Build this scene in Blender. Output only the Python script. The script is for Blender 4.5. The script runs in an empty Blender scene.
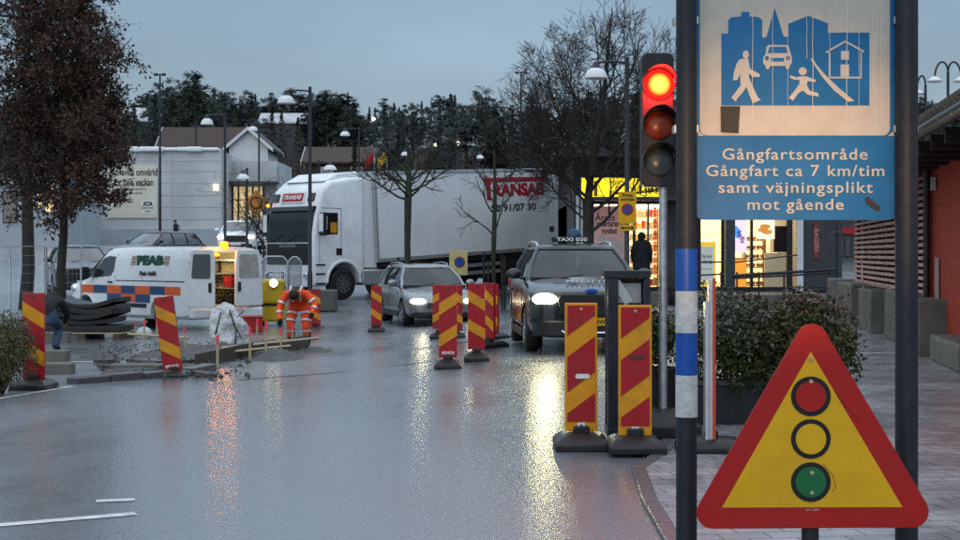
import bpy, bmesh, math, random
from mathutils import Vector, Matrix, Euler
R = math.radians
scene = bpy.context.scene
COL = scene.collection
rng = random.Random(11)

# ------------------------------------------------------------------ camera
EYE, FPX, CX, HZ = 1.5, 1500.0, 480.0, 254.0      # eye height, focal length in photo pixels, principal column, horizon row
cam_d = bpy.data.cameras.new('camera')
cam = bpy.data.objects.new('camera', cam_d)
COL.objects.link(cam)
cam.location = (0, 0, EYE)
cam.rotation_euler = (R(90), 0, 0)
cam_d.sensor_width = 36
cam_d.lens = 36 * FPX / 960
cam_d.shift_y = -(270 - HZ) / 960
cam_d.clip_start = 0.05
cam_d.clip_end = 3000
scene.camera = cam

# ------------------------------------------------------------------ world, sun, exposure
SUN_EL, SUN_AZ = 24, 200
world = bpy.data.worlds.new("World")
scene.world = world
world.use_nodes = True
wn, wl = world.node_tree.nodes, world.node_tree.links
wn.clear()
w_out = wn.new('ShaderNodeOutputWorld')
w_bg = wn.new('ShaderNodeBackground')
w_bg.inputs['Strength'].default_value = 0.1
sky = wn.new('ShaderNodeTexSky')
sky.sky_type = 'NISHITA'
sky.sun_disc = False
sky.sun_elevation = R(SUN_EL)
sky.sun_rotation = R(SUN_AZ)
tc = wn.new('ShaderNodeTexCoord')
sep = wn.new('ShaderNodeSeparateXYZ')
wl.new(tc.outputs['Generated'], sep.inputs[0])
ramp = wn.new('ShaderNodeValToRGB')          # the overcast layer: brighter towards the zenith
e = ramp.color_ramp.elements
e[0].position = 0.0; e[0].color = (0.150, 0.190, 0.226, 1)
e[1].position = 1.0; e[1].color = (0.62, 0.68, 0.76, 1)
for p_, c_ in ((0.07, (0.148, 0.194, 0.230, 1)), (0.17, (0.116, 0.169, 0.220, 1)), (0.40, (0.27, 0.37, 0.47, 1))):
    k = e.new(p_); k.color = c_
wl.new(sep.outputs['Z'], ramp.inputs[0])
wmap = wn.new('ShaderNodeMapping'); wmap.inputs['Scale'].default_value = (1, 1, 3.2)
wl.new(tc.outputs['Generated'], wmap.inputs[0])
wnoise = wn.new('ShaderNodeTexNoise'); wnoise.inputs['Scale'].default_value = 3.2; wnoise.inputs['Detail'].default_value = 6
wl.new(wmap.outputs[0], wnoise.inputs[0])
wmr = wn.new('ShaderNodeMapRange'); wmr.inputs['To Min'].default_value = 2.45; wmr.inputs['To Max'].default_value = 3.65
wmr.inputs['From Min'].default_value = 0.25; wmr.inputs['From Max'].default_value = 0.75
wl.new(wnoise.outputs['Fac'], wmr.inputs['Value'])
wsc = wn.new('ShaderNodeVectorMath'); wsc.operation = 'SCALE'
wl.new(ramp.outputs[0], wsc.inputs[0]); wl.new(wmr.outputs[0], wsc.inputs['Scale'])
wmul = wn.new('ShaderNodeVectorMath'); wmul.operation = 'SCALE'; wmul.inputs['Scale'].default_value = 7.6
wl.new(wsc.outputs[0], wmul.inputs[0])
wmix = wn.new('ShaderNodeMix'); wmix.data_type = 'RGBA'; wmix.inputs['Factor'].default_value = 0.93
wl.new(sky.outputs[0], wmix.inputs['A']); wl.new(wmul.outputs[0], wmix.inputs['B'])
wl.new(wmix.outputs['Result'], w_bg.inputs['Color'])
wl.new(w_bg.outputs[0], w_out.inputs[0])

sun_d = bpy.data.lights.new('sun', 'SUN')
sun_d.energy = 0.6
sun_d.angle = R(60)
sun_d.color = (1.0, 0.95, 0.88)
sun = bpy.data.objects.new('sun', sun_d)
COL.objects.link(sun)
_az, _el = R(SUN_AZ), R(SUN_EL)
_to = Vector((math.sin(_az) * math.cos(_el), math.cos(_az) * math.cos(_el), math.sin(_el)))
sun.rotation_euler = (-_to).to_track_quat('-Z', 'Y').to_euler()

vs = scene.view_settings
vs.view_transform = 'Standard'; vs.look = 'None'; vs.gamma = 1.0; vs.exposure = 0.0; vs.use_curve_mapping = False
scene.cycles.use_denoising = False          # the wet asphalt glitters grain by grain, which a denoiser would smear
try:
    scene.cycles.denoiser = 'OPENIMAGEDENOISE'
except Exception:
    pass
scene.cycles.max_bounces = 6
scene.cycles.diffuse_bounces = 2
scene.cycles.glossy_bounces = 4
scene.cycles.transmission_bounces = 4
scene.cycles.transparent_max_bounces = 12
scene.cycles.sample_clamp_indirect = 6
scene.cycles.sample_clamp_direct = 14
scene.cycles.caustics_reflective = False
scene.cycles.caustics_refractive = False

# ------------------------------------------------------------------ materials
def nodes_of(m):
    return m.node_tree.nodes, m.node_tree.links

def M(name, col, rough=.5, metal=0.0, var=.12, vscale=5.0, bump=0.0, bscale=60.0, coat=0.0, emit=None, estr=0.0, spec=None, rvar=.08, dirt=0.0):
    m = bpy.data.materials.new(name)
    m.use_nodes = True
    n, l = nodes_of(m)
    b = n['Principled BSDF']
    b.inputs['Roughness'].default_value = rough
    b.inputs['Metallic'].default_value = metal
    b.inputs['Specular IOR Level'].default_value = .28 if spec is None else spec
    if coat:
        b.inputs['Coat Weight'].default_value = coat
        b.inputs['Coat Roughness'].default_value = .06
    t = n.new('ShaderNodeTexCoord')
    oi = n.new('ShaderNodeObjectInfo'); off = n.new('ShaderNodeVectorMath'); off.operation = 'MULTIPLY_ADD'
    off.inputs[0].default_value = (1, 1, 1); l.new(oi.outputs['Random'], off.inputs[0]); off.inputs[1].default_value = (37, 53, 71); l.new(t.outputs['Object'], off.inputs[2])
    nz = n.new('ShaderNodeTexNoise')
    nz.inputs['Scale'].default_value = vscale
    nz.inputs['Detail'].default_value = 7
    nz.inputs['Roughness'].default_value = .65
    l.new(off.outputs[0], nz.inputs['Vector'])
    r = n.new('ShaderNodeValToRGB')
    r.color_ramp.elements[0].position = .3; r.color_ramp.elements[1].position = .7
    r.color_ramp.elements[0].color = tuple(max(0, c * (1 - var)) for c in col) + (1,)
    r.color_ramp.elements[1].color = tuple(min(1, c * (1 + var)) for c in col) + (1,)
    l.new(nz.outputs['Fac'], r.inputs[0])
    out = r.outputs[0]
    if dirt:
        nd = n.new('ShaderNodeTexNoise'); nd.inputs['Scale'].default_value = vscale * .45; nd.inputs['Detail'].default_value = 9
        nd.inputs['Roughness'].default_value = .75
        l.new(off.outputs[0], nd.inputs['Vector'])
        rd = n.new('ShaderNodeMapRange'); rd.inputs['From Min'].default_value = .48; rd.inputs['From Max'].default_value = .75
        rd.inputs['To Max'].default_value = dirt
        l.new(nd.outputs['Fac'], rd.inputs['Value'])
        mx = n.new('ShaderNodeMix'); mx.data_type = 'RGBA'
        l.new(rd.outputs[0], mx.inputs['Factor']); l.new(out, mx.inputs['A'])
        mx.inputs['B'].default_value = (.075, .065, .055, 1)
        out = mx.outputs['Result']
    l.new(out, b.inputs['Base Color'])
    if rvar:
        mr = n.new('ShaderNodeMapRange')
        mr.inputs['To Min'].default_value = max(.02, rough - rvar); mr.inputs['To Max'].default_value = min(1, rough + rvar)
        l.new(nz.outputs['Fac'], mr.inputs['Value']); l.new(mr.outputs[0], b.inputs['Roughness'])
    if bump:
        n2 = n.new('ShaderNodeTexNoise'); n2.inputs['Scale'].default_value = bscale; n2.inputs['Detail'].default_value = 4
        l.new(t.outputs['Object'], n2.inputs['Vector'])
        bp = n.new('ShaderNodeBump'); bp.inputs['Strength'].default_value = bump; bp.inputs['Distance'].default_value = .02
        l.new(n2.outputs['Fac'], bp.inputs['Height']); l.new(bp.outputs[0], b.inputs['Normal'])
    if emit is not None:
        b.inputs['Emission Color'].default_value = tuple(emit) + (1,)
        b.inputs['Emission Strength'].default_value = estr
    return m

def glass_mat(name, tint=(.5, .56, .6), refl_rough=.04, clear=.7):
    m = bpy.data.materials.new(name); m.use_nodes = True
    n, l = nodes_of(m); n.clear()
    o = n.new('ShaderNodeOutputMaterial'); tr = n.new('ShaderNodeBsdfTransparent'); gl = n.new('ShaderNodeBsdfGlossy')
    tr.inputs[0].default_value = tuple(c * clear for c in tint) + (1,)
    gl.inputs['Roughness'].default_value = refl_rough; gl.inputs[0].default_value = (.95, .97, 1, 1)
    fr = n.new('ShaderNodeFresnel'); fr.inputs[0].default_value = 1.5
    mx = n.new('ShaderNodeMixShader')
    l.new(fr.outputs[0], mx.inputs[0]); l.new(tr.outputs[0], mx.inputs[1]); l.new(gl.outputs[0], mx.inputs[2]); l.new(mx.outputs[0], o.inputs[0])
    return m

MT = {}
MT['car_glass'] = M('car_glass', (.020, .026, .030), .05, var=.2, rvar=.02, spec=.9, coat=.6)
MT['pane'] = glass_mat('window_pane', (.96, .97, .97), .04, .95)
MT['black'] = M('black_plastic', (.018, .019, .021), .42, var=.25)
MT['rubber'] = M('wet_rubber', (.018, .018, .019), .38, var=.3, bump=.2, bscale=40)
MT['tyre'] = M('tyre_rubber', (.014, .014, .015), .6, var=.3, vscale=12)
MT['steel'] = M('galvanised_steel', (.42, .45, .48), .38, metal=.75, var=.25, vscale=18)
MT['dark_steel'] = M('dark_painted_steel', (.022, .026, .033), .35, var=.25, vscale=9)
MT['pole_steel'] = M('grey_painted_pole', (.017, .020, .026), .5, var=.3, vscale=14, bump=.12, bscale=70)
MT['white_paint'] = M('white_vehicle_paint', (.78, .80, .82), .24, var=.05, coat=.5, dirt=.28, vscale=2.2)
MT['trailer_paint'] = M('white_trailer_sheet', (.70, .72, .74), .34, var=.04, dirt=.12, vscale=1.1)
MT['dark_glass'] = M('lorry_dark_glass', (.010, .012, .014), .12, var=.2, rvar=.02, spec=.35)
MT['clear_glass'] = glass_mat('car_window_glass', (.42, .50, .50), .03, .75)
MT['fogged'] = M('fogged_white_glass', (.40, .38, .34), .45, var=.3, vscale=6)
MT['interior'] = M('dark_car_interior', (.022, .023, .025), .7, var=.3)
MT['silver'] = M('silver_car_paint', (.24, .26, .255), .22, metal=.55, var=.08, coat=.6, dirt=.25, vscale=2)
MT['slate_paint'] = M('dark_blue_grey_car_paint', (.016, .022, .028), .2, metal=.4, var=.1, coat=.55, dirt=.15)
MT['dark_paint'] = M('black_car_paint', (.02, .022, .026), .2, metal=.2, var=.1, coat=.7)
MT['rim'] = M('alloy_rim', (.34, .35, .36), .3, metal=.9, var=.15, vscale=20)
MT['chrome'] = M('chrome', (.7, .72, .74), .12, metal=1, var=.05)
MT['red_refl'] = M('red_marker_sheet', (.36, .012, .020), .36, var=.14, vscale=7, dirt=.5)
MT['yellow_refl'] = M('yellow_marker_sheet', (.66, .28, .012), .36, var=.12, vscale=7, dirt=.5)
MT['sign_red'] = M('sign_red_sheet', (.37, .012, .011), .34, var=.06, vscale=5, dirt=.1)
MT['sign_yellow'] = M('sign_yellow_sheet', (.66, .36, .010), .34, var=.06, vscale=6, dirt=.16)
MT['sign_black'] = M('sign_black_print', (.012, .012, .013), .35, var=.2)
MT['sign_green'] = M('sign_green_print', (.012, .13, .045), .32, var=.12, vscale=9)
MT['sign_blue'] = M('sign_blue_sheet', (.005, .112, .29), .33, var=.16, vscale=3.5)
MT['sign_white'] = M('sign_white_sheet', (.45, .415, .365), .38, var=.07, vscale=14, dirt=.14)
MT['band_blue'] = M('blue_pole_sleeve', (.012, .075, .34), .4, var=.12, vscale=20)
MT['band_white'] = M('white_pole_sleeve', (.52, .53, .53), .45, var=.16, vscale=16, dirt=.5, bump=.25, bscale=40)
MT['concrete'] = M('wet_concrete', (.125, .122, .108), .55, var=.25, vscale=3, bump=.3, bscale=30, dirt=.35)
MT['concrete_light'] = M('pale_concrete', (.50, .52, .53), .7, var=.16, vscale=.35, dirt=.30)
MT['granite'] = M('granite_kerb', (.085, .085, .088), .32, var=.3, vscale=40, bump=.2)
MT['wood'] = M('raw_batten', (.40, .33, .22), .6, var=.2, vscale=14)
MT['pink'] = M('fluorescent_pink_paint', (.80, .07, .12), .55, var=.1)
MT['bark'] = M('wet_bark', (.030, .027, .022), .75, var=.45, vscale=9, bump=.6, bscale=25)
MT['bark_green'] = M('mossy_wet_bark', (.035, .040, .024), .75, var=.5, vscale=6, bump=.6, bscale=25)
MT['twig'] = M('wet_twigs', (.028, .024, .022), .7, var=.35, vscale=3)
MT['dead_leaf'] = M('brown_hanging_leaves', (.064, .034, .022), .6, var=.55, vscale=2.2)
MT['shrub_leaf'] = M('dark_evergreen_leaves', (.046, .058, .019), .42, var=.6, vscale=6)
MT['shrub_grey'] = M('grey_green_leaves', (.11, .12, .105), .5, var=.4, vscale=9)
MT['conifer'] = M('conifer_needles', (.050, .059, .054), .95, var=.35, vscale=.12, spec=.0)
MT['red_wall'] = M('falu_red_render', (.32, .036, .016), .75, var=.12, vscale=4, bump=.15, bscale=80)
MT['red_wood'] = M('red_painted_timber', (.21, .030, .020), .6, var=.2, vscale=8)
MT['slat'] = M('weathered_pinkish_slats', (.37, .22, .185), .55, var=.2, vscale=7, dirt=.3)
MT['tile'] = M('roof_tiles', (.060, .052, .048), .5, var=.3, vscale=9, bump=.4)
MT['snow'] = M('snow', (.80, .82, .85), .7, var=.04)
MT['orange_hi'] = M('orange_work_cloth', (.86, .09, .022), .7, var=.16, vscale=14, emit=(.9, .09, .02), estr=.0)
MT['reflective'] = M('reflective_tape', (.62, .64, .64), .35, metal=.3)
MT['black_cloth'] = M('black_cloth', (.012, .013, .016), .8, var=.3)
MT['skin'] = M('skin', (.42, .24, .17), .55, var=.1, vscale=20)
MT['dark_hair'] = M('dark_cap_and_hair', (.022, .017, .014), .7, var=.3)
MT['yellow_machine'] = M('yellow_machine_paint', (.62, .42, .02), .38, var=.12, dirt=.3)
MT['red_plastic'] = M('red_plastic', (.36, .02, .02), .4, var=.15)
MT['bag'] = M('white_woven_sack', (.50, .52, .53), .6, var=.12, vscale=12, bump=.3, bscale=20, dirt=.25)
MT['dirt'] = M('wet_dug_gravel', (.062, .057, .052), .6, var=.5, vscale=5, bump=.9, bscale=18)
MT['van_orange'] = M('orange_check_film', (.74, .13, .03), .35, var=.08)
MT['van_blue'] = M('blue_check_film', (.03, .07, .17), .35, var=.1)
MT['green_letter'] = M('dark_green_lettering', (.008, .07, .045), .4, var=.1)
MT['red_letter'] = M('red_lettering', (.42, .012, .025), .4, var=.1)
MT['white_letter'] = M('white_lettering', (.74, .74, .72), .4, var=.05)
MT['black_letter'] = M('black_lettering', (.014, .014, .017), .4, var=.1)
MT['dome'] = M('white_lamp_dome', (.70, .71, .72), .35, var=.05)
MT['facade_dark'] = M('dark_shop_facade', (.050, .054, .060), .4, var=.2, vscale=3)
MT['facade_grey'] = M('blue_grey_facade', (.36, .40, .43), .7, var=.12, vscale=.8)
MT['aluminium'] = M('aluminium_profile', (.48, .50, .52), .35, metal=.6, var=.1)
MT['brown_roof'] = M('brown_tile_roof', (.052, .034, .028), .7, var=.2, vscale=1.2)
MT['white_gable'] = M('white_gable_boards', (.62, .64, .66), .7, var=.08, vscale=1)
MT['poster'] = M('cream_poster', (.66, .62, .52), .6, var=.04, vscale=1)
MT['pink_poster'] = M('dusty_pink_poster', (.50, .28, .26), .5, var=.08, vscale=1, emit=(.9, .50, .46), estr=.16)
MT['orange_sign'] = M('orange_sign_sheet', (.50, .18, .02), .4, var=.08)
def light_mat(name, col, strength):
    return M(name, tuple(min(1, c) * .5 for c in col), .3, var=.05, emit=col, estr=strength)
MT['headlight'] = light_mat('lit_headlamp', (1.0, .92, .46), 90)
MT['headlight_soft'] = light_mat('lit_headlamp_far', (1.0, .92, .62), 9)
MT['drl'] = light_mat('lit_daylight_strip', (.95, .97, 1.0), 6)
MT['amber'] = light_mat('lit_amber_lamp', (1.0, .13, .006), 8)
MT['red_lamp'] = M('lit_red_signal_lens', (.6, .02, .01), .3, emit=(1.0, .062, .006), estr=12)
MT['amber_off'] = M('unlit_amber_lens', (.26, .035, .012), .25, var=.2, vscale=30)
MT['green_off'] = M('unlit_green_lens', (.06, .072, .066), .25, var=.25, vscale=30)
MT['tail'] = M('red_tail_lamp', (.30, .01, .012), .2, var=.1)
MT['window_warm'] = light_mat('lit_shop_ceiling', (1.0, .76, .45), 12)
MT['yellow_lit'] = light_mat('backlit_yellow_sign', (1.0, .72, .02), 1.5)
MT['warm_lamp'] = light_mat('warm_lamp', (1.0, .72, .4), 8)

def bulb_lens(name, core, rim, radius):
    """a signal lens lit by the bulb behind its middle: bright core, weaker rim"""
    m = M(name, (.5, .02, .01), .3); n, l = nodes_of(m); b = n['Principled BSDF']
    t = n.new('ShaderNodeTexCoord'); v = n.new('ShaderNodeVectorMath'); v.operation = 'LENGTH'; l.new(t.outputs['Object'], v.inputs[0])
    mr = n.new('ShaderNodeMapRange'); mr.inputs['From Min'].default_value = radius * .15; mr.inputs['From Max'].default_value = radius * .80
    l.new(v.outputs['Value'], mr.inputs['Value'])
    mx = n.new('ShaderNodeMix'); mx.data_type = 'RGBA'; mx.inputs['A'].default_value = tuple(core) + (1,); mx.inputs['B'].default_value = tuple(rim) + (1,)
    l.new(mr.outputs[0], mx.inputs['Factor']); l.new(mx.outputs['Result'], b.inputs['Emission Color']); b.inputs['Emission Strength'].default_value = 1
    return m
MT['red_lamp'] = bulb_lens('lit_red_signal_lens', (16, 3.2, .3), (9, .02, .012), .125)
MT['dark_timber'] = M('dark_brown_timber', (.030, .020, .016), .65, var=.3, vscale=8)

def lit_from_above(m, k=.7):
    """needles point every way: shade the mass by a normal leaning upwards"""
    n, l = nodes_of(m); b = n['Principled BSDF']; g = n.new('ShaderNodeNewGeometry'); mx = n.new('ShaderNodeMix'); mx.data_type = 'VECTOR'
    mx.inputs['Factor'].default_value = k; l.new(g.outputs['Normal'], mx.inputs['A']); mx.inputs['B'].default_value = (0, -.35, .94)
    nm = n.new('ShaderNodeVectorMath'); nm.operation = 'NORMALIZE'; l.new(mx.outputs['Result'], nm.inputs[0]); l.new(nm.outputs[0], b.inputs['Normal'])
lit_from_above(MT['conifer'])
d = bpy.data.lights.new('queueing_car_headlamp', 'SPOT'); d.energy = 8000; d.spot_size = R(6.4); d.spot_blend = 1.0; d.color = (1, .52, .20); d.shadow_soft_size = .07
o = bpy.data.objects.new('queueing_car_headlamp', d); COL.objects.link(o); o.location = (-.6, -7.0, .65)
o.rotation_euler = (Vector((1.26, 6.2, 1.80)) - Vector((-.6, -7.0, .65))).to_track_quat('-Z', 'Y').to_euler()
# ------------------------------------------------------------------ helpers
def sstep(t):
    t = max(0.0, min(1.0, t)); return t * t * (3 - 2 * t)
def lerp_tab(x, tab):
    if x <= tab[0][0]: return tab[0][1]
    for (a, b), (c, d) in zip(tab, tab[1:]):
        if x <= c: return b + (d - b) * (x - a) / (c - a)
    return tab[-1][1]
def gz(x, y):
    """height of the street at (x, y): a shallow dip on the left, then a rise away from the camera"""
    k = 1 - sstep((x + 2.2) / 3.2)
    dip = -.28 * sstep((y - 12) / 20) * (1 - sstep((y - 38) / 8)) * k
    rise = lerp_tab(y, ((46, 0), (50, .12), (56, .62), (65, 1.3), (84, 1.85), (112, 2.25), (400, 2.25)))
    return dip + rise
def at(px, y):
    return (px - CX) * y / FPX
def zat(py, y):
    return EYE - (py - HZ) * y / FPX
def ground(px, py):
    """the point of the street seen at photo pixel (px, py)"""
    lo, hi = 3.0, 110.0
    for _ in range(50):
        m = (lo + hi) / 2
        if zat(py, m) > gz(at(px, m), m): lo = m
        else: hi = m
    return Vector((at(px, lo), lo, gz(at(px, lo), lo)))

class B:
    """collects verts and faces of one mesh"""
    def __init__(s):
        s.v = []; s.f = []; s.m = []
    def add(s, vs, fs, mi=0):
        k = len(s.v); s.v += [tuple(v) for v in vs]
        for f in fs: s.f.append(tuple(i + k for i in f)); s.m.append(mi)
        return s
    def box(s, c, d, mi=0, rot=None):
        hx, hy, hz = d[0] / 2, d[1] / 2, d[2] / 2
        vs = [Vector((x, y, z)) for z in (-hz, hz) for x, y in ((-hx, -hy), (hx, -hy), (hx, hy), (-hx, hy))]
        if rot is not None:
            q = Euler(rot).to_matrix(); vs = [q @ v for v in vs]
        c = Vector(c); vs = [v + c for v in vs]
        return s.add(vs, [(3, 2, 1, 0), (4, 5, 6, 7), (0, 1, 5, 4), (1, 2, 6, 5), (2, 3, 7, 6), (3, 0, 4, 7)], mi)
    def bx(s, x0, x1, y0, y1, z0, z1, mi=0):
        return s.box(((x0 + x1) / 2, (y0 + y1) / 2, (z0 + z1) / 2), (abs(x1 - x0), abs(y1 - y0), abs(z1 - z0)), mi)
    def tube(s, pts, radii, n=8, mi=0, cap=True):
        pts = [Vector(p) for p in pts]
        if not hasattr(radii, '__len__'): radii = [radii] * len(pts)
        k = len(s.v); prev = None
        for i, p in enumerate(pts):
            a = pts[max(i - 1, 0)]; b = pts[min(i + 1, len(pts) - 1)]
            t = (b - a).normalized() if (b - a).length > 1e-9 else Vector((0, 0, 1))
            if prev is None:
                u = t.cross(Vector((0, 0, 1)) if abs(t.z) < .9 else Vector((1, 0, 0))).normalized()
            else:
                u = prev - t * prev.dot(t)
                u = u.normalized() if u.length > 1e-6 else t.orthogonal().normalized()
            prev = u; w = t.cross(u)
            for j in range(n):
                an = 2 * math.pi * j / n
                s.v.append(tuple(p + (u * math.cos(an) + w * math.sin(an)) * radii[i]))
        for i in range(len(pts) - 1):
            for j in range(n):
                a = k + i * n + j; b = k + i * n + (j + 1) % n
                s.f.append((a, b, b + n, a + n)); s.m.append(mi)
        if cap:
            s.f.append(tuple(k + j for j in reversed(range(n)))); s.m.append(mi)
            e = k + (len(pts) - 1) * n
            s.f.append(tuple(e + j for j in range(n))); s.m.append(mi)
        return s
    def lathe(s, prof, n=24, c=(0, 0, 0), axis='z', mi=0):
        k = len(s.v); c = Vector(c)
        for r, h in prof:
            for j in range(n):
                a = 2 * math.pi * j / n; x, y = r * math.cos(a), r * math.sin(a)
                p = {'z': (x, y, h), 'x': (h, x, y), 'y': (x, -h, y)}[axis]
                s.v.append(tuple(c + Vector(p)))
        for i in range(len(prof) - 1):
            for j in range(n):
                a = k + i * n + j; b = k + i * n + (j + 1) % n
                s.f.append((a, b, b + n, a + n)); s.m.append(mi)
        s.f.append(tuple(k + j for j in reversed(range(n)))); s.m.append(mi)
        e = k + (len(prof) - 1) * n
        s.f.append(tuple(e + j for j in range(n))); s.m.append(mi)
        return s
    def prism(s, poly, a, b, plane='xz', mi=0):
        """polygon (2-D) extruded between a and b along the axis left out of `plane`"""
        def to(p, h):
            return {'xz': (p[0], h, p[1]), 'yz': (h, p[0], p[1]), 'xy': (p[0], p[1], h)}[plane]
        n = len(poly)
        vs = [to(p, a) for p in poly] + [to(p, b) for p in poly]
        fs = [tuple(range(n)), tuple(reversed(range(n, 2 * n)))] + [(i, i + n, (i + 1) % n + n, (i + 1) % n) for i in range(n)]
        return s.add(vs, fs, mi)
    def loft(s, rings, mi=0, cap=True):
        k = len(s.v); n = len(rings[0])
        for r in rings: s.v += [tuple(p) for p in r]
        for i in range(len(rings) - 1):
            for j in range(n):
                a = k + i * n + j; b = k + i * n + (j + 1) % n
                s.f.append((a, b, b + n, a + n)); s.m.append(mi)
        if cap:
            s.f.append(tuple(k + j for j in reversed(range(n)))); s.m.append(mi)
            e = k + (len(rings) - 1) * n
            s.f.append(tuple(e + j for j in range(n))); s.m.append(mi)
        return s
    def mesh(s, name, mats, smooth=None, fix=True):
        me = bpy.data.meshes.new(name)
        me.from_pydata(s.v, [], s.f)
        for m in mats: me.materials.append(m)
        me.polygons.foreach_set('material_index', s.m)
        if fix:
            bm = bmesh.new(); bm.from_mesh(me)
            bmesh.ops.recalc_face_normals(bm, faces=bm.faces); bm.to_mesh(me); bm.free()
        if smooth:
            me.polygons.foreach_set('use_smooth', [True] * len(me.polygons))
            me.set_sharp_from_angle(angle=R(smooth))
        me.update()
        return me
    def obj(s, name, mats, parent=None, smooth=None, bevel=0, loc=None, rot=None, segs=2, fix=True):
        if not isinstance(mats, (list, tuple)): mats = [mats]
        o = bpy.data.objects.new(name, s.mesh(name, mats, smooth, fix))
        COL.objects.link(o)
        if parent is not None: o.parent = parent
        if loc is not None: o.location = loc
        if rot is not None: o.rotation_euler = rot
        if bevel:
            md = o.modifiers.new('bevel', 'BEVEL'); md.width = bevel; md.segments = segs; md.limit_method = 'ANGLE'; md.angle_limit = R(40)
        return o

def tag(o, label=None, cat=None, group=None, kind=None):
    if label: o['label'] = label
    if cat: o['category'] = cat
    if group: o['group'] = group
    if kind: o['kind'] = kind
    return o
def thing(name, label, cat, loc=(0, 0, 0), rz=0, group=None):
    o = bpy.data.objects.new(name, None); COL.objects.link(o)
    o.location = loc; o.rotation_euler = (0, 0, rz)
    o.empty_display_size = .2
    return tag(o, label, cat, group)
def copy_tree(o, parent=None):
    c = o.copy(); COL.objects.link(c)
    if parent is not None: c.parent = parent
    for ch in list(o.children): copy_tree(ch, c)
    return c
def bake(o):
    """replace the object's mesh by its evaluated mesh (modifiers applied)"""
    bpy.context.view_layer.update()
    dg = bpy.context.evaluated_depsgraph_get()
    me = bpy.data.meshes.new_from_object(o.evaluated_get(dg), depsgraph=dg)
    o.modifiers.clear(); o.data = me
    return o
def cut(o, cutters):
    """subtract closed meshes (B, in the object's own space) from the object"""
    tmp = []
    for c in cutters:
        t = c.obj('cutter', [], o.parent); t.location = o.location; t.rotation_euler = o.rotation_euler
        md = o.modifiers.new('cut', 'BOOLEAN'); md.operation = 'DIFFERENCE'; md.object = t; md.solver = 'EXACT'
        tmp.append(t)
    bake(o)
    for t in tmp: bpy.data.objects.remove(t, do_unlink=True)
    return o
def resharp(o, ang):
    me = o.data
    me.polygons.foreach_set('use_smooth', [True] * len(me.polygons)); me.set_sharp_from_angle(angle=R(ang)); me.update()

def text(body, size, mat, parent, loc, rot=(0, 0, 0), name='lettering', bold=0.0, space=1.0, line=1.0, align='CENTER', width=None, shear=0.0, ext=.0015):
    cu = bpy.data.curves.new('txt', 'FONT')
    cu.body = body; cu.size = size; cu.align_x = align; cu.align_y = 'CENTER'; cu.offset = bold
    cu.space_character = space; cu.space_line = line; cu.shear = shear; cu.extrude = ext; cu.resolution_u = 4
    o = bpy.data.objects.new('txt', cu); COL.objects.link(o)
    bpy.context.view_layer.update()
    dg = bpy.context.evaluated_depsgraph_get()
    me = bpy.data.meshes.new_from_object(o.evaluated_get(dg), depsgraph=dg)
    bpy.data.objects.remove(o, do_unlink=True)
    if width and len(me.vertices):
        xs = [v.co.x for v in me.vertices]; k = width / (max(xs) - min(xs))
        for v in me.vertices: v.co.x *= k
    me.name = name; me.materials.clear(); me.materials.append(mat)
    t = bpy.data.objects.new(name, me); COL.objects.link(t)
    t.parent = parent; t.location = loc; t.rotation_euler = rot
    return t
FRONT = (R(90), 0, 0)            # lettering that faces the camera side (-Y)
SIDE = (R(90), 0, R(90))         # lettering on a +X flank, read towards +Y

def rounded(poly, r, n=5):
    """round the corners of a 2-D polygon"""
    out = []; m = len(poly)
    for i in range(m):
        p0, p1, p2 = Vector(poly[i - 1]), Vector(poly[i]), Vector(poly[(i + 1) % m])
        a = (p0 - p1).normalized(); b = (p2 - p1).normalized()
        half = math.acos(max(-1, min(1, a.dot(b)))) / 2
        d = r / math.tan(half); c = p1 + (a + b).normalized() * (r / math.sin(half))
        s0 = p1 + a * d; s1 = p1 + b * d
        a0 = math.atan2(s0.y - c.y, s0.x - c.x); a1 = math.atan2(s1.y - c.y, s1.x - c.x)
        da = (a1 - a0 + math.pi) % (2 * math.pi) - math.pi
        out += [(c.x + r * math.cos(a0 + da * k / n), c.y + r * math.sin(a0 + da * k / n)) for k in range(n + 1)]
    return out
def circle(cx, cy, r, n=28, ry=None):
    return [(cx + r * math.cos(2 * math.pi * i / n), cy + (ry or r) * math.sin(2 * math.pi * i / n)) for i in range(n)]
def rect(x0, y0, x1, y1):
    return [(x0, y0), (x1, y0), (x1, y1), (x0, y1)]
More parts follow.
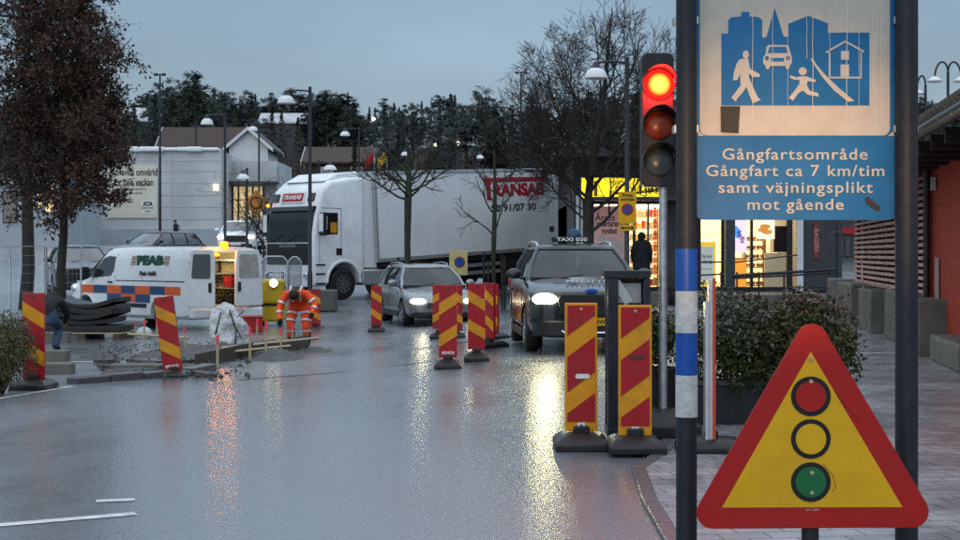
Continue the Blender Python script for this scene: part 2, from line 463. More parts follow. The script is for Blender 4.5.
# ------------------------------------------------------------------ ground materials
def asphalt_mat():
    m = bpy.data.materials.new('wet_asphalt'); m.use_nodes = True
    n, l = nodes_of(m); b = n['Principled BSDF']
    t = n.new('ShaderNodeTexCoord')
    big = n.new('ShaderNodeTexNoise'); big.inputs['Scale'].default_value = .35; big.inputs['Detail'].default_value = 8; big.inputs['Roughness'].default_value = .65
    mp = n.new('ShaderNodeMapping'); mp.inputs['Scale'].default_value = (1.0, .45, 1); mp.inputs['Rotation'].default_value = (0, 0, R(-12))
    l.new(t.outputs['Object'], mp.inputs[0]); l.new(mp.outputs[0], big.inputs['Vector'])
    fine = n.new('ShaderNodeTexNoise'); fine.inputs['Scale'].default_value = 95; fine.inputs['Detail'].default_value = 3
    l.new(t.outputs['Object'], fine.inputs['Vector'])
    vor = n.new('ShaderNodeTexVoronoi'); vor.inputs['Scale'].default_value = 70
    l.new(t.outputs['Object'], vor.inputs['Vector'])
    r = n.new('ShaderNodeValToRGB')
    r.color_ramp.elements[0].position = .38; r.color_ramp.elements[0].color = (.058, .066, .076, 1)
    r.color_ramp.elements[1].position = .62; r.color_ramp.elements[1].color = (.170, .188, .208, 1)
    gr = n.new('ShaderNodeTexNoise'); gr.inputs['Scale'].default_value = 48; gr.inputs['Detail'].default_value = 5; gr.inputs['Roughness'].default_value = .8
    gm = n.new('ShaderNodeMapping'); gm.inputs['Scale'].default_value = (1, .35, 1); l.new(t.outputs['Object'], gm.inputs[0]); l.new(gm.outputs[0], gr.inputs['Vector'])
    add = n.new('ShaderNodeMath'); add.operation = 'MULTIPLY_ADD'; add.inputs[1].default_value = .5; 
    l.new(gr.outputs['Fac'], add.inputs[0])
    hl = n.new('ShaderNodeMath'); hl.operation = 'MULTIPLY'; hl.inputs[1].default_value = .5
    l.new(big.outputs['Fac'], hl.inputs[0]); l.new(hl.outputs[0], add.inputs[2])
    l.new(add.outputs[0], r.inputs[0]); l.new(r.outputs[0], b.inputs['Base Color'])
    mr = n.new('ShaderNodeMapRange'); mr.inputs['From Min'].default_value = .32; mr.inputs['From Max'].default_value = .68
    mr.inputs['To Min'].default_value = .36; mr.inputs['To Max'].default_value = .60
    l.new(big.outputs['Fac'], mr.inputs['Value']); l.new(mr.outputs[0], b.inputs['Roughness'])
    b.inputs['IOR'].default_value = 1.5
    b.inputs['Specular IOR Level'].default_value = 1.0
    cw = n.new('ShaderNodeMapRange'); cw.inputs['From Min'].default_value = .40; cw.inputs['From Max'].default_value = .60; cw.inputs['To Min'].default_value = 1.0; cw.inputs['To Max'].default_value = .42; l.new(big.outputs['Fac'], cw.inputs['Value']); l.new(cw.outputs[0], b.inputs['Coat Weight']); b.inputs['Coat IOR'].default_value = 1.8
    cr = n.new('ShaderNodeMapRange'); cr.inputs['From Min'].default_value = .32; cr.inputs['From Max'].default_value = .68; cr.inputs['To Min'].default_value = .08; cr.inputs['To Max'].default_value = .20
    l.new(big.outputs['Fac'], cr.inputs['Value']); l.new(cr.outputs[0], b.inputs['Coat Roughness'])
    bs = n.new('ShaderNodeMapRange'); bs.inputs['From Min'].default_value = .35; bs.inputs['From Max'].default_value = .66
    bs.inputs['To Min'].default_value = .16; bs.inputs['To Max'].default_value = .62
    l.new(big.outputs['Fac'], bs.inputs['Value'])
    bp = n.new('ShaderNodeBump'); bp.inputs['Distance'].default_value = .012
    med = n.new('ShaderNodeTexNoise'); med.inputs['Scale'].default_value = 42; med.inputs['Detail'].default_value = 4; med.inputs['Roughness'].default_value = .6
    mm = n.new('ShaderNodeMapping'); mm.inputs['Scale'].default_value = (1, .30, 1); l.new(t.outputs['Object'], mm.inputs[0]); l.new(mm.outputs[0], med.inputs['Vector'])
    l.new(bs.outputs[0], bp.inputs['Strength'])
    hm = n.new('ShaderNodeMath'); hm.operation = 'ADD'
    l.new(fine.outputs['Fac'], hm.inputs[0]); l.new(vor.outputs['Distance'], hm.inputs[1])
    hm2 = n.new('ShaderNodeMath'); hm2.operation = 'MULTIPLY_ADD'; hm2.inputs[1].default_value = 5.0
    l.new(med.outputs['Fac'], hm2.inputs[0]); l.new(hm.outputs[0], hm2.inputs[2])
    l.new(hm2.outputs[0], bp.inputs['Height']); l.new(bp.outputs[0], b.inputs['Normal']); bc_ = n.new('ShaderNodeBump'); bc_.inputs['Distance'].default_value = .012; bc_.inputs['Strength'].default_value = .07
    l.new(hm2.outputs[0], bc_.inputs['Height']); l.new(bc_.outputs[0], b.inputs['Coat Normal'])
    return m
def paver_mat():
    m = bpy.data.materials.new('wet_concrete_pavers'); m.use_nodes = True
    n, l = nodes_of(m); b = n['Principled BSDF']
    t = n.new('ShaderNodeTexCoord')
    mp = n.new('ShaderNodeMapping'); mp.inputs['Rotation'].default_value = (0, 0, R(-9))
    l.new(t.outputs['Object'], mp.inputs[0])
    br = n.new('ShaderNodeTexBrick'); br.inputs['Scale'].default_value = 1.0
    br.inputs['Brick Width'].default_value = .26; br.inputs['Row Height'].default_value = .17; br.inputs['Mortar Size'].default_value = .007
    br.offset = .5
    br.inputs['Color1'].default_value = (.25, .255, .262, 1); br.inputs['Color2'].default_value = (.33, .337, .345, 1); br.inputs['Mortar'].default_value = (.11, .11, .108, 1)
    l.new(mp.outputs[0], br.inputs['Vector'])
    nz = n.new('ShaderNodeTexNoise'); nz.inputs['Scale'].default_value = 1.1; nz.inputs['Detail'].default_value = 9; nz.inputs['Roughness'].default_value = .7
    l.new(t.outputs['Object'], nz.inputs['Vector'])
    mr = n.new('ShaderNodeMapRange'); mr.inputs['From Min'].default_value = .3; mr.inputs['From Max'].default_value = .7; mr.inputs['To Min'].default_value = .5; mr.inputs['To Max'].default_value = 1.15
    l.new(nz.outputs['Fac'], mr.inputs['Value'])
    sc = n.new('ShaderNodeVectorMath'); sc.operation = 'SCALE'
    l.new(br.outputs['Color'], sc.inputs[0]); l.new(mr.outputs[0], sc.inputs['Scale']); l.new(sc.outputs[0], b.inputs['Base Color'])
    rr = n.new('ShaderNodeMapRange'); rr.inputs['From Min'].default_value = .3; rr.inputs['From Max'].default_value = .7; rr.inputs['To Min'].default_value = .16; rr.inputs['To Max'].default_value = .42
    l.new(nz.outputs['Fac'], rr.inputs['Value']); l.new(rr.outputs[0], b.inputs['Roughness'])
    f2 = n.new('ShaderNodeTexNoise'); f2.inputs['Scale'].default_value = 60
    l.new(t.outputs['Object'], f2.inputs['Vector'])
    hm = n.new('ShaderNodeMath'); hm.operation = 'MULTIPLY_ADD'; hm.inputs[1].default_value = .25
    inv = n.new('ShaderNodeMath'); inv.operation = 'SUBTRACT'; inv.inputs[0].default_value = 1
    l.new(br.outputs['Fac'], inv.inputs[1]); l.new(f2.outputs['Fac'], hm.inputs[0]); l.new(inv.outputs[0], hm.inputs[2])
    bp = n.new('ShaderNodeBump'); bp.inputs['Strength'].default_value = .35; bp.inputs['Distance'].default_value = .008
    l.new(hm.outputs[0], bp.inputs['Height']); l.new(bp.outputs[0], b.inputs['Normal'])
    return m
MT['asphalt'] = asphalt_mat(); MT['pavers'] = paver_mat()
MT['hill'] = M('dark_winter_slope', (.040, .036, .028), .9, var=.5, vscale=.05)
MT['road_paint'] = M('worn_white_road_paint', (.62, .63, .62), .4, var=.2, vscale=9, dirt=.9)
MT['strip'] = M('new_asphalt_patch', (.028, .029, .031), .24, var=.4, vscale=2, bump=.3, bscale=70)

# ------------------------------------------------------------------ ground sheets
def frange(a, b, s):
    out = []; x = a
    while x < b - 1e-6: out.append(x); x += s
    return out + [b]
ys = frange(-40, 4, 4) + frange(5, 60, 1.0) + frange(63, 112, 4)
xs = [-420, -300, -200, -120, -80, -50] + frange(-36, 10, 1.0) + [14, 20, 30, 50, 80, 120, 200, 300, 420]
ys = sorted(set(ys)); xs = sorted(set(xs))
def grid(xs, ys, zf):
    b = B(); nx = len(xs)
    b.v = [(x, y, zf(x, y)) for y in ys for x in xs]
    b.f = [(j * nx + i, j * nx + i + 1, (j + 1) * nx + i + 1, (j + 1) * nx + i) for j in range(len(ys) - 1) for i in range(nx - 1)]
    b.m = [0] * len(b.f)
    return b
tag(grid(xs, ys, gz).obj('road', MT['asphalt'], smooth=60, fix=False), kind='structure')

def hz_(x, y):
    """the wooded slope beyond the town"""
    u = x / max(y, 1) * FPX + CX
    amp = lerp_tab(u, ((-200, .95), (120, .93), (220, 1.08), (300, .92), (480, .95), (700, .98), (960, .98), (1300, .9)))
    base = lerp_tab(y, ((112, 2.25), (135, 2.9), (150, 4.0), (200, 11.0), (235, 16.5), (300, 24.0), (380, 26), (600, 20), (1500, 12)))
    return 2.25 + (base - 2.25) * amp
hx = [-900, -600, -420, -300, -200] + frange(-160, 160, 16) + [200, 300, 420, 600, 900]
tag(grid(hx, [112, 122, 135, 150, 175, 200, 230, 260, 300, 340, 380, 450, 600, 900, 1500], hz_).obj('hill', MT['hill'], smooth=60, fix=False), kind='structure')

# pavement: flush concrete pavers on the right, with a low granite kerb on the street side
EDGE = [(0.93, 3.0), (1.0, 7.5), (1.02, 9.0), (1.10, 10.4), (1.42, 11.4), (1.75, 14), (2.6, 18), (3.0, 24), (3.2, 30), (3.3, 38), (3.5, 45.5)]
pb = B()
for x, y in EDGE: pb.v += [(x, y, .02), (12.0, y, .02), (60, y, .02)]
for i in range(len(EDGE) - 1):
    for j in (0, 1):
        pb.f.append((3 * i + j, 3 * i + j + 1, 3 * i + j + 4, 3 * i + j + 3)); pb.m.append(0)
tag(pb.obj('pavement', MT['pavers'], fix=False), kind='structure')
kb = B()
for (x0, y0), (x1, y1) in zip(EDGE, EDGE[1:]):
    d = Vector((x1 - x0, y1 - y0)); L = d.length; a = math.atan2(d.y, d.x); nseg = max(1, round(L / 1.0))
    for i in range(nseg):
        t = (i + .5) / nseg
        kb.box((x0 + d.x * t, y0 + d.y * t, -.032 + .003 * math.sin(i * 2.3)), (L / nseg - .012, .10, .12), 0, (0, 0, a))
tag(kb.obj('kerb', MT['granite'], bevel=.012), kind='structure')

# painted marks on the asphalt
def strip(pts, w, lift=.004):
    b = B()
    for i, p in enumerate(pts):
        a = pts[max(i - 1, 0)]; c = pts[min(i + 1, len(pts) - 1)]
        t = (Vector(c) - Vector(a)); t.z = 0; t.normalize(); nn = Vector((-t.y, t.x, 0)) * w / 2
        for q in (Vector(p) - nn, Vector(p) + nn): b.v.append((q.x, q.y, gz(q.x, q.y) + lift))
    for i in range(len(pts) - 1): b.f.append((2 * i, 2 * i + 1, 2 * i + 3, 2 * i + 2)); b.m.append(0)
    return b
def gline(p0, p1, n=12):
    a, c = ground(*p0), ground(*p1)
    return [a.lerp(c, i / n) for i in range(n + 1)]
rm = strip(gline((-30, 528), (136, 514)), .10)
for seg in (((96, 501.5), (135, 500)), ((-20, 402), (58, 389)), ((60, 388.5), (72, 386.5))):
    s_ = strip(gline(*seg), .09); rm.add(s_.v, s_.f)
s_ = strip(gline((72, 362), (146, 362.5)), .16, .006); rm.add(s_.v, s_.f)
tag(rm.obj('road_marking', MT['road_paint'], fix=False), kind='structure')
sp = B()
s_ = strip(gline((395, 352), (520, 335), 12), .35); sp.add(s_.v, s_.f)
s_ = strip(gline((240, 380), (440, 360), 12), .10); sp.add(s_.v, s_.f)
tag(sp.obj('road_joint', MT['strip'], fix=False), kind='structure')

# ------------------------------------------------------------------ trees
def branch(out, r, p, d, L, rad, lev, maxlev, spread=.75, up=.12, kids=(4, 6), wig=.16, shrink=.62, nseg=5, start=.25):
    pts = [p.copy()]; rads = [rad]; q = p.copy(); d = d.normalized()
    for i in range(nseg):
        d = (d + Vector((r.gauss(0, wig), r.gauss(0, wig), r.gauss(0, wig) + up))).normalized()
        q = q + d * (L / nseg)
        pts.append(q.copy()); rads.append(max(rad * (1 - .72 * (i + 1) / nseg), .0055))
    out.append((lev, pts, rads))
    if lev >= maxlev: return
    for k in range(r.randint(*kids)):
        t = start + (1 - start) * (k + r.random()) / kids[1]
        t = min(t, .98); i = min(int(t * nseg), nseg - 1); f = t * nseg - i
        o = pts[i].lerp(pts[i + 1], f); ax = (pts[i + 1] - pts[i]).normalized()
        sd = Vector((r.gauss(0, 1), r.gauss(0, 1), r.gauss(0, 1))); sd = (sd - ax * sd.dot(ax)).normalized()
        nd = ax * (1 - spread * r.uniform(.55, 1)) + sd * spread
        branch(out, r, o, nd, L * shrink * r.uniform(.7, 1.15) * (1.15 - .45 * t), rads[i] * .62, lev + 1, maxlev, spread, up, kids, wig, shrink, max(3, nseg - 1), start)
def tree_obj(name, label, base, paths, trunk_mat, twig_lev, leaves=None, cat='tree', group=None, leaf_mat=None, lean=0):
    t = thing(name, label, cat, base, 0, group)
    tb, cb = B(), B()
    for lev, pts, rads in paths:
        (tb if lev < twig_lev else cb).tube(pts, rads, 9 if lev == 0 else (6 if lev == 1 else 4 if lev < 3 else 3), cap=lev < 2)
    tb.obj('trunk', trunk_mat, t, smooth=60, fix=False)
    mats = [MT['twig']]
    if leaves:
        mats.append(leaf_mat)
        for q in leaves: cb.add(*q, mi=1)
    cb.obj('crown', mats, t, fix=False)
    return t
def leaf(r, p, s, lw=.5):
    """one small bent leaf"""
    a = Vector((r.gauss(0, 1), r.gauss(0, 1), r.gauss(0, 1) - .35)).normalized(); b = a.orthogonal().normalized()
    b = (Matrix.Rotation(r.uniform(0, 6.28), 3, a) @ b)
    c = a.cross(b); w = s * lw
    return ([p, p + a * s * .5 + b * w * .5 + c * s * .1, p + a * s, p + a * s * .5 - b * w * .5 + c * s * .1], [(0, 1, 2, 3)])

# brown-leaved street tree on the left
r = random.Random(5)
paths = []
H = 9.5
trunk_pts = [Vector((r.gauss(0, .03), r.gauss(0, .03), z)) for z in (-.25, .6, 1.4, 2.2, 3.2, 4.4, 5.8, 7.4, 9.2)]
paths.append((0, trunk_pts, [.13, .10, .095, .09, .08, .065, .05, .03, .012]))
for i in range(74):
    z = r.uniform(2.45, 8.7); a = r.uniform(0, 6.28)
    j = max(k for k in range(len(trunk_pts)) if trunk_pts[k].z <= z)
    el = r.uniform(.1, .75)
    L = (1.75 if z < 5.6 else 1.75 * (10.2 - z) / 4.6 + .2) * r.uniform(.75, 1.15)
    branch(paths, r, Vector((0, 0, z)), Vector((math.cos(a), math.sin(a), el)), L, .028, 1, 3, .7, .05, (4, 7), .14, .55, 5, .15)
lv = []
for lev, pts, rads in paths:
    if lev < 2: continue
    dens = 1.0 if lev == 3 else .8
    for p0, p1 in zip(pts, pts[1:]):
        mid_ = (p0 + p1) / 2
        prob = .62 + .38 * (mid_.x > -.1) - .30 * (mid_.z > 6.0) - .2 * (mid_.x < -.8)
        for k in range(11):
            if r.random() < prob * dens * .95:
                lv.append(leaf(r, p0.lerp(p1, r.random()) + Vector((r.gauss(0, .06), r.gauss(0, .06), r.gauss(0, .06))), r.uniform(.04, .135)))
gp = Vector((at(62, 32), 32, gz(at(62, 32), 32)))
tree_obj('street_tree', 'street tree still holding dense brown withered leaves beside the white van', gp, paths, MT['bark'], 2, lv, leaf_mat=MT['dead_leaf'])
# barer tree behind it
r = random.Random(9); paths = []
tp = [Vector((r.gauss(0, .04), r.gauss(0, .04), z)) for z in (-.2, 1.2, 2.6, 4, 5.5, 7.5, 10)]
paths.append((0, tp, [.21, .18, .165, .15, .12, .08, .02]))
for i in range(26):
    z = r.uniform(2.6, 9); a = r.uniform(0, 6.28)
    branch(paths, r, Vector((0, 0, z)), Vector((math.cos(a), math.sin(a), r.uniform(.1, .9))), r.uniform(1.8, 3.0), .05, 1, 3, .7, .08, (4, 6), .16, .6, 5, .2)
lv = []
for lev, pts, rads in paths:
    if lev == 3:
        for p0, p1 in zip(pts, pts[1:]):
            for k in range(3):
                if r.random() < .62: lv.append(leaf(r, p0.lerp(p1, r.random()) + Vector((r.gauss(0, .06), r.gauss(0, .06), r.gauss(0, .06))), r.uniform(.06, .12)))
y_ = 43.0
tree_obj('bare_tree', 'thick-trunked nearly leafless tree at the left edge behind the wire fence', (at(26, y_), y_, gz(at(26, y_), y_)), paths, MT['bark'], 2, lv, leaf_mat=MT['dead_leaf'])

# low pollarded trees in front of the lorry
def pollard(px, py_knot, Y, seed, label, reach, arms, trunk_r, kids, up0=.15, topz=None):
    r = random.Random(seed); x = at(px, Y); z0 = gz(x, Y); zk = zat(py_knot, Y) - z0; top = (topz or zat(150, Y)) - z0
    paths = [(0, [Vector((0, 0, -.1)), Vector((.01, 0, .5)), Vector((-.02, .01, zk * .6)), Vector((0, 0, zk)), Vector((.03, 0, (zk + top) / 2)), Vector((.0, .02, top))],
              [trunk_r * 1.25, trunk_r, trunk_r * .95, trunk_r * 1.15, trunk_r * .8, trunk_r * .35])]
    for a, el, L, dz in arms:
        branch(paths, r, Vector((0, 0, zk + dz)), Vector((math.cos(a), math.sin(a) * .8, el)), L * reach, trunk_r * .42, 1, 3, .62, up0, kids, .17, .5, 6, .25)
    t = tree_obj('pollarded_tree', label, (x, Y, z0), paths, MT['bark_green'], 2, group='pollarded trees in front of the lorry')
    s = B()
    for k, (dx, dy, h) in enumerate(((-.28, .1, 1.55), (.22, -.12, 1.5), (-.16, -.2, 1.35), (.3, .18, 1.45))):
        s.tube([(dx, dy, -.05), (dx, dy, h)], .035, 6)
    s.obj('support_stake', MT['bark'], t)
    return t
pollard(408, 200, 42, 21, 'pollarded tree with mossy trunk behind the silver estate car', 1.0,
        [(3.05, .30, 1.9, 0), (.1, .30, 2.1, .03), (3.4, .75, 1.4, .25), (-.4, .55, 1.7, .2), (2.5, .6, 1.4, .4), (.7, .8, 1.3, .5), (3.0, .95, 1.2, .75), (.2, 1.0, 1.1, .8), (4.6, .5, 1.5, .1), (1.6, .5, 1.4, .2), (3.2, .15, 1.6, .5), (0, .2, 1.6, .5)], .092, (5, 8), .10)
pollard(494, 236, 41, 33, 'slim young tree with a forked stem in front of the red lettering', 1.0,
        [(2.9, 1.25, 1.5, 0), (.3, 1.5, 1.3, 0.1), (3.3, .9, 1.2, .6), (.1, .7, 1.2, .7), (2.0, .9, 1.1, .9), (-.6, .6, 1.1, 1.0), (3.2, .4, 1.1, 1.2), (.4, .5, 1.0, 1.4)], .062, (3, 5), .10)

# big bare tree behind the traffic light
r = random.Random(44); paths = []
Y = 38.0; x0 = at(588, Y)
tp = [Vector((0, 0, -.1)), Vector((.02, 0, 1)), Vector((-.03, 0, 2.1)), Vector((.02, .05, 3.0)), Vector((.15, .0, 4.2)), Vector((.4, 0, 5.6)), Vector((.6, 0, 7.6))]
paths.append((0, tp, [.15, .125, .11, .10, .08, .055, .02]))
for a, el, L, z, rr in ((3.1, .85, 2.3, 2.3, .045), (2.9, .75, 2.0, 2.8, .045), (.1, .8, 2.8, 2.0, .07), (-.2, .6, 3.0, 2.5, .07), (3.4, 1.1, 3.0, 2.9, .06), (.3, 1.1, 3.4, 3.0, .07), (1.2, .9, 2.8, 3.2, .06),
                        (4.4, .9, 2.8, 3.1, .06), (2.9, 1.5, 2.6, 3.8, .05), (.2, 1.5, 3.2, 3.9, .06), (0, .9, 2.8, 4.3, .05), (3.0, 1.2, 2.0, 4.9, .04), (.5, 1.1, 2.4, 5.2, .045), (3.3, .4, 1.3, 2.6, .03), (.0, .25, 2.6, 3.4, .05), (5.4, .6, 2.6, 3.4, .05), (2.7, 2.2, 2.6, 4.4, .05), (.4, 2.4, 2.8, 4.8, .05), (3.3, 1.6, 2.8, 3.3, .05), (.1, 1.9, 3.2, 3.6, .05), (3.1, .95, 2.6, 3.9, .045), (.2, .6, 2.8, 4.6, .04), (3.2, .6, 2.0, 3.5, .045)):
    branch(paths, r, Vector((.0 + .07 * max(0, z - 3), 0, z)), Vector((math.cos(a), math.sin(a), el)), L * 1.12, rr * .72, 1, 4, .60, .075, (5, 8), .13, .56, 6, .2)
tree_obj('bare_tree', 'large leafless tree with fine spreading twigs behind the traffic light', (x0, Y, gz(x0, Y)), paths, MT['bark'], 2)

# bare bushes and saplings between the wall and the lorry
r = random.Random(71)
for px, Y, h, lab in ((288, 62, 3.6, 'leafless dark bush with thick twigs just above the lorry cab'), (268, 66, 3.2, 'smaller leafless bush beside the diamond sign left of the lorry cab'), (338, 70, 3.9, 'leafless sapling above the lorry roof left of the trailer')):
    paths = []; x = at(px, Y)
    for k in range(9):
        branch(paths, r, Vector((r.gauss(0, .12), r.gauss(0, .12), 0)), Vector((r.gauss(0, .45), r.gauss(0, .45), 1)), h * r.uniform(.7, 1.1), .04, 1, 3, .6, .03, (4, 6), .14, .55, 5, .3)
    tree_obj('leafless_bush', lab, (x, Y, gz(x, Y)), paths, MT['bark'], 2, cat='bush', group='leafless bushes by the lorry')

# far wood on the hill: one mass of pines and spruces
import numpy as np
def conifer_template(seed, kind, n=900):
    r = random.Random(seed); vs = []
    cl = []
    if kind == 'pine':
        for k in range(15):
            t = k / 14; z = .42 + .56 * t; rad = .19 * math.sin(math.pi * (.12 + .80 * t)) ** .8 + .02; a = r.uniform(0, 6.28); q = rad * r.uniform(.2, .85)
            cl.append((q * math.cos(a), q * math.sin(a), z + r.uniform(-.03, .03), r.uniform(.05, .095) * (1.1 - .5 * t)))
    for i in range(n):
        if kind == 'pine':
            x, y, z, cr = cl[r.randrange(len(cl))]; g = [r.gauss(0, .55) for _ in range(3)]
            p = Vector((x + g[0] * cr, y + g[1] * cr, z + g[2] * cr * .6)); s = r.uniform(.011, .026)
        else:
            t = r.random() ** .75; z = .06 + .93 * t; lay = .72 + .28 * math.cos(z * 75); rad = (.155 * (1 - t) ** .9 + .006) * lay
            a = r.uniform(0, 6.28); q = r.random() ** .45 * rad; p = Vector((q * math.cos(a), q * math.sin(a), z - q * .35)); s = r.uniform(.010, .024)
        d = Vector((r.gauss(0, 1), r.gauss(0, 1), r.gauss(0, .6))).normalized(); u = d.orthogonal().normalized()
        vs += [p - d * s, p + u * s * .7, p + d * s * 1.1]
    for j in range(3):
        w = (.011, .010, .011)[j]; c0, s0, c1, s1 = math.cos(j * 2.1), math.sin(j * 2.1), math.cos(j * 2.1 + 2.1), math.sin(j * 2.1 + 2.1)
        A, B_, C_ = Vector((c0 * w, s0 * w, -.1)), Vector((c1 * w, s1 * w, -.1)), Vector((0, 0, .92)); vs += [A, B_, C_]
    return np.array([tuple(v) for v in vs], dtype=np.float32)
temps = [conifer_template(1, 'pine'), conifer_template(2, 'pine'), conifer_template(3, 'spruce'), conifer_template(4, 'spruce'), conifer_template(5, 'pine'), conifer_template(6, 'pine'), conifer_template(7, 'spruce')]
wood_v = []; r = random.Random(3)
def wood(n, y0, y1, u0, u1, h0, h1, kinds):
    for i in range(n):
        y = r.uniform(y0, y1); u = r.uniform(u0, u1); x = (u - CX) * y / FPX
        h = r.uniform(h0, h1) * (1 + .10 * math.sin(u * .045) + .07 * math.sin(u * .13 + 1)) * (1.12 if r.random() < .12 else 1)
        w = r.uniform(.85, 1.3); ca = r.uniform(0, 6.28); c, s = math.cos(ca) * w * h, math.sin(ca) * w * h
        t = temps[r.choice(kinds)]; o = np.empty_like(t)
        o[:, 0] = x + t[:, 0] * c - t[:, 1] * s; o[:, 1] = y + t[:, 0] * s + t[:, 1] * c; o[:, 2] = hz_(x, y) + t[:, 2] * h
        wood_v.append(o)
wood(330, 285, 340, -120, 1100, 6.0, 10.2, (0, 1, 4, 5, 3, 2))
wood(300, 235, 285, -120, 1100, 6.5, 10.5, (0, 1, 2, 5, 4, 6))
wood(170, 190, 235, 310, 1100, 7.5, 11, (0, 2, 5, 1, 4))
wood(70, 190, 228, -120, 330, 7.5, 11, (0, 2, 3, 1, 6))
wood(210, 240, 335, -120, 345, 6.5, 10.5, (0, 1, 4, 5, 2))
wood(260, 290, 340, -120, 1100, 5, 8.5, (0, 1, 4, 5, 6))
wood(110, 150, 190, 350, 1100, 6.5, 10, (2, 3, 0, 6, 4))
V = np.concatenate(wood_v); nt = len(V) // 3
fm = bpy.data.meshes.new('forest'); fm.vertices.add(len(V)); fm.vertices.foreach_set('co', V.ravel())
fm.loops.add(len(V)); fm.loops.foreach_set('vertex_index', np.arange(len(V), dtype=np.int32))
fm.polygons.add(nt); fm.polygons.foreach_set('loop_start', np.arange(0, 3 * nt, 3, dtype=np.int32)); fm.polygons.foreach_set('loop_total', np.full(nt, 3, dtype=np.int32))
fm.materials.append(MT['conifer']); fm.materials.append(M('pine_trunks', (.085, .070, .058), .8, var=.4, vscale=.3))
per = 903; mi = np.zeros(nt, dtype=np.int32)
for k in range(nt // per): mi[k * per + 900:(k + 1) * per] = 1
fm.polygons.foreach_set('material_index', mi); fm.update(); fm.validate()
fo = bpy.data.objects.new('forest', fm); COL.objects.link(fo)
tag(fo, 'dark pine and spruce wood covering the hill above the town', 'forest', kind='stuff')
# brown scrub below the wood
sb = B(); r = random.Random(8)
for i in range(16000):
    y = r.uniform(164, 205); u = r.uniform(80, 1000); x = (u - CX) * y / FPX
    hmax = 4.2 + 1.8 * math.sin(u * .03) + 1.2 * math.sin(u * .21)
    p = Vector((x, y, hz_(x, y) + hmax * r.random() ** 1.4)); s = r.uniform(.25, .6)
    d = Vector((r.gauss(0, .5), r.gauss(0, .5), 1)).normalized(); uu = Vector((1, 0, 0)) * s * .13
    sb.add([p - uu, p + uu, p + d * s * 2], [(0, 1, 2)])
tag(sb.obj('undergrowth', M('brown_scrub', (.045, .036, .030), .9, var=.5, vscale=.2), fix=False), 'brown leafless scrub at the foot of the wooded hill', 'scrub', kind='stuff')
# ------------------------------------------------------------------ buildings
def sheet_text(lines, parent, mat, y, name='lettering'):
    for body, px, py, h, w in lines:
        pass
# white block-walled building with a big poster
Y = 112.0; sc_ = Y / FPX
t = thing('block_building', 'large white block-walled building with a cream poster on its wall', 'building', (at(150, Y), Y, 2.25))
ox = at(150, Y)
def lx(px, y=Y): return at(px, y) - ox
def lz(py, y=Y): return zat(py, y) - 2.25
b = B()
b.bx(lx(66), lx(221), 0, 14, -1, lz(151)).bx(lx(221), lx(268), 5.0, 14, -1, lz(157))
b.obj('wall', MT['concrete_light'], t)
b = B()
for py in (161, 171, 183, 195, 207, 219): b.bx(lx(66), lx(221) + .02, -.02, .05, lz(py) - .035, lz(py) + .035)
for px in (84, 172): b.bx(lx(px) - .03, lx(px) + .03, -.024, .05, lz(228), lz(151))
b.obj('block_joint', M('grey_block_joints', (.43, .45, .465), .8), t)
B().bx(lx(66), lx(222), -.12, .02, -1, lz(229)).obj('plinth', MT['facade_grey'], t)
r = random.Random(2); b = B(); x = lx(62)
while x < lx(216):
    w = r.uniform(.7, 1.6); b.box((x + w / 2, .4, lz(151) + .12), (w + .15, 1.2 + r.random() * .5, .25 + .2 * r.random())); x += w
b.obj('snow_cap', MT['snow'], t, bevel=.1, smooth=50)
po = B().bx(lx(108), lx(157.5), -.09, -.03, lz(218), lz(165)).obj('poster', MT['poster'], t)
text('Novavilla omvärld\nför hela veckan', .74, MT['black_letter'], po, (lx(134), -.095, lz(177.5)), FRONT, bold=.016, line=1.0, width=3.5, ext=.004)
text('Måndag fredag 7 22 lördag 8 21\nsöndag 8 21 välkommen in\nnära dig hela veckan', .30, MT['black_letter'], po, (lx(131), -.095, lz(189)), FRONT, line=1.0, width=2.7, ext=.004)
text('öppet alla dagar', .30, MT['black_letter'], po, (lx(122), -.095, lz(201)), FRONT, width=1.7, ext=.004)
q = B().bx(lx(141), lx(155), -.10, -.088, lz(214), lz(200)).obj('poster_corner', M('poster_corner_white', (.72, .70, .66), .6), po)
text('ICA', .42, MT['black_letter'], po, (lx(148), -.105, lz(204)), FRONT, bold=.02, shear=.2, ext=.004)
text('Supermarket\nSolna', .26, MT['black_letter'], po, (lx(148), -.105, lz(209.5)), FRONT, width=.9, ext=.004)
b = B().bx(lx(221.5), lx(254), 4.9, 4.96, lz(219), lz(184)); b.obj('lit_entrance', M('lit_entrance_glass', (.6, .5, .3), .4, var=.5, vscale=.6, emit=(1.0, .74, .36), estr=.55), t)
b = B()
for px in (222, 228, 236, 243, 254): b.bx(lx(px) - .07, lx(px) + .07, 4.8, 4.95, lz(226), lz(183))
b.bx(lx(221.5), lx(254), 4.78, 4.94, lz(198), lz(197)); b.obj('entrance_frame', MT['dark_steel'], t)
B().bx(lx(213.5), lx(219), -.25, -.1, lz(191), lz(184)).obj('lit_sign', M('small_backlit_sign', (.6, .5, .35), .4, emit=(1.0, .86, .58), estr=1.3), t)
B().bx(lx(221), lx(270), 3.4, 5.0, lz(181), lz(179)).obj('canopy', MT['facade_dark'], t)

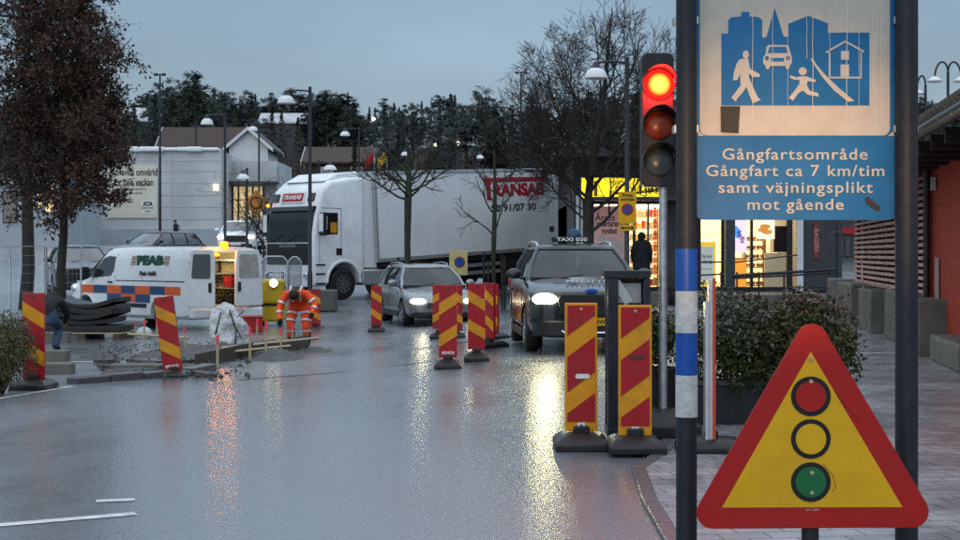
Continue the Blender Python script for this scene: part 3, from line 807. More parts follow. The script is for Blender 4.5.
# building at the far left, behind the trees
Y2 = 96.0; o2 = at(10, Y2)
t = thing('shop_building', 'pale blue-grey building with lit windows behind the trees at the left', 'building', (o2, Y2, gz(0, Y2)))
def l2(px): return at(px, Y2) - o2
def z2(py): return zat(py, Y2) - gz(0, Y2)
B().bx(l2(-110), l2(62), 0, 10, -1, z2(172)).obj('wall', MT['facade_grey'], t)
B().bx(l2(-112), l2(63.5), -.5, 10.3, z2(172), z2(167)).obj('roof', MT['facade_dark'], t)
for px0, px1, py0, py1, lit in ((38, 43, 190, 196, 1), (38.5, 42, 201, 208, 1), (46, 54, 188, 212, 1), (4, 16, 192, 222, 0), (-30, -14, 192, 222, 0), (-60, -40, 192, 222, 1)):
    wf = B().bx(l2(px0) - .06, l2(px1) + .06, -.06, .02, z2(py1) - .06, z2(py0) + .06).obj('window', MT['dark_steel'], t)
    B().bx(l2(px0), l2(px1), -.08, -.063, z2(py1), z2(py0)).obj('window_pane', M('lit_window_far', (.6, .45, .25), .3, var=.4, emit=(1.0, .72, .30), estr=1.3) if lit else MT['car_glass'], wf)

MT['snow_dim'] = M('thin_roof_snow', (.42, .44, .46), .8, var=.3, vscale=.8)
# houses on the slope
def house(px, py_eave, Y, w, d, he, hr, rz, label, wall, roof, windows=2, chimney=True, snow=False):
    x = at(px, Y); z = zat(py_eave, Y) - he
    t = thing('house', label, 'house', (x, Y, z), R(rz), 'houses on the wooded slope')
    b = B(); b.bx(-w / 2, w / 2, -d / 2, d / 2, -6, he); b.prism([(-d / 2, he), (d / 2, he), (0, he + hr)], -w / 2, w / 2, 'yz'); b.obj('wall', wall, t)
    rf = B(); o = .5; k = hr / (d / 2)
    for s in (-1, 1):
        p = [(s * (d / 2 + o), he - o * k), (0, he + hr), (0, he + hr + .22), (s * (d / 2 + o), he - o * k + .22)]
        rf.prism(p, -w / 2 - .45, w / 2 + .45, 'yz')
    ro = rf.obj('roof', roof, t)
    vb = B()
    for s in (-1, 1):
        for e in (-1, 1):
            p = [(e * (d / 2 + o + .05), he - o * k - .12), (0, he + hr - .1), (0, he + hr + .26), (e * (d / 2 + o + .05), he - o * k + .26)]
            vb.prism(p, s * (w / 2 + .46), s * (w / 2 + .52), 'yz')
    vb.obj('barge_board', MT['white_gable'], ro)
    if chimney: B().bx(w * .18, w * .18 + .8, -.4, .4, he + hr * .6, he + hr + 1).obj('chimney', MT['red_wall'], ro)
    for i in range(windows):
        xx = (i - (windows - 1) / 2) * w / (windows + .4)
        f = B().bx(xx - .65, xx + .65, -d / 2 - .08, -d / 2 + .02, he * .42, he * .86).obj('window', MT['white_gable'], t)
        B().bx(xx - .52, xx + .52, -d / 2 - .10, -d / 2 - .082, he * .47, he * .81).obj('window_pane', MT['car_glass'], f)
    return t
house(206, 157, 152, 7.8, 9, 4, 2.8, 0, 'brown-roofed house with its long roof slope above the block building', MT['brown_roof'], MT['brown_roof'], 2, False)
house(254, 149, 146, 7, 3.7, 5, 1.6, -90, 'white gabled house wing with brown roof above the lit entrance', MT['white_gable'], MT['brown_roof'], 1, False)
house(345, 164, 160, 7.5, 7, 3.5, 1.6, 0, 'low brown house with a wide roof behind the lorry cab', MT['brown_roof'], MT['brown_roof'], 2, False)
house(285, 124, 236, 6.5, 6, 4, 1.5, 0, 'pale house with snowy roof among the pines above the lorry cab', MT['facade_dark'], MT['snow_dim'], 0, False)
house(140, 122, 232, 5, 6, 4, 2.0, 0, 'pale house with snowy roof among the pines beside the leafy tree', MT['facade_dark'], MT['snow_dim'], 0, False)

# ------------------------------------------------------------------ the bakery shop
YS = 44.0; XS0 = at(574, YS); FLZ = .42
shop = thing('shop_building', 'lit shop with yellow sign, large windows and dark frame beside the lorry', 'shop', (XS0, YS, 0))
def sx(px): return at(px, YS) - XS0
def sz(py): return zat(py, YS)
b = B()
W_ = sx(842)
b.bx(0, W_, 0, 9, -.1, FLZ - .02)                       # plinth
b.bx(0, W_, .0, 9, sz(201), 4.3)                        # fascia and upper wall
b.bx(0, .12, 0.02, 9, FLZ, sz(201))
b.bx(sx(803), W_, -.02, 9, FLZ, sz(201))                  # dark panel right
b.bx(0, W_, 3.6, 9, FLZ, sz(201))                       # back
b.bx(sx(662), sx(699), -.01, .25, FLZ, sz(201))
b.bx(0.12, sx(592), .015, .2, FLZ, sz(201))
b.obj('wall', MT['facade_dark'], shop)
B().bx(.13, W_ - 1.2, .26, 3.59, FLZ - .019, FLZ).obj('floor_sheet', M('shop_floor_tiles', (.35, .31, .26), .4), shop)
B().bx(.13, W_ - 1.2, 3.5, 3.58, FLZ + .01, sz(202)).obj('back_wall', M('glowing_cream_shop_wall', (.80, .70, .54), .6, var=.35, vscale=1.6, emit=(1.0, .64, .28), estr=1.05), shop)  # wall given its own glow in place of lamplight falling on it
b = B()
for y in (.8, 1.8, 2.8): b.bx(.3, W_ - 1.3, y - .22, y + .22, sz(202) - .10, sz(202) - .05)
b.obj('ceiling_lamp', MT['window_warm'], shop)
B().bx(-.6, W_ + .3, -1.1, 9.3, 4.3, 4.48).obj('roof', MT['facade_dark'], shop)
cp = B().bx(sx(583), sx(690), -1.0, 0, sz(201.5) + .0, sz(198)).obj('canopy', MT['facade_dark'], shop)
# yellow backlit sign with an arched right end
def arch(px0, px1, py0, py1):
    x0, x1, z0, z1 = sx(px0), sx(px1), sz(py1), sz(py0)
    p = [(x0, z0), (x1, z0)]
    for i in range(9):
        a = i / 8 * math.pi / 2; p.append((x1 - (1 - math.cos(a)) * .95, z0 + .08 + (z1 - z0 - .08) * math.sin(a)))
    return p + [(x0, z1)]
sg = B().prism(arch(578.5, 661, 178, 200), -.62, -.42, 'xz').obj('sign_box', MT['facade_dark'], shop)
B().prism([(x, z) for x, z in [(px_ * .985 + sx(584) * .015, pz) for px_, pz in arch(580, 660, 179, 199)]], -.64, -.622, 'xz').obj('sign_face', MT['yellow_lit'], sg)
b = B(); r = random.Random(4)
for k in range(2):
    x = sx(632 + k * 10); pts = []
    for i in range(14): pts.append((x + i * .035 + r.uniform(-.05, .05), -.655, sz(189.5) + .17 * math.sin(i * 1.9 + k) + r.uniform(-.04, .04)))
    b.tube(pts, .022, 4)
b.tube([(sx(594), -.655, sz(182)), (sx(594), -.655, sz(197))], .05, 4)
b.obj('sign_script', M('brown_sign_script', (.16, .10, .01), .5), sg)
# frames, posters, panes
b = B()
for px, w in ((592, .1), (626, .09), (634, .08), (648, .05), (662, .1), (699, .1), (722.5, .08), (732.5, .08), (751.5, .08), (789.5, .16)):
    b.bx(sx(px) - w / 2, sx(px) + w / 2, -.05, .08, FLZ, sz(201))
b.bx(sx(592), sx(803), -.045, .075, FLZ + .0, FLZ + .12)
b.bx(sx(592), sx(803), -.055, .085, sz(204.5), sz(201))
b.obj('window_frame', MT['dark_steel'], shop)
B().bx(sx(723), sx(732.3), -.5, -.2, .02, sz(201)).obj('pillar', M('blue_grey_pillar', (.045, .055, .065), .5, var=.2), shop)
MT['post_white'] = M('white_post_paint', (.62, .66, .70), .5, var=.08)
B().bx(sx(575.5), sx(578.5), -.35, -.2, .02, sz(196)).obj('white_post', MT['post_white'], shop)
B().bx(sx(580), sx(582.2), -.3, -.2, .02, sz(196)).obj('white_post', MT['post_white'], shop)
B().bx(sx(796), sx(802.5), -.12, -.03, FLZ, sz(204)).obj('white_post', MT['post_white'], shop)
b = B()
for a, c in ((634.5, 661.5), (699.6, 722), (733, 751), (752, 789)): b.bx(sx(a) + .02, sx(c) - .02, .0, .012, FLZ + .13, sz(205))
b.obj('window_pane', MT['pane'], shop)
pk = B().bx(sx(593), sx(625), -.03, .0, FLZ + .13, sz(206)).obj('poster', MT['pink_poster'], shop)
text('Årets', .26, MT['sign_black'], pk, (sx(605), -.032, sz(218)), FRONT, bold=.004)
text('underbaraste\nmysfest', .24, MT['sign_black'], pk, (sx(609), -.032, sz(227.5)), FRONT, bold=.006, shear=.15, line=.9, width=.78)
b = B().prism(circle(sx(611), sz(243), .30, 20, .17) , -.036, -.031, 'xz').prism(circle(sx(601), sz(238), .10, 14), -.037, -.031, 'xz').prism(circle(sx(617), sz(248), .24, 18, .2), -.038, -.031, 'xz')
b.obj('poster_picture', M('poster_cream_shape', (.62, .52, .48), .5), pk)
wp = B().bx(sx(700.5), sx(713.5), .03, .045, sz(281), sz(246.5)).obj('poster', M('white_window_poster', (.68, .70, .72), .5, emit=(.8, .85, .9), estr=.5), shop)
text('Ny bröd\nvarje dag', .15, MT['sign_black'], wp, (sx(707), .027, sz(259)), FRONT, bold=.003, width=.30)
text('välkommen', .07, MT['sign_black'], wp, (sx(706), .027, sz(269)), FRONT)
B().bx(sx(699.8), sx(716), .05, .07, FLZ + .13, sz(242)).obj('backlit_panel', M('yellow_window_panel', (.62, .46, .03), .5, emit=(1, .66, .05), estr=.95), shop)
b = B().bx(sx(700), sx(715.5), .05, .12, sz(241), sz(238.5)); b.bx(sx(717), sx(718.5), .1, .14, FLZ + .2, sz(210)); b.obj('light_strip', light_mat('shop_strip_light', (1.0, .84, .4), 2.6), shop)
lp = B().bx(sx(732.6), sx(746.5), -.02, .03, sz(252.5), sz(214)).obj('backlit_poster', M('backlit_pink_poster', (.6, .5, .6), .3, var=.25, vscale=2, emit=(.98, .72, .95), estr=.9), shop)
b = B().prism(circle(sx(737.5), sz(233), .09, 12, .16), -.026, -.021, 'xz').bx(sx(734), sx(737), -.026, -.021, sz(229), sz(226)); b.obj('poster_picture', M('poster_blue_shape', (.1, .3, .8), .4, emit=(.12, .42, 1.0), estr=.6), lp)
text('kaffe', .2, M('poster_violet', (.12, .06, .3), .4), lp, (sx(741), -.027, sz(237)), (R(90), R(70), 0), bold=.004)
bp = B().bx(sx(757), sx(774.5), -.02, .03, sz(239), sz(211)).obj('backlit_poster', M('backlit_bread_poster', (.7, .5, .35), .3, var=.1, vscale=2, emit=(1.0, .76, .52), estr=1.25), shop)
b = B()
for cx_, cz_ in ((763, 230), (767, 232), (765, 226.5)): b.prism(circle(sx(cx_), sz(cz_), .16, 14, .07), -.026, -.021, 'xz')
b.obj('poster_picture', M('poster_bread', (.5, .22, .05), .4, emit=(.8, .34, .07), estr=.6), bp)
B().bx(sx(774.5), sx(787), .09, .13, sz(252), sz(226)).obj('screen', MT['black'], shop)
B().bx(sx(768), sx(788.5), .5, .6, FLZ, sz(253)).obj('counter_wall', M('glowing_grey_green_counter', (.50, .47, .34), .5, emit=(.8, .74, .5), estr=.28), shop)  # glow put into the counter wall to brighten it
B().bx(sx(774), sx(789), .55, .62, sz(252.5), sz(203)).obj('partition', M('glowing_warm_grey_partition', (.55, .44, .30), .5, emit=(1, .74, .42), estr=.55), shop)  # partition emits by itself to brighten the window
rs = B().bx(sx(813.5), sx(818), -.06, -.021, sz(259), sz(222)).obj('vertical_sign', M('dim_red_vertical_sign', (.22, .045, .05), .5), shop)
text('BAGERI', .2, M('pale_red_lettering', (.5, .2, .2), .5), rs, (sx(815.8), -.063, sz(240)), (R(90), R(90), 0), bold=.004)
# shelves of bread in the window
sh = thing('bread_shelf', 'brightly lit shelf rack filled with loaves behind the shop window', 'shelf', (sx(761) + XS0, YS + .9, FLZ))
b = B()
for i in range(6): b.bx(-.30, .30, 0, .45, .12 + i * .27, .145 + i * .27)
for x in (-.31, .31): b.bx(x - .015, x + .015, 0, .45, 0, 1.75)
b.obj('rack', MT['wood'], sh)
r = random.Random(6)
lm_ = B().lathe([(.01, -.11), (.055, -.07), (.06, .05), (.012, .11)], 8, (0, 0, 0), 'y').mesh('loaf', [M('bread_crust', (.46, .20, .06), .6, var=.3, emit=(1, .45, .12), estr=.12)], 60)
for i in range(6):
    for j in range(5):
        o = bpy.data.objects.new('loaf', lm_); COL.objects.link(o); o.location = sh.location + Vector((-.25 + j * .12 + r.uniform(-.015, .015), .14 + r.uniform(0, .1), .15 + i * .27 + .055))
        tag(o, 'small golden loaf of bread on the lit rack behind the shop window', 'bread', 'loaves on the bread rack')
sh2 = thing('display_counter', 'orange glowing bakery counter below the pink backlit poster', 'counter', (sx(741) + XS0, YS + .55, FLZ))
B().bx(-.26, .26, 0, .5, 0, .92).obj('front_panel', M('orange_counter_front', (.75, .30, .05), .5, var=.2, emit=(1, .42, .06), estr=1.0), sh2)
B().bx(-.28, .28, -.03, .55, .92, .96).obj('top', MT['wood'], sh2)
sh3 = thing('goods_shelf', 'warm lit shelf with red and golden goods inside the shop door', 'shelf', (sx(650) + XS0, YS + 2.2, FLZ))
b = B()
for i in range(7): b.bx(-.5, .5, 0, .4, .1 + i * .35, .13 + i * .35)
b.bx(-.52, -.5, 0, .4, 0, 2.5).bx(.5, .52, 0, .4, 0, 2.5); b.obj('rack', MT['wood'], sh3)
pk_ = [B().box((0, 0, .5), (.09, .2, 1)).mesh('packet', [m_]) for m_ in (MT['red_plastic'], MT['wood'], M('golden_goods', (.65, .35, .05), .5))]
for i in range(7):
    for j in range(8):
        h = r.uniform(.12, .26); o = bpy.data.objects.new('packet', pk_[r.randint(0, 2)]); COL.objects.link(o)
        o.location = sh3.location + Vector((-.42 + j * .12, .18, .131 + i * .35)); o.scale = (1, 1, h)
        tag(o, 'small packet of goods standing on the shelf inside the lit shop door', 'packet', 'packets on the goods shelf')
b = B()
for i in range(12): b.lathe([(.005, -.05), (.045, -.02), (.045, .02), (.005, .05)], 8, (0, 0, -.06 - i * .17), 'z')
b.tube([(0, 0, 0), (0, 0, -2.1)], .006, 4)
tag(b.obj('hanging_garland', M('glowing_red_garland', (.6, .05, .03), .4, emit=(1, .12, .05), estr=.8), None, smooth=60, loc=(sx(656) + XS0, YS + .25, sz(206))), 'string of glowing red baubles hanging inside the shop door', 'garland')

# ramp railing in front of the shop
rl = thing('ramp_railing', 'dark steel ramp railing in front of the shop windows', 'railing', (at(690, 40), 40, 0))
def rx(px): return at(px, 40) - at(690, 40)
def rz_(py): return zat(py, 40)
b = B()
b.tube([(rx(688), 0, rz_(276)), (rx(724), 0, rz_(274))], .022, 8).tube([(rx(688), 0, rz_(262.5)), (rx(724), 0, rz_(262))], .022, 8).tube([(rx(732), .3, rz_(263)), (rx(800), .3, rz_(255))], .018, 8)
b.tube([(rx(732), 0, rz_(276)), (rx(836), 0, rz_(269.5))], .042, 8).tube([(rx(732), 0, rz_(278.5)), (rx(836), 0, rz_(273))], .026, 8).tube([(rx(732), 0, rz_(288)), (rx(836), 0, rz_(287))], .022, 8)
b.obj('rail', MT['dark_steel'], rl, smooth=60)
for px in (691, 721, 737, 759, 784, 830):
    B().tube([(rx(px), 0, -.05), (rx(px), 0, rz_(272))], .024, 8).obj('post', MT['dark_steel'], rl, smooth=60)
B().bx(rx(690), rx(838), .15, 3.9, .02, .40).obj('ramp_deck', MT['concrete'], rl)
gp_ = thing('steel_post', 'tall dark steel post at the right end of the ramp railing', 'post', (at(837, 39), 39, 0))
B().tube([(0, 0, 0), (0, 0, zat(212, 39))], .035, 8).obj('shaft', MT['dark_steel'], gp_, smooth=60)
B().lathe([(.05, 0), (.07, .03), (.05, .09), (.01, .12)], 10, (0, 0, zat(235, 39)), 'z').obj('clamp', MT['dark_steel'], gp_, smooth=60)

# ------------------------------------------------------------------ red building and slatted fence on the right
def wl_(y): return 6.67 + .153 * (y - 21.5)
WA = -math.atan2(.153, 1.0)                 # the wall runs along local +Y
def on_wall(y): return Vector((wl_(y), y, 0))
rb = thing('red_building', 'red rendered building with tiled eaves at the right edge', 'building', on_wall(23.0), WA)
L = 13.0
B().bx(.02, 9, -L, 0, -.05, 3.12).obj('wall', MT['red_wall'], rb)
b = B()
b.bx(-.03, .06, -.14, .02, .0, 3.1); 
b.obj('corner_board', MT['red_wood'], rb)
b = B()
sl = .62
b.prism([(-.75, 2.95), (9, 2.95 + 9.75 * sl), (9, 3.07 + 9.75 * sl), (-.75, 3.07)], -L - .5, 11.8, 'xz')
roof = b.obj('roof', MT['dark_timber'], rb)
b = B()
for i in range(100):
    y = -L - .4 + i * .245
    for k in range(7):
        x = -.80 + k * .42; z = 3.11 + (x + .75) * sl
        b.tube([(x, y, z + .02), (x + .45, y, z + .45 * sl - .005)], .10, 6, cap=True)
b.obj('roof_tile', MT['tile'], roof, smooth=60)
B().tube([(-.86, -L - .5, 2.95), (-.86, 11.9, 2.95)], .075, 10).obj('gutter', MT['black'], roof, smooth=60)
for i in range(22): B().bx(-.7, .0, -L + .2 + i * 1.1, -L + .3 + i * 1.1, 2.76, 2.94).obj('rafter_end', MT['dark_timber'], roof)
B().bx(-.04, .0, -.9, -.78, .80, 1.45).obj('cable_duct', MT['aluminium'], rb)
B().bx(-.06, .0, -.62, -.45, 2.45, 2.65).obj('junction_box', MT['aluminium'], rb)
B().tube([(-.10, -.36, 2.9), (-.10, -.36, .85)], .05, 8).obj('downpipe', MT['black'], rb, smooth=60)
fn = thing('slat_fence', 'pinkish horizontal slat fence on concrete blocks beside the red building', 'fence', on_wall(23.2), WA)
FL = 11.6
b = B(); r = random.Random(12)
for i in range(19):
    z = .90 + i * .106
    for k in range(4):
        b.box((-.02 + r.uniform(-.004, .004), FL * (k + .5) / 4, z), (.026, FL / 4 - .01, .058), 0, (0, R(24), 0))
b.obj('slat_panel', MT['slat'], fn)
for k in range(9):
    B().bx(.02, .11, FL * k / 8 - .05, FL * k / 8 + .05, .84, 2.9).obj('post', MT['red_wood'], fn)
B().bx(-.05, .12, 0, FL, .845, .89).obj('sill', MT['slat'], fn)
B().bx(.10, .28, 0, FL, .0, .84).obj('base_wall', MT['facade_dark'], fn)  # dark colour stands for the shade in the recess between the blocks
B().bx(.25, .30, 0, FL + .1, .84, 2.85).obj('backing', M('dark_space_shade', (.02, .016, .014), .8), fn)  # near-black sheet in place of the shaded space behind the slats
B().bx(-.06, .10, -.24, .0, .8, 2.95).obj('end_post', MT['red_wood'], fn)
for y0, y1, x0, h, lab in ((37.4, 38.6, -.35, .86, 'concrete block farthest along the wall, next to the steel post'), (31.3, 34.7, -.42, .84, 'long concrete block under the far half of the slat fence'), (27.9, 30.2, -.38, .80, 'concrete block under the middle of the slat fence'),
                          (23.5, 26.4, -.30, .86, 'concrete block under the near end of the slat fence'), (21.5, 23.0, -.38, .82, 'concrete block in front of the red wall corner')):
    o = B().bx(x0, .30, 0, y1 - y0, -.02, h).obj('concrete_block', MT['concrete'], None, bevel=.03, loc=on_wall(y0), rot=(0, 0, WA)); o.location.z = .022
    tag(o, lab, 'concrete block', 'concrete blocks along the slat fence')
o = B().bx(-.25, .35, 0, 2.4, -.02, .36).obj('stone_bench', MT['concrete'], None, bevel=.05, loc=on_wall(18.6) + Vector((-.05, 0, .022)), rot=(0, 0, WA))
tag(o, 'low pale stone bench by the red wall at the right edge', 'bench')
ln = B().bx(at(846, 22.4), at(930, 22.4), 22.33, 22.43, .02, .026)
tag(ln.obj('paint_line', MT['road_paint']), 'white painted line across the pavers by the concrete blocks', 'paint line')
# curved lamps above the roof
def curved_lamp(px, py_top, Y, sides, label, reach):
    x = at(px, Y); t = thing('street_lamp', label, 'street lamp', (x, Y, 0))
    zt = zat(py_top, Y)
    B().tube([(0, 0, 0), (0, 0, zt - .55)], .06, 8).obj('pole', MT['dark_steel'], t, smooth=60)
    for s in sides:
        a = B(); pts = [(s * reach * (.5 - .5 * math.cos(i / 10 * math.pi)), 0, zt - .55 + .55 * math.sin(i / 10 * math.pi) - (.25 * i / 10)) for i in range(11)]
        a.tube(pts, .042, 8); arm = a.obj('arm', MT['dark_steel'], t, smooth=60)
        B().lathe([(.05, .14), (.12, .1), (.32, -.04), (.30, -.10), (.05, -.12)], 14, (s * reach, 0, zt - .85), 'z').obj('lamp_head', MT['dome'], arm, smooth=50)
    return t
curved_lamp(948, 59, 62, (-1, 1), 'street lamp with two curved arms rising above the red building roof', .55)
curved_lamp(925.5, 73, 66, (-1,), 'street lamp with one curved arm above the red building roof', .38)

# dark building seen between the shop and the slat fence
YF = 66.0; fx = at(852, YF)
fb_ = thing('far_building', 'dark building with a red band in the gap between shop and slat fence', 'building', (fx, YF, gz(0, YF) * 0))
B().bx(at(800, YF) - fx, at(960, YF) - fx, 0, 8, -.1, zat(160, YF)).obj('wall', MT['facade_dark'], fb_)
B().bx(at(836, YF) - fx, at(872, YF) - fx, -.12, -.01, zat(234, YF), zat(227, YF)).obj('red_band', MT['red_plastic'], fb_)
b = B()
for px in (838, 845, 852): b.bx(at(px, YF) - fx, at(px + 5, YF) - fx, -.06, -.005, zat(256, YF), zat(238, YF))
b.obj('window', MT['car_glass'], fb_)
# ------------------------------------------------------------------ street lamps with white bell shades
def bell_lamp(hx_, hy, px, Y, label, dia=.46, plates=False):
    x = at(px, Y); z0 = gz(x, Y); dx = at(hx_, Y) - x; zt = zat(hy, Y) - z0 + .24
    t = thing('street_lamp', label, 'street lamp', (x, Y, z0), 0, 'street lamps with white bell shades')
    B().tube([(0, 0, -.05), (0, 0, 1.2), (0, 0, 1.22), (0, 0, zt + .12)], [.075, .07, .055, .045], 10).obj('pole', MT['dark_steel'], t, smooth=60)
    B().tube([(0, 0, zt), (dx * .5, 0, zt + .03), (dx, 0, zt)], .025, 8).obj('arm', MT['dark_steel'], t, smooth=60)
    B().lathe([(.02, .0), (.055, -.02), (.07, -.10), (.12, -.13)], 16, (dx, 0, zt + .03), 'z').obj('lamp_cap', MT['dark_steel'], t, smooth=50)
    k = dia / 2
    B().lathe([(.07, 0), (k * .50, -.025), (k * .78, -.08), (k * .94, -.16), (k, -.23), (k * .97, -.235), (.03, -.215)], 20, (dx, 0, zt - .10), 'z').obj('lamp_shade', MT['dome'], t, smooth=35)
    return t
bell_lamp(286, 100, 310, 41, 'tall street lamp in front of the lorry windscreen', .48)
bell_lamp(207, 122, 225, 54, 'street lamp standing before the white pickup and lit entrance', .46)
bell_lamp(253, 129, 259, 74, 'street lamp with its shade against the white house gable', .5)
bell_lamp(345, 134, 359, 74, 'street lamp beyond the lorry, highest shade left of the trailer', .5)
bell_lamp(243, 177, 247, 60, 'low street lamp beside the lit entrance', .52)
bell_lamp(330, 168, 318.5, 66, 'street lamp with its shade just above the lorry cab roof', .6)
bell_lamp(405, 154, 411, 84, 'small far street lamp above the mossy pollarded tree', .45)
bell_lamp(480, 157, 473, 90, 'small far street lamp above the trailer near the red lettering', .45)
tl = bell_lamp(596, 74, 627, 32, 'street lamp carrying yellow parking plates in front of the shop', .5)
b = B().bx(-.19, .19, -.09, -.075, zat(223, 32) - .02, zat(192, 32)); pl = b.obj('parking_plate', MT['sign_yellow'], tl, bevel=.004)
zc = (zat(209.5, 32))
B().prism(circle(0, zc, .125), -.096, -.0905, 'xz').obj('prohibition_ring', MT['sign_red'], pl)
B().prism(circle(0, zc, .095), -.101, -.0965, 'xz').obj('prohibition_disc', MT['band_blue'], pl)
b = B().box((0, -.1035, zc), (.2, .004, .028), 0, (0, R(45), 0)); b.obj('prohibition_bar', MT['sign_red'], pl)
text('Privat\nområde', .095, MT['sign_black'], pl, (0, -.094, zat(197.5, 32)), FRONT, bold=.002, line=.9)
b = B().bx(-.19, .19, -.09, -.075, zat(223, 32) - .17, zat(223, 32) - .04); p2_ = b.obj('arrow_plate', MT['sign_yellow'], tl, bevel=.004)
zz = zat(223, 32) - .105
b = B().bx(-.1, .1, -.096, -.0905, zz - .012, zz + .012)
for s in (-1, 1): b.prism([(s * .15, zz), (s * .09, zz + .035), (s * .09, zz - .035)], -.0962, -.0906, 'xz')
b.obj('double_arrow', MT['sign_black'], p2_)

def mast(px, py_top, Y, label, arm):
    x = at(px, Y); z0 = gz(x, Y) if Y < 112 else hz_(x, Y); zt = zat(py_top, Y) - z0
    t = thing('lighting_mast', label, 'mast', (x, Y, z0))
    B().tube([(0, 0, -.2), (0, 0, zt)], [.11, .06], 8).obj('pole', MT['dark_steel'], t, smooth=60)
    b = B().bx(-arm, arm, -.05, .05, zt - .08, zt)
    for s in (-1, 1): b.box((s * arm, -.05, zt - .05), (.26, .22, .18))
    b.obj('floodlight_bar', MT['dark_steel'], t)
mast(160, 74, 105, 'tall thin lighting mast standing above the block building', .28)
mast(196, 126, 125, 'short thin mast in front of the brown house roof', .15)
mast(521, 72, 130, 'lighting mast above the wood right of the lorry', .4)
mast(461, 143, 120, 'thin far mast in front of the wood above the trailer', .25)
for px, py, Y, lab in ((436, 145, 180, 'warm far lamp glowing in the wood above the trailer centre'), (458, 143.5, 180, 'pale far lamp glowing in the wood beside the thin mast'), (373.5, 119, 190, 'faint far lamp high in the wood above the lorry cab')):
    t = thing('far_lamp', lab, 'lamp', (at(px, Y), Y, hz_(at(px, Y), Y)))
    h = zat(py, Y) - hz_(at(px, Y), Y)
    B().tube([(0, 0, -.5), (0, 0, h)], .08, 6).obj('pole', MT['dark_steel'], t)
    B().lathe([(.02, -.22), (.2, -.1), (.22, .08), (.03, .22)], 10, (0, -.1, h), 'z').obj('lamp_head', MT['warm_lamp'], t, smooth=60)
# flags
for px, c, lab in ((374.5, MT['sign_red'], 'red flag hanging limp on a pole beyond the lorry roof'), (387, MT['sign_yellow'], 'yellow flag hanging limp on a pole beyond the lorry roof')):
    Y = 100; x = at(px, Y); z0 = gz(x, Y); t = thing('flag_pole', lab, 'flag', (x, Y, z0))
    zt = zat(149, Y) - z0
    B().tube([(0, 0, 0), (0, 0, zt)], .045, 6).obj('pole', MT['aluminium'], t)
    b = B(); n = 8
    for i in range(n + 1):
        u = i / n
        for j in range(6):
            v = j / 5; b.v.append((-.08 - u * .55, .08 * math.sin(u * 9 + v), zt - .15 - v * .75 - u * .55 + .05 * math.sin(u * 7)))
    for i in range(n):
        for j in range(5): k = i * 6 + j; b.f.append((k, k + 1, k + 7, k + 6)); b.m.append(0)
    f = b.obj('flag_cloth', c, t, smooth=60); f.modifiers.new('thick', 'SOLIDIFY').thickness = .012

def sign_post(name, label, px, py, Y, face, shape):
    x = at(px, Y); z0 = gz(x, Y); zc = zat(py, Y) - z0
    t = thing(name, label, 'sign', (x, Y, z0))
    B().tube([(0, 0, -.05), (0, 0, zc + .2)], .04, 8).obj('post', MT['steel'], t, smooth=60)
    shape(t, zc)
    return t
def diamond(t, zc):
    k = .62; p = B().prism([(0, zc - k), (k, zc), (0, zc + k), (-k, zc)], -.07, -.05, 'xz').obj('sign_plate', MT['orange_sign'], t)
    B().prism(circle(0, zc, .30), -.08, -.072, 'xz').obj('symbol_ring', MT['sign_black'], p)
    B().prism(circle(0, zc, .22), -.086, -.081, 'xz').obj('symbol_disc', MT['orange_sign'], p)
sign_post('diamond_sign', 'orange diamond sign by the lit entrance left of the lorry', 256.5, 203, 70, None, diamond)
def ysq(t, zc):
    p = B().bx(-.25, .25, -.06, -.04, zc - .33, zc + .33).obj('sign_plate', M('pale_yellow_sheet', (.60, .52, .22), .4, dirt=.2), t, bevel=.005)
    B().prism(circle(.03, zc + .02, .15), -.068, -.0605, 'xz').obj('symbol_ring', M('dull_red_print', (.2, .06, .06), .4), p)
    B().prism(circle(.03, zc + .02, .11), -.074, -.0685, 'xz').obj('symbol_disc', MT['band_blue'], p)
tq = sign_post('parking_sign', 'pale yellow temporary parking sign behind the silver estate car', 458, 263, 40.5, None, ysq); tq.rotation_euler.z = R(14)

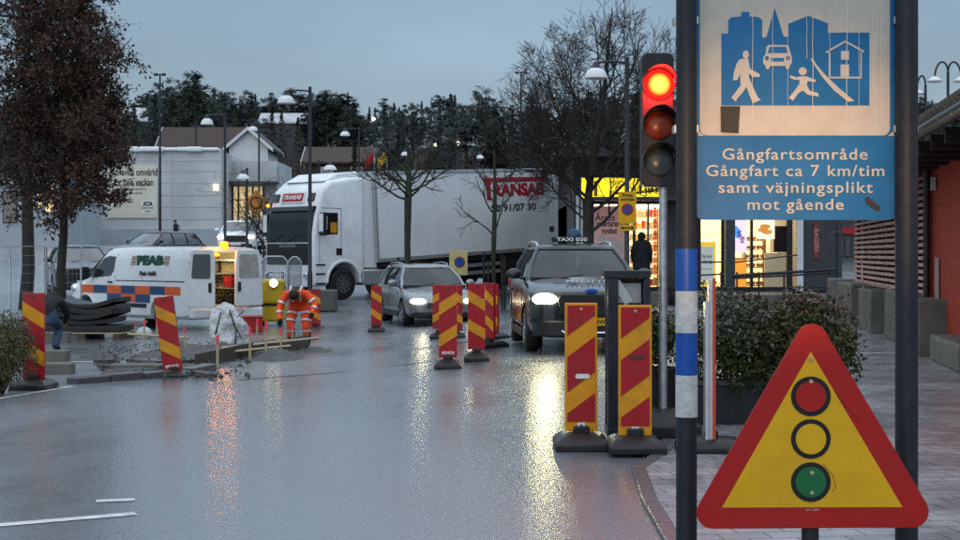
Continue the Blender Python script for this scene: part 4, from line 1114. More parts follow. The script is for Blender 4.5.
# ------------------------------------------------------------------ marker panels
def marker(label, px, py_top, py_bot, Y, slope=1, width=.25, rz=0, tilt=0, frame=True, slot=None, note=None, wide_base=False, first_red=True, group='red and yellow marker panels'):
    """py_top, py_bot: upper and lower edge of the panel; slope +1: bands rise to the right"""
    x = at(px, Y); zb = zat(py_bot, Y); zt = zat(py_top, Y); h = zt - zb; zg = min(gz(x, Y), zb - .06)
    if x > 1.05 and Y < 40: zg = max(zg, .02)
    t = thing('marker_panel', label, 'marker panel', (x, Y, zg), R(rz), group)
    z0 = zb - zg
    piv = bpy.data.objects.new('panel', None)
    w = width / 2
    pb = B().bx(-w, w, -.022, .022, z0, z0 + h)
    p = pb.obj('panel', MT['yellow_refl'] if frame else MT['red_refl'], t, bevel=.006)
    bpy.data.objects.remove(piv)
    if tilt: p.rotation_euler = (0, R(tilt), 0)
    m = .018 if frame else .0
    lo = z0 + (.075 if frame else .15) * h; hi = z0 + h - m
    x0, x1 = -w + m, w - m
    yb, per, rise = .165 * h, .44 * h, .16 * h
    def clip(poly, zlo, zhi):
        def half(poly, f, g):
            out = []
            for i in range(len(poly)):
                a, b_ = poly[i], poly[(i + 1) % len(poly)]
                fa, fb_ = f(a), f(b_)
                if fa >= 0: out.append(a)
                if fa * fb_ < 0:
                    k = fa / (fa - fb_); out.append((a[0] + (b_[0] - a[0]) * k, a[1] + (b_[1] - a[1]) * k))
            return out
        poly = half(poly, lambda q: q[1] - zlo, 0)
        return half(poly, lambda q: zhi - q[1], 0) if poly else poly
    band = B()
    for k in range(-1, 3):
        base_ = z0 + h * .58 - k * per
        zl, zr = (base_, base_ + rise) if slope > 0 else (base_ + rise, base_)
        if frame:   # red bands on a yellow panel
            main = [(x0, zl + yb), (x1, zr + yb), (x1, zr + per), (x0, zl + per)]
        elif 0 <= k < 2:
            main = [(x0, zl), (x1, zr), (x1, zr + yb), (x0, zl + yb)]
        else: continue
        q = clip(main, lo, hi)
        if len(q) > 2:
            band.prism(q, -.027, -.0222, 'xz'); band.prism(q, .0222, .027, 'xz')
    st = band.obj('diagonal_band', MT['red_refl'] if frame else MT['yellow_refl'], p)
    B().prism(circle(0.0, z0 + h - .045, .012, 12), -.034, -.0275, 'xz').obj('bolt', MT['wood'] if frame else MT['dark_steel'], p)
    if slot is not None:
        zc = z0 + h * slot[0]
        B().prism(rounded(rect(-.055 + .01, zc - .018, .055 + .01, zc + .018), .016), -.031, -.0275, 'xz').obj('slot', slot[1], p)
    if note == 'sticker':
        s_ = B().bx(-.028, .028, -.0265, -.0222, z0 + .012, z0 + .068).obj('sticker', MT['white_letter'], p)
        c = B(); zc = z0 + .04
        c.bx(-.005, .005, -.0285, -.027, zc - .018, zc + .018).bx(-.018, .018, -.0288, -.0272, zc - .005, zc + .005); c.prism(circle(0, zc, .011, 10), -.0292, -.0275, 'xz')
        c.obj('sticker_print', MT['band_blue'], s_)
    elif note:
        text(note, .05, MT['white_letter'], p, (0, -.0235, z0 + h * .065), FRONT, bold=.002, width=.17)
    bw = (.42 if wide_base else .36)
    hb = min(max(z0 + .01, .07), .12)
    b = B()
    rings = []
    for k, z in ((1.0, 0), (1.0, hb * .45), (.78, hb * .82), (.45, hb)):
        rings.append([(a * bw / 2 * k, c * .27 * k, z) for a, c in ((-1, -1), (1, -1), (1, 1), (-1, 1))])
    b.loft(rings); b.bx(-w * .5, w * .5, -.05, .05, hb - .01, hb + .05)
    b.obj('base', MT['rubber'], t, bevel=.012, smooth=45)
    return t
wslot = MT['white_letter']; dslot = M('dark_slot', (.09, .04, .02), .5)
marker('yellow-edged marker panel with a white slot left of the dark stand', 581, 303, 431, 11.63, 1, .25, slot=(.43, wslot), note='sticker', wide_base=True)
marker('yellow-edged marker panel with a dark slot in front of the dark stand', 635, 305, 435.5, 11.30, 1, .25, slot=(.60, dslot), note='sticker', wide_base=True)
edge = marker('marker panel seen edge-on between the striped pole and the shrub', 711, 279, 438, 11.3, 1, .25, rz=85, frame=False, wide_base=True)
for ch in edge.children:
    if ch.name.startswith('panel'):
        ch.data.materials[0] = MT['aluminium']
        B().bx(-.131, -.1255, -.026, -.004, .10, 1.30).obj('red_edge', M('orange_red_edge', (.55, .06, .03), .4), ch)
        B().bx(-.128, .12, .0225, .05, .08, 1.12).obj('grey_backing', MT['aluminium'], ch)
marker('frontmost of the red and yellow panels in the middle of the road', 448, 285, 357.5, 20.3, 1, .245, frame=False, note='RENCO')
marker('panel with falling bands in front of the silver car bonnet', 476.5, 283.5, 349, 21.6, -1, .25, frame=False)
marker('panel turned half away behind the right of the middle panels', 489.8, 283, 339, 24.6, -1, .27, rz=-55, frame=False)
marker('farthest right panel of the middle group, beside the taxi', 493, 284, 333, 27.2, -1, .25, rz=-40, frame=False)
marker('narrow panel peeping out left behind the front middle panel', 439, 285, 329, 29.5, 1, .25, frame=False)
marker('panel peeping out right behind the front middle panel', 456, 285, 330.5, 28.8, -1, .25, frame=False)
marker('marker panel just left of the silver estate car', 376.3, 286, 327, 34.4, -1, .24, frame=False)
marker('marker panel behind the bending worker', 315.5, 289, 326, 36.2, -1, .24, frame=False)
marker('tilted marker panel with torn lower band by the dug trench', 174, 296, 371, 19.5, -1, .25, frame=False, tilt=-7.5, note='RENCO', wide_base=True)
marker('leftmost marker panel beside the round bush', 34, 293, 379, 17.2, -1, .25, frame=False, wide_base=True)

# ------------------------------------------------------------------ the big blue area sign on two poles
YG = 6.25; KG = YG / FPX
def gx(px): return at(px, YG)
def gzz(py): return zat(py, YG)
area = thing('area_sign', 'large blue and white pedestrian zone sign on two dark poles', 'road sign', (gx(795), YG, .02))
OX = gx(795)
def ax_(px): return gx(px) - OX
def az(py): return gzz(py) - .02
p = B().prism(rounded(rect(ax_(696.3), az(220), ax_(895), az(-33)), .03), -.004, .004, 'xz').obj('sign_panel', MT['sign_blue'], area)
wf = B().prism(rounded(rect(ax_(699.5), az(135.6), ax_(889.5), az(-27)), .03), -.0062, -.0042, 'xz').obj('white_field', MT['sign_white'], p)
for s in (-1, 1):
    xx = ax_(698) if s < 0 else ax_(893.5)
    B().prism([(xx, az(136)), (xx - s * 6 * KG, az(136)), (xx, az(131))], -.0061, -.0043, 'xz').obj('white_corner', MT['sign_white'], p)
def c2(x, y): return (ax_(x / 4.5 + 700), az(y / 4.5))
def poly2(pts): return [c2(*q) for q in pts]
sky_ = [(95, 475), (95, 152), (126, 152), (126, 92), (142, 78), (185, 75), (185, 55), (220, 55), (220, 75), (262, 78), (278, 92), (278, 170), (296, 170), (302, 152), (335, 38), (370, 152), (376, 166), (396, 166), (396, 108), (485, 72), (573, 106), (573, 148), (760, 148), (760, 475)]
pg = B().prism(poly2(sky_), -.0085, -.0064, 'xz').obj('pictogram', MT['sign_blue'], p)
SY0, SY1 = -.0105, -.0087
man = [(188, 266), (215, 266), (223, 310), (268, 336), (266, 347), (238, 348), (217, 332), (219, 352), (240, 400), (260, 442), (272, 450), (238, 466), (231, 455), (206, 392), (190, 418), (166, 444), (160, 459), (139, 441), (146, 432), (181, 385), (178, 336), (165, 362), (147, 362), (150, 330), (164, 285), (175, 270)]
b = B().prism(poly2(man), SY0, SY1, 'xz'); b.prism(poly2([(204 + 14 * math.cos(i / 16 * 6.283), 247 + 19 * math.sin(i / 16 * 6.283)) for i in range(16)]), SY0, SY1, 'xz')
b.obj('walking_man_symbol', MT['sign_white'], p)
kid = [(447, 345), (478, 345), (497, 353), (520, 361), (515, 371), (482, 366), (478, 385), (492, 410), (530, 420), (531, 436), (482, 427), (461, 409), (440, 421), (416, 455), (398, 441), (430, 400), (444, 380), (447, 362), (418, 359), (400, 348), (407, 341), (432, 350)]
b = B().prism(poly2(kid), SY0, SY1, 'xz'); b.prism(poly2([(460 + 18 * math.cos(i / 14 * 6.283), 322 + 18 * math.sin(i / 14 * 6.283)) for i in range(14)]), SY0, SY1, 'xz')
b.obj('running_child_symbol', MT['sign_white'], p)
carp = [(305, 204), (388, 204), (397, 212), (407, 248), (411, 260), (411, 286), (401, 297), (400, 308), (394, 314), (386, 312), (382, 298), (312, 298), (308, 312), (300, 314), (294, 308), (292, 297), (282, 286), (283, 258), (293, 246), (297, 212)]
b = B().prism(poly2(carp), SY0, SY1, 'xz').obj('car_symbol', MT['sign_white'], p)
h = B().prism(poly2([(311, 212), (384, 212), (394, 240), (302, 240)]), -.0122, -.0107, 'xz').prism(poly2([(318, 262), (376, 262), (374, 278), (320, 278)]), -.0122, -.0107, 'xz')
for cx_ in (299, 393): h.prism(poly2([(cx_ + 9 * math.cos(i / 12 * 6.283), 263 + 10 * math.sin(i / 12 * 6.283)) for i in range(12)]), -.0122, -.0107, 'xz')
h.obj('car_symbol_detail', MT['sign_blue'], b)
h = B()
h.prism(poly2([(577, 228), (584, 225), (584, 346), (577, 346)]), SY0, SY1, 'xz').prism(poly2([(719, 226), (725, 229), (725, 346), (719, 346)]), SY0, SY1, 'xz').prism(poly2([(577, 347), (725, 347), (725, 354), (577, 354)]), SY0, SY1, 'xz')
h.prism(poly2([(562, 234), (650, 184), (650, 193), (566, 241)]), SY0, SY1, 'xz').prism(poly2([(651, 184), (737, 230), (734, 238), (651, 193)]), SY0, SY1, 'xz')
h.prism(poly2([(632, 231), (668, 231), (668, 270), (632, 270)]), SY0, SY1, 'xz').prism(poly2([(630, 292), (668, 292), (668, 346), (630, 346)]), SY0, SY1, 'xz')
h.obj('house_symbol', MT['sign_white'], p)
B().prism(poly2([(494, 267), (503, 264), (520, 290), (560, 338), (620, 395), (692, 456), (664, 459), (600, 408), (545, 345)]), SY0, SY1, 'xz').obj('kerb_symbol', MT['sign_white'], p)
for body, py, wpx, cpx in (('Gångfartsområde', 154.8, 145, 794.5), ('Gångfart ca 7 km/tim', 171.3, 178, 795), ('samt väjningsplikt', 188, 154, 795), ('mot gående', 205, 96, 795)):
    text(body, .066, MT['sign_white'], p, (ax_(cpx), -.0058, az(py)), FRONT, bold=.0006, space=1.12, width=wpx * KG, ext=.0009)
B().prism([(ax_(720), az(106.5)), (ax_(739.5), az(106.5)), (ax_(738), az(133.5)), (ax_(720.5), az(132.5))], -.0135, -.0126, 'xz').obj('tape_patch', MT['black'], p)
B().prism([(ax_(864.5), az(198)), (ax_(868), az(196.5)), (ax_(874), az(202)), (ax_(879.5), az(206)), (ax_(880), az(211)), (ax_(875), az(210.5)), (ax_(869), az(206)), (ax_(865), az(203))], -.0066, -.0046, 'xz').obj('torn_sticker', MT['black'], p)
# dried drip marks
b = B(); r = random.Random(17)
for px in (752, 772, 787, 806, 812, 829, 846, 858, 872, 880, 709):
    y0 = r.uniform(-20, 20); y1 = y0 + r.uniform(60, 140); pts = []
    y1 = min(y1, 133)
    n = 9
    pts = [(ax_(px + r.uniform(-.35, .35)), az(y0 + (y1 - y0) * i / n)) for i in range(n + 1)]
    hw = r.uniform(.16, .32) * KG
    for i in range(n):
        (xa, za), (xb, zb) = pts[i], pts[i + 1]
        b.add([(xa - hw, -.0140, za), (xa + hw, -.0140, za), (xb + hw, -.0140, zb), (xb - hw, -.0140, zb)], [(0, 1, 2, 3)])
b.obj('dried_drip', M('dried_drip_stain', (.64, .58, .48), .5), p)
pl = B().tube([(0, 0, 0), (0, 0, 3.1)], .0435, 24).obj('pole', MT['pole_steel'], area, smooth=60, loc=(ax_(685.5), -.03, 0))
for a, c, m, nm in ((248.5, 290.5, 'band_blue', 'blue_band'), (290.5, 332.5, 'band_white', 'white_band'), (332.5, 374, 'band_blue', 'blue_band'), (374, 416, 'band_white', 'white_band')):
    B().tube([(0, 0, az(c) + .001), (0, 0, az(a) - .001)], .0462, 24).obj(nm, MT[m], pl, smooth=60)
pr = B().tube([(0, 0, 0), (0, 0, 3.1)], .0465, 24).obj('pole', MT['pole_steel'], area, smooth=60, loc=(ax_(904.5), -.03, 0))
b = B()
for x in (685.5, 904.5):
    for z in (2.0, 2.45): b.bx(ax_(x) - .05, ax_(x) + .05, -.028, .05, z - .015, z + .015)
b.obj('clamp', MT['steel'], area)

# ------------------------------------------------------------------ triangular warning sign
YT = 5.93; KT = YT / FPX
warn = thing('warning_sign', 'red and yellow triangular traffic-light warning sign on a short post', 'road sign', (at(812, YT), YT, .02))
TX = at(812, YT)
def tx(px): return at(px, YT) - TX
def tz(py): return zat(py, YT) - .02
p = B().prism(rounded([(tx(811), tz(308)), (tx(684.5), tz(528.5)), (tx(940), tz(527))], 16 * KT, 8), -.012, -.004, 'xz').obj('sign_panel', MT['sign_red'], warn, bevel=.0015)
B().prism([(tx(810), tz(351.5)), (tx(721.5), tz(507)), (tx(901.5), tz(506.5))], -.0142, -.0123, 'xz').obj('yellow_face', MT['sign_yellow'], p)
for cy, inner, nm in ((396, 'sign_red', 'red_light_symbol'), (438.5, 'sign_yellow', 'amber_light_symbol'), (481.5, 'sign_green', 'green_light_symbol')):
    q = B().prism(circle(tx(810), tz(cy), 19.8 * KT, 40), -.0162, -.0144, 'xz').obj('symbol_ring', MT['sign_black'], p)
    B().prism(circle(tx(810), tz(cy), 15.2 * KT, 36), -.0180, -.0164, 'xz').obj(nm, MT[inner], q)
b = B()
for px, py in ((810, 358.5), (810, 381), (811, 492), (811, 472)): b.prism(circle(tx(px), tz(py), 2.0 * KT, 12), -.0215, -.0143, 'xz')
b.obj('rivet', MT['wood'], p)
text('EN 12899', .011, MT['sign_white'], p, (tx(812), -.0126, tz(509.5)), FRONT, width=.05)
b = B(); b.tube([(tx(834), -.0185, tz(392)), (tx(846), -.0185, tz(408)), (tx(860), -.0185, tz(421))], .0008, 4).tube([(tx(822), -.0150, tz(463)), (tx(832), -.0150, tz(475)), (tx(835), -.015, tz(488)), (tx(831), -.015, tz(491))], .0009, 4)
b.obj('scratch', MT['black'], p)
B().tube([(0, .034, 0), (0, .034, tz(380))], .034, 18).obj('post', MT['pole_steel'], warn, smooth=60)
B().loft([[(a * k * .3, c * k * .3, z) for a, c in ((-1, -1), (1, -1), (1, 1), (-1, 1))] for k, z in ((1, 0), (1, .04), (.7, .09), (.3, .1))]).obj('base', MT['rubber'], warn, bevel=.01)

# ------------------------------------------------------------------ temporary traffic light
YL = 12.2; KL = YL / FPX
sig = thing('traffic_light', 'traffic light showing red on a thin grey pole', 'traffic light', (at(660, YL), YL, .02))
LX = at(660, YL)
def sxl(px): return at(px, YL) - LX
def szl(py): return zat(py, YL) - .02
hb = B().prism(rounded(rect(sxl(641.5), szl(187), sxl(673.5), szl(53)), .05), -.02, .14, 'xz').obj('housing', MT['black'], sig, bevel=.01)
for py, m, nm in ((85, 'red_lamp', 'red_lens'), (125, 'amber_off', 'amber_lens'), (161.5, 'green_off', 'green_lens')):
    R_ = 15.2 * KL; zc = szl(py); xc = sxl(658.5)
    B().lathe([(R_, 0), (R_, .015), (R_ * .8, .035), (R_ * .45, .048), (R_ * .1, .052)], 30, (0, 0, 0), 'y').obj(nm, MT[m], hb, smooth=60, loc=(xc, -.02, zc))
    v = B(); n = 20; Rv = R_ * 1.12
    a0, a1 = R(-18), R(198)
    ring = []
    for i in range(n + 1):
        a = a0 + (a1 - a0) * i / n; d = .23 * (1 - .55 * abs(math.cos(a)) ** 2) if True else .2
        for rr in (Rv, Rv + .006):
            v.v.append((xc + rr * math.cos(a), -.018, zc + rr * math.sin(a))); v.v.append((xc + rr * math.cos(a), -.02 - d, zc + rr * math.sin(a)))
    for i in range(n):
        k = 4 * i
        for a_, b_ in ((0, 1), (3, 2), (1, 3), (2, 0)): v.f.append((k + a_, k + b_, k + 4 + b_, k + 4 + a_)); v.m.append(0)
    v.f.append((0, 1, 3, 2)); v.m.append(0); k = 4 * n; v.f.append((k, k + 2, k + 3, k + 1)); v.m.append(0)
    v.obj('visor', MT['black'], hb, smooth=40)
d = bpy.data.lights.new('red_signal_glow', 'POINT'); d.energy = 110; d.color = (1, .02, .014); d.shadow_soft_size = .05
o = bpy.data.objects.new('red_signal_glow', d); COL.objects.link(o); o.parent = sig; o.location = (sxl(658.5), -.15, szl(85) - .02)
B().tube([(sxl(664), .06, 0), (sxl(664), .06, szl(60))], 4.2 * KL, 14).obj('pole', MT['steel'], sig, smooth=60)
b = B()
for z in (szl(183), szl(70)): b.bx(sxl(660), sxl(668), .02, .10, z - .02, z + .02)
b.obj('bracket', MT['steel'], sig)
B().loft([[(sxl(664) + a * k * .28, .06 + c * k * .28, z) for a, c in ((-1, -1), (1, -1), (1, 1), (-1, 1))] for k, z in ((1, 0), (1, .10), (.6, .2), (.25, .22))]).obj('base', MT['rubber'], sig, bevel=.015)

# dark open stand between the marker panels
YB = 12.1
st = thing('litter_bin_stand', 'dark open-framed stand with a tilted grey plate behind the marker panels', 'stand', (at(627, YB), YB, .02))
BX = at(627, YB)
def bx_(px): return at(px, YB) - BX
def bz(py): return zat(py, YB) - .02
b = B(); D = .30
b.bx(bx_(604), bx_(651), 0, D, bz(278), bz(270.5))
b.bx(bx_(608), bx_(618.5), .01, .09, 0, bz(278.2)).bx(bx_(644.5), bx_(650.5), .01, .07, 0, bz(278.2)).bx(bx_(608), bx_(612), D - .06, D - .01, 0, bz(278.2)).bx(bx_(646), bx_(650.5), D - .06, D - .01, 0, bz(278.2))
b.bx(bx_(608), bx_(650), .0, D, .0, .07)
b.obj('frame', MT['dark_steel'], st, bevel=.006)
B().bx(bx_(618.8), bx_(644.3), D - .05, D - .03, bz(304), bz(284)).obj('back_plate', MT['aluminium'], st)
B().bx(bx_(608), bx_(650.5), D - .028, D - .012, .0, bz(279)).obj('rear_panel', MT['facade_dark'], st)
B().box((bx_(623), .05, bz(292.5)), (.072, .012, .20), 0, (0, R(-32), 0)).obj('grey_plate', MT['aluminium'], st)
B().bx(bx_(619), bx_(644), .1, .24, .07, .62).obj('bin_liner', MT['black'], st, bevel=.03)
# ------------------------------------------------------------------ vehicles (local axes: front = -Y, visible flank = +X or -X)
def ellipsoid(b, c, r, n=14, m=8, mi=0, rot=None):
    c = Vector(c); rings = []
    q = Euler(rot).to_matrix() if rot else None
    for i in range(m + 1):
        f = math.pi * (i + .02) / (m + .04); ring = []
        for j in range(n):
            a = 2 * math.pi * j / n; v = Vector((r[0] * math.sin(f) * math.cos(a), r[1] * math.sin(f) * math.sin(a), r[2] * math.cos(f)))
            ring.append(tuple(c + (q @ v if q else v)))
        rings.append(ring)
    return b.loft(rings, mi)
def wheel(parent, x, y, r, w, spokes=5, rimr=.66, rim='rim'):
    s = 1 if x > 0 else -1
    t = B().lathe([(r * rimr, -w / 2), (r * .9, -w / 2), (r * .97, -w / 2 + .02), (r, -w / 2 + .05), (r, w / 2 - .05), (r * .97, w / 2 - .02), (r * .9, w / 2), (r * rimr, w / 2)], 28, (0, 0, 0), 'x').obj('wheel', MT['tyre'], parent, smooth=40)
    t.location = (x - s * w / 2, y, r)
    b = B()
    R0 = r * rimr
    b.lathe([(R0 * .98, s * (w / 2 - .07)), (R0 * 1.0, s * (w / 2 + .004)), (R0 * .92, s * (w / 2 + .006)), (R0 * .88, s * (w / 2 - .03))], 28, (0, 0, 0), 'x')
    for i in range(spokes):
        a = 2 * math.pi * i / spokes
        b.box((s * (w / 2 - .012), math.cos(a) * R0 * .48, math.sin(a) * R0 * .48), (.03, R0 * .86, R0 * .24), 0, (a, 0, 0))
    b.lathe([(R0 * .22, s * (w / 2 - .03)), (R0 * .2, s * (w / 2 + .01)), (R0 * .05, s * (w / 2 + .014))], 14, (0, 0, 0), 'x')
    b.obj('rim', MT[rim], t, smooth=40)
    B().lathe([(R0 * .9, s * (w / 2 - .075)), (R0 * .9, s * (w / 2 - .06))], 20, (0, 0, 0), 'x').obj('brake_disc', MT['dark_steel'], t)
    return t
def body_rings(stations):
    rings = []
    for y, w, zb, zs, zt in stations:
        h = [(0, zb), (w * .5, zb), (w * .80, zb + .0), (w * .95, zb + .06), (w, zb + .20), (w * 1.0, (zb + zs) / 2 + .10), (w * .992, zs - .07), (w * .955, zs), (w * .80, zs + (zt - zs) * .62), (w * .45, zt - (zt - zs) * .08), (0, zt)]
        rings.append([(x, y, z) for x, z in h] + [(-x, y, z) for x, z in reversed(h[1:-1])])
    return rings
CAR_SPECS = {
 'estate': dict(st=[(-2.36, .56, .30, .52, .56), (-2.32, .70, .25, .58, .64), (-2.18, .80, .21, .66, .73), (-1.85, .865, .20, .76, .84), (-1.45, .88, .20, .84, .91), (-1.05, .88, .20, .90, .97), (-.5, .88, .20, .93, .97), (.6, .88, .20, .955, .98), (1.6, .875, .21, .97, 1.0), (2.1, .85, .24, .97, 1.0), (2.31, .80, .28, .94, .97), (2.36, .70, .34, .90, .92)],
                gh=dict(zb=.93, zt=1.44, wb=.82, wt=.60, yf0=-1.22, yf1=-.40, yB=.22, yC=1.15, yr0=2.22, yr1=1.80), axle=(-1.42, 1.32), r=.315, W=.88),
 'suv': dict(st=[(-2.28, .62, .34, .78, .86), (-2.24, .76, .28, .86, .94), (-2.12, .86, .25, .90, .97), (-1.80, .925, .24, .98, 1.06), (-1.3, .935, .24, 1.05, 1.13), (-.95, .935, .24, 1.09, 1.15), (-.4, .935, .24, 1.10, 1.14), (.6, .935, .24, 1.13, 1.16), (1.5, .93, .25, 1.15, 1.18), (2.0, .90, .28, 1.15, 1.18), (2.24, .85, .34, 1.10, 1.12), (2.3, .74, .40, 1.05, 1.07)],
             gh=dict(zb=1.09, zt=1.62, wb=.85, wt=.635, yf0=-1.15, yf1=-.34, yB=.28, yC=1.15, yr0=2.18, yr1=1.82), axle=(-1.38, 1.33), r=.35, W=.935),
}
def car(name, label, loc, rz, kind, paint, group=None, lit=None, plate=None, k=1.0, detail=True):
    S = CAR_SPECS[kind]; G = S['gh']
    t = thing(name, label, 'car', loc, rz, group)
    b = B().loft(body_rings(S['st'])); body = b.obj('body', paint, t)
    body.modifiers.new('sub', 'SUBSURF').levels = 1; body.modifiers['sub'].render_levels = 1
    cs = []
    for y in S['axle']:
        c = B().lathe([(S['r'] + .06, -1.2), (S['r'] + .06, -S['W'] + .24)], 32, (0, y, S['r'] + .01), 'x'); cs.append(c)
        c = B().lathe([(S['r'] + .06, S['W'] - .24), (S['r'] + .06, 1.2)], 32, (0, y, S['r'] + .01), 'x'); cs.append(c)
    cut(body, cs); resharp(body, 32)
    a = B()
    for y in S['axle']:
        for s in (-1, 1): a.lathe([(S['r'] + .055, s * (S['W'] - .26)), (S['r'] + .055, s * (S['W'] - .25))], 24, (0, y, S['r'] + .01), 'x')
    a.obj('arch_liner', MT['black'], t)
    for y in S['axle']:
        for s in (-1, 1): wheel(t, s * (S['W'] - .015), y, S['r'], .215)
    # greenhouse
    def loop(w, y0, y1, z, bow):
        h = [(0, y0 - bow), (w * .55, y0 - bow * .55), (w * .97, y0 + .10), (w, y0 + .18), (w * 1.01, G['yB']), (w * 1.0, G['yC']), (w * .97, y1 - .10), (w * .90, y1 - .02), (w * .5, y1 + .02), (0, y1 + .03)]
        return [(x, y, z) for x, y in h] + [(-x, y, z) for x, y in reversed(h[1:-1])]
    lo = loop(G['wb'], G['yf0'], G['yr0'], G['zb'] - .06, .14); hi = loop(G['wt'], G['yf1'], G['yr1'], G['zt'] - .05, .07)
    md = [tuple((Vector(p) * .5 + Vector(q) * .5) + Vector((.035 if p[0] > .1 else -.035 if p[0] < -.1 else 0, 0, .02))) for p, q in zip(lo, hi)]
    B().loft([lo, md, hi], cap=False).obj('windows', MT['clear_glass'] if detail else MT['car_glass'], t, smooth=25, fix=False)
    if detail:
        it = B(); it.bx(-G['wb'] + .05, G['wb'] - .05, G['yf0'] + .05, G['yr0'] - .1, G['zb'] - .03, G['zb'] + .045)
        for x in (-.36, .36):
            ellipsoid(it, (x, .12, G['zb'] + .06), (.22, .10, .28)); ellipsoid(it, (x, .14, G['zb'] + .37), (.12, .06, .09))
            ellipsoid(it, (x, 1.05, G['zb'] + .02), (.24, .10, .26)); ellipsoid(it, (x, 1.07, G['zb'] + .30), (.11, .05, .08))
        it.tube([(.36 + .17 * math.cos(q / 14 * 6.283), -.50 + .07 * math.sin(q / 14 * 6.283), G['zb'] + .08 + .16 * math.sin(q / 14 * 6.283)) for q in range(15)], .014, 6)
        it.obj('interior', MT['interior'], t, smooth=60)
        rv = B(); rv.box((0, G['yf1'] - .12, G['zt'] - .14), (.22, .03, .06)); rv.obj('rear_view_mirror', MT['black'], t, bevel=.01)
    def sc(l, s, z): return [(x * s, (y - .6) * s + .6, z) for x, y, _ in l]
    B().loft([sc(hi, .99, G['zt'] - .07), sc(hi, 1.015, G['zt'] - .045), sc(hi, .985, G['zt'] - .005), sc(hi, .85, G['zt'] + .03), sc(hi, .5, G['zt'] + .05)]).obj('roof', paint, t, smooth=50)
    pl = B(); bp = B()
    n = len(lo)
    for i, rr, dst in ((2, .038, pl), (n - 2, .038, pl), (4, .038, bp), (n - 4, .038, bp), (5, .04, bp), (n - 5, .04, bp), (7, .075, pl), (n - 7, .075, pl)):
        dst.tube([lo[i], md[i], hi[i]], [rr * 1.1, rr, rr], 8)
    pl.obj('pillar', paint, t, smooth=60); bp.obj('door_pillar', MT['black'], t, smooth=60)
    # flank: sill line, door gaps, handles
    W = S['W']; zs = G['zb']
    g = B()
    for s in (-1, 1):
        for y in (-.95, G['yB'], G['yC'] + .12): g.bx(s * (W - .008), s * (W + .0025), y - .006, y + .006, .42, zs - .12)
        g.bx(s * (W - .02), s * (W + .004), -1.0, 1.0, .22, .34)
    g.obj('door_gap', MT['black'], t)
    g = B()
    for s in (-1, 1):
        for y in (G['yB'] - .22, G['yC'] - .10): g.bx(s * (W - .03), s * (W + .025), y - .1, y + .1, zs - .19, zs - .155)
    g.obj('door_handle', paint, t, bevel=.008)
    for s in (-1, 1):
        m = B(); ellipsoid(m, (s * (W + .10), G['yf0'] + .42, zs + .10), (.12, .075, .085)); m.tube([(s * (W - .08), G['yf0'] + .45, zs + .02), (s * (W + .06), G['yf0'] + .43, zs + .06)], .03, 6)
        m.obj('mirror', paint, t, smooth=60)
    # front
    st = S['st']; y0 = st[0][0]; zh = st[2][3] - (.02 if kind == 'estate' else .05); hwid = st[2][1]
    bh = B().box((0, y0 + .012, (st[0][2] + st[0][4]) / 2 + .09), (.86, .05, .13)); bh.obj('grille', MT['black'], t, bevel=.02)
    bh = B()
    for i in range(4): bh.box((0, y0 - .016, (st[0][2] + st[0][4]) / 2 + .045 + i * .03), (.80, .012, .008))
    bh.obj('grille_bar', MT['chrome'], t)
    q = B(); fr_ = [(st[2][1] * .99, st[2][0] + .10), (st[1][1] * .99, st[1][0] + .015), (st[0][1], y0 - .012), (0, y0 - .03)]
    outl = fr_ + [(-x, y) for x, y in reversed(fr_[:-1])]
    q.prism(outl + [(x * .96, y + .10) for x, y in reversed(outl)], st[0][2] - .06, st[0][2] + (.17 if kind == 'suv' else .07), 'xy'); q.obj('lower_bumper', MT['black'], t, bevel=.02, smooth=40)
    if kind == 'suv': B().prism([(-.46, .60), (.46, .60), (.50, .82), (.46, .90), (-.46, .90), (-.50, .82)], y0 - .024, y0 + .1, 'xz').obj('grille_panel', MT['black'], t, bevel=.012)
    bh = B().tube([(-.55, y0 + .06, st[0][2] + .10), (-.40, y0 - .03, st[0][2] - .005), (.40, y0 - .03, st[0][2] - .005), (.55, y0 + .06, st[0][2] + .10)], .016, 6); bh.obj('skid_trim', MT['chrome'] if kind == 'suv' else MT['black'], t, smooth=60)
    for s in (-1, 1):
        hl = B(); ellipsoid(hl, (s * hwid * .775, y0 + .17, zh - .03), (.215, .11, .088), rot=(0, 0, s * R(24))); hl = hl.obj('headlight', MT['chrome'] if not lit else MT['pane_white'], t, smooth=60)
        if lit:
            q = B(); ellipsoid(q, (s * hwid * .80, y0 + .075, zh - .02), (.195, .065, .092 if kind == 'suv' else .066), rot=(0, 0, s * R(20))); q.obj('lit_lens', MT[lit], hl, smooth=60)
            q = B(); ellipsoid(q, (s * hwid * .80, y0 + .17, st[0][2] + .11), (.055, .05, .045)); q.obj('fog_lamp', MT['chrome'], t, smooth=60)
    if plate is not None:
        p = B().box((0, y0 - .035, st[0][2] + .155), (.52, .012, .115)).obj('number_plate', MT['white_letter'], t, bevel=.006)
        if plate: text(plate, .095, MT['sign_black'], p, (0, y0 - .043, st[0][2] + .155), FRONT, bold=.002, width=.40)
    w = B()
    for x in (-.55, .08): w.tube([(x, G['yf0'] - .10, zs + .0), (x + .55, G['yf0'] - .02, zs + .09)], .009, 5)
    w.obj('wiper', MT['black'], t)
    for s in (-1, 1):
        B().bx(s * (st[-3][1] - .05), s * (st[-3][1] + .012), st[-1][0] - .22, st[-1][0] - .02, zs - .22, zs - .02).obj('tail_light', MT['tail'], t, bevel=.02)
    return t
MT['pane_white'] = M('lamp_cover', (.55, .56, .54), .08, var=.2, coat=.6, emit=(1, .95, .75), estr=.7)
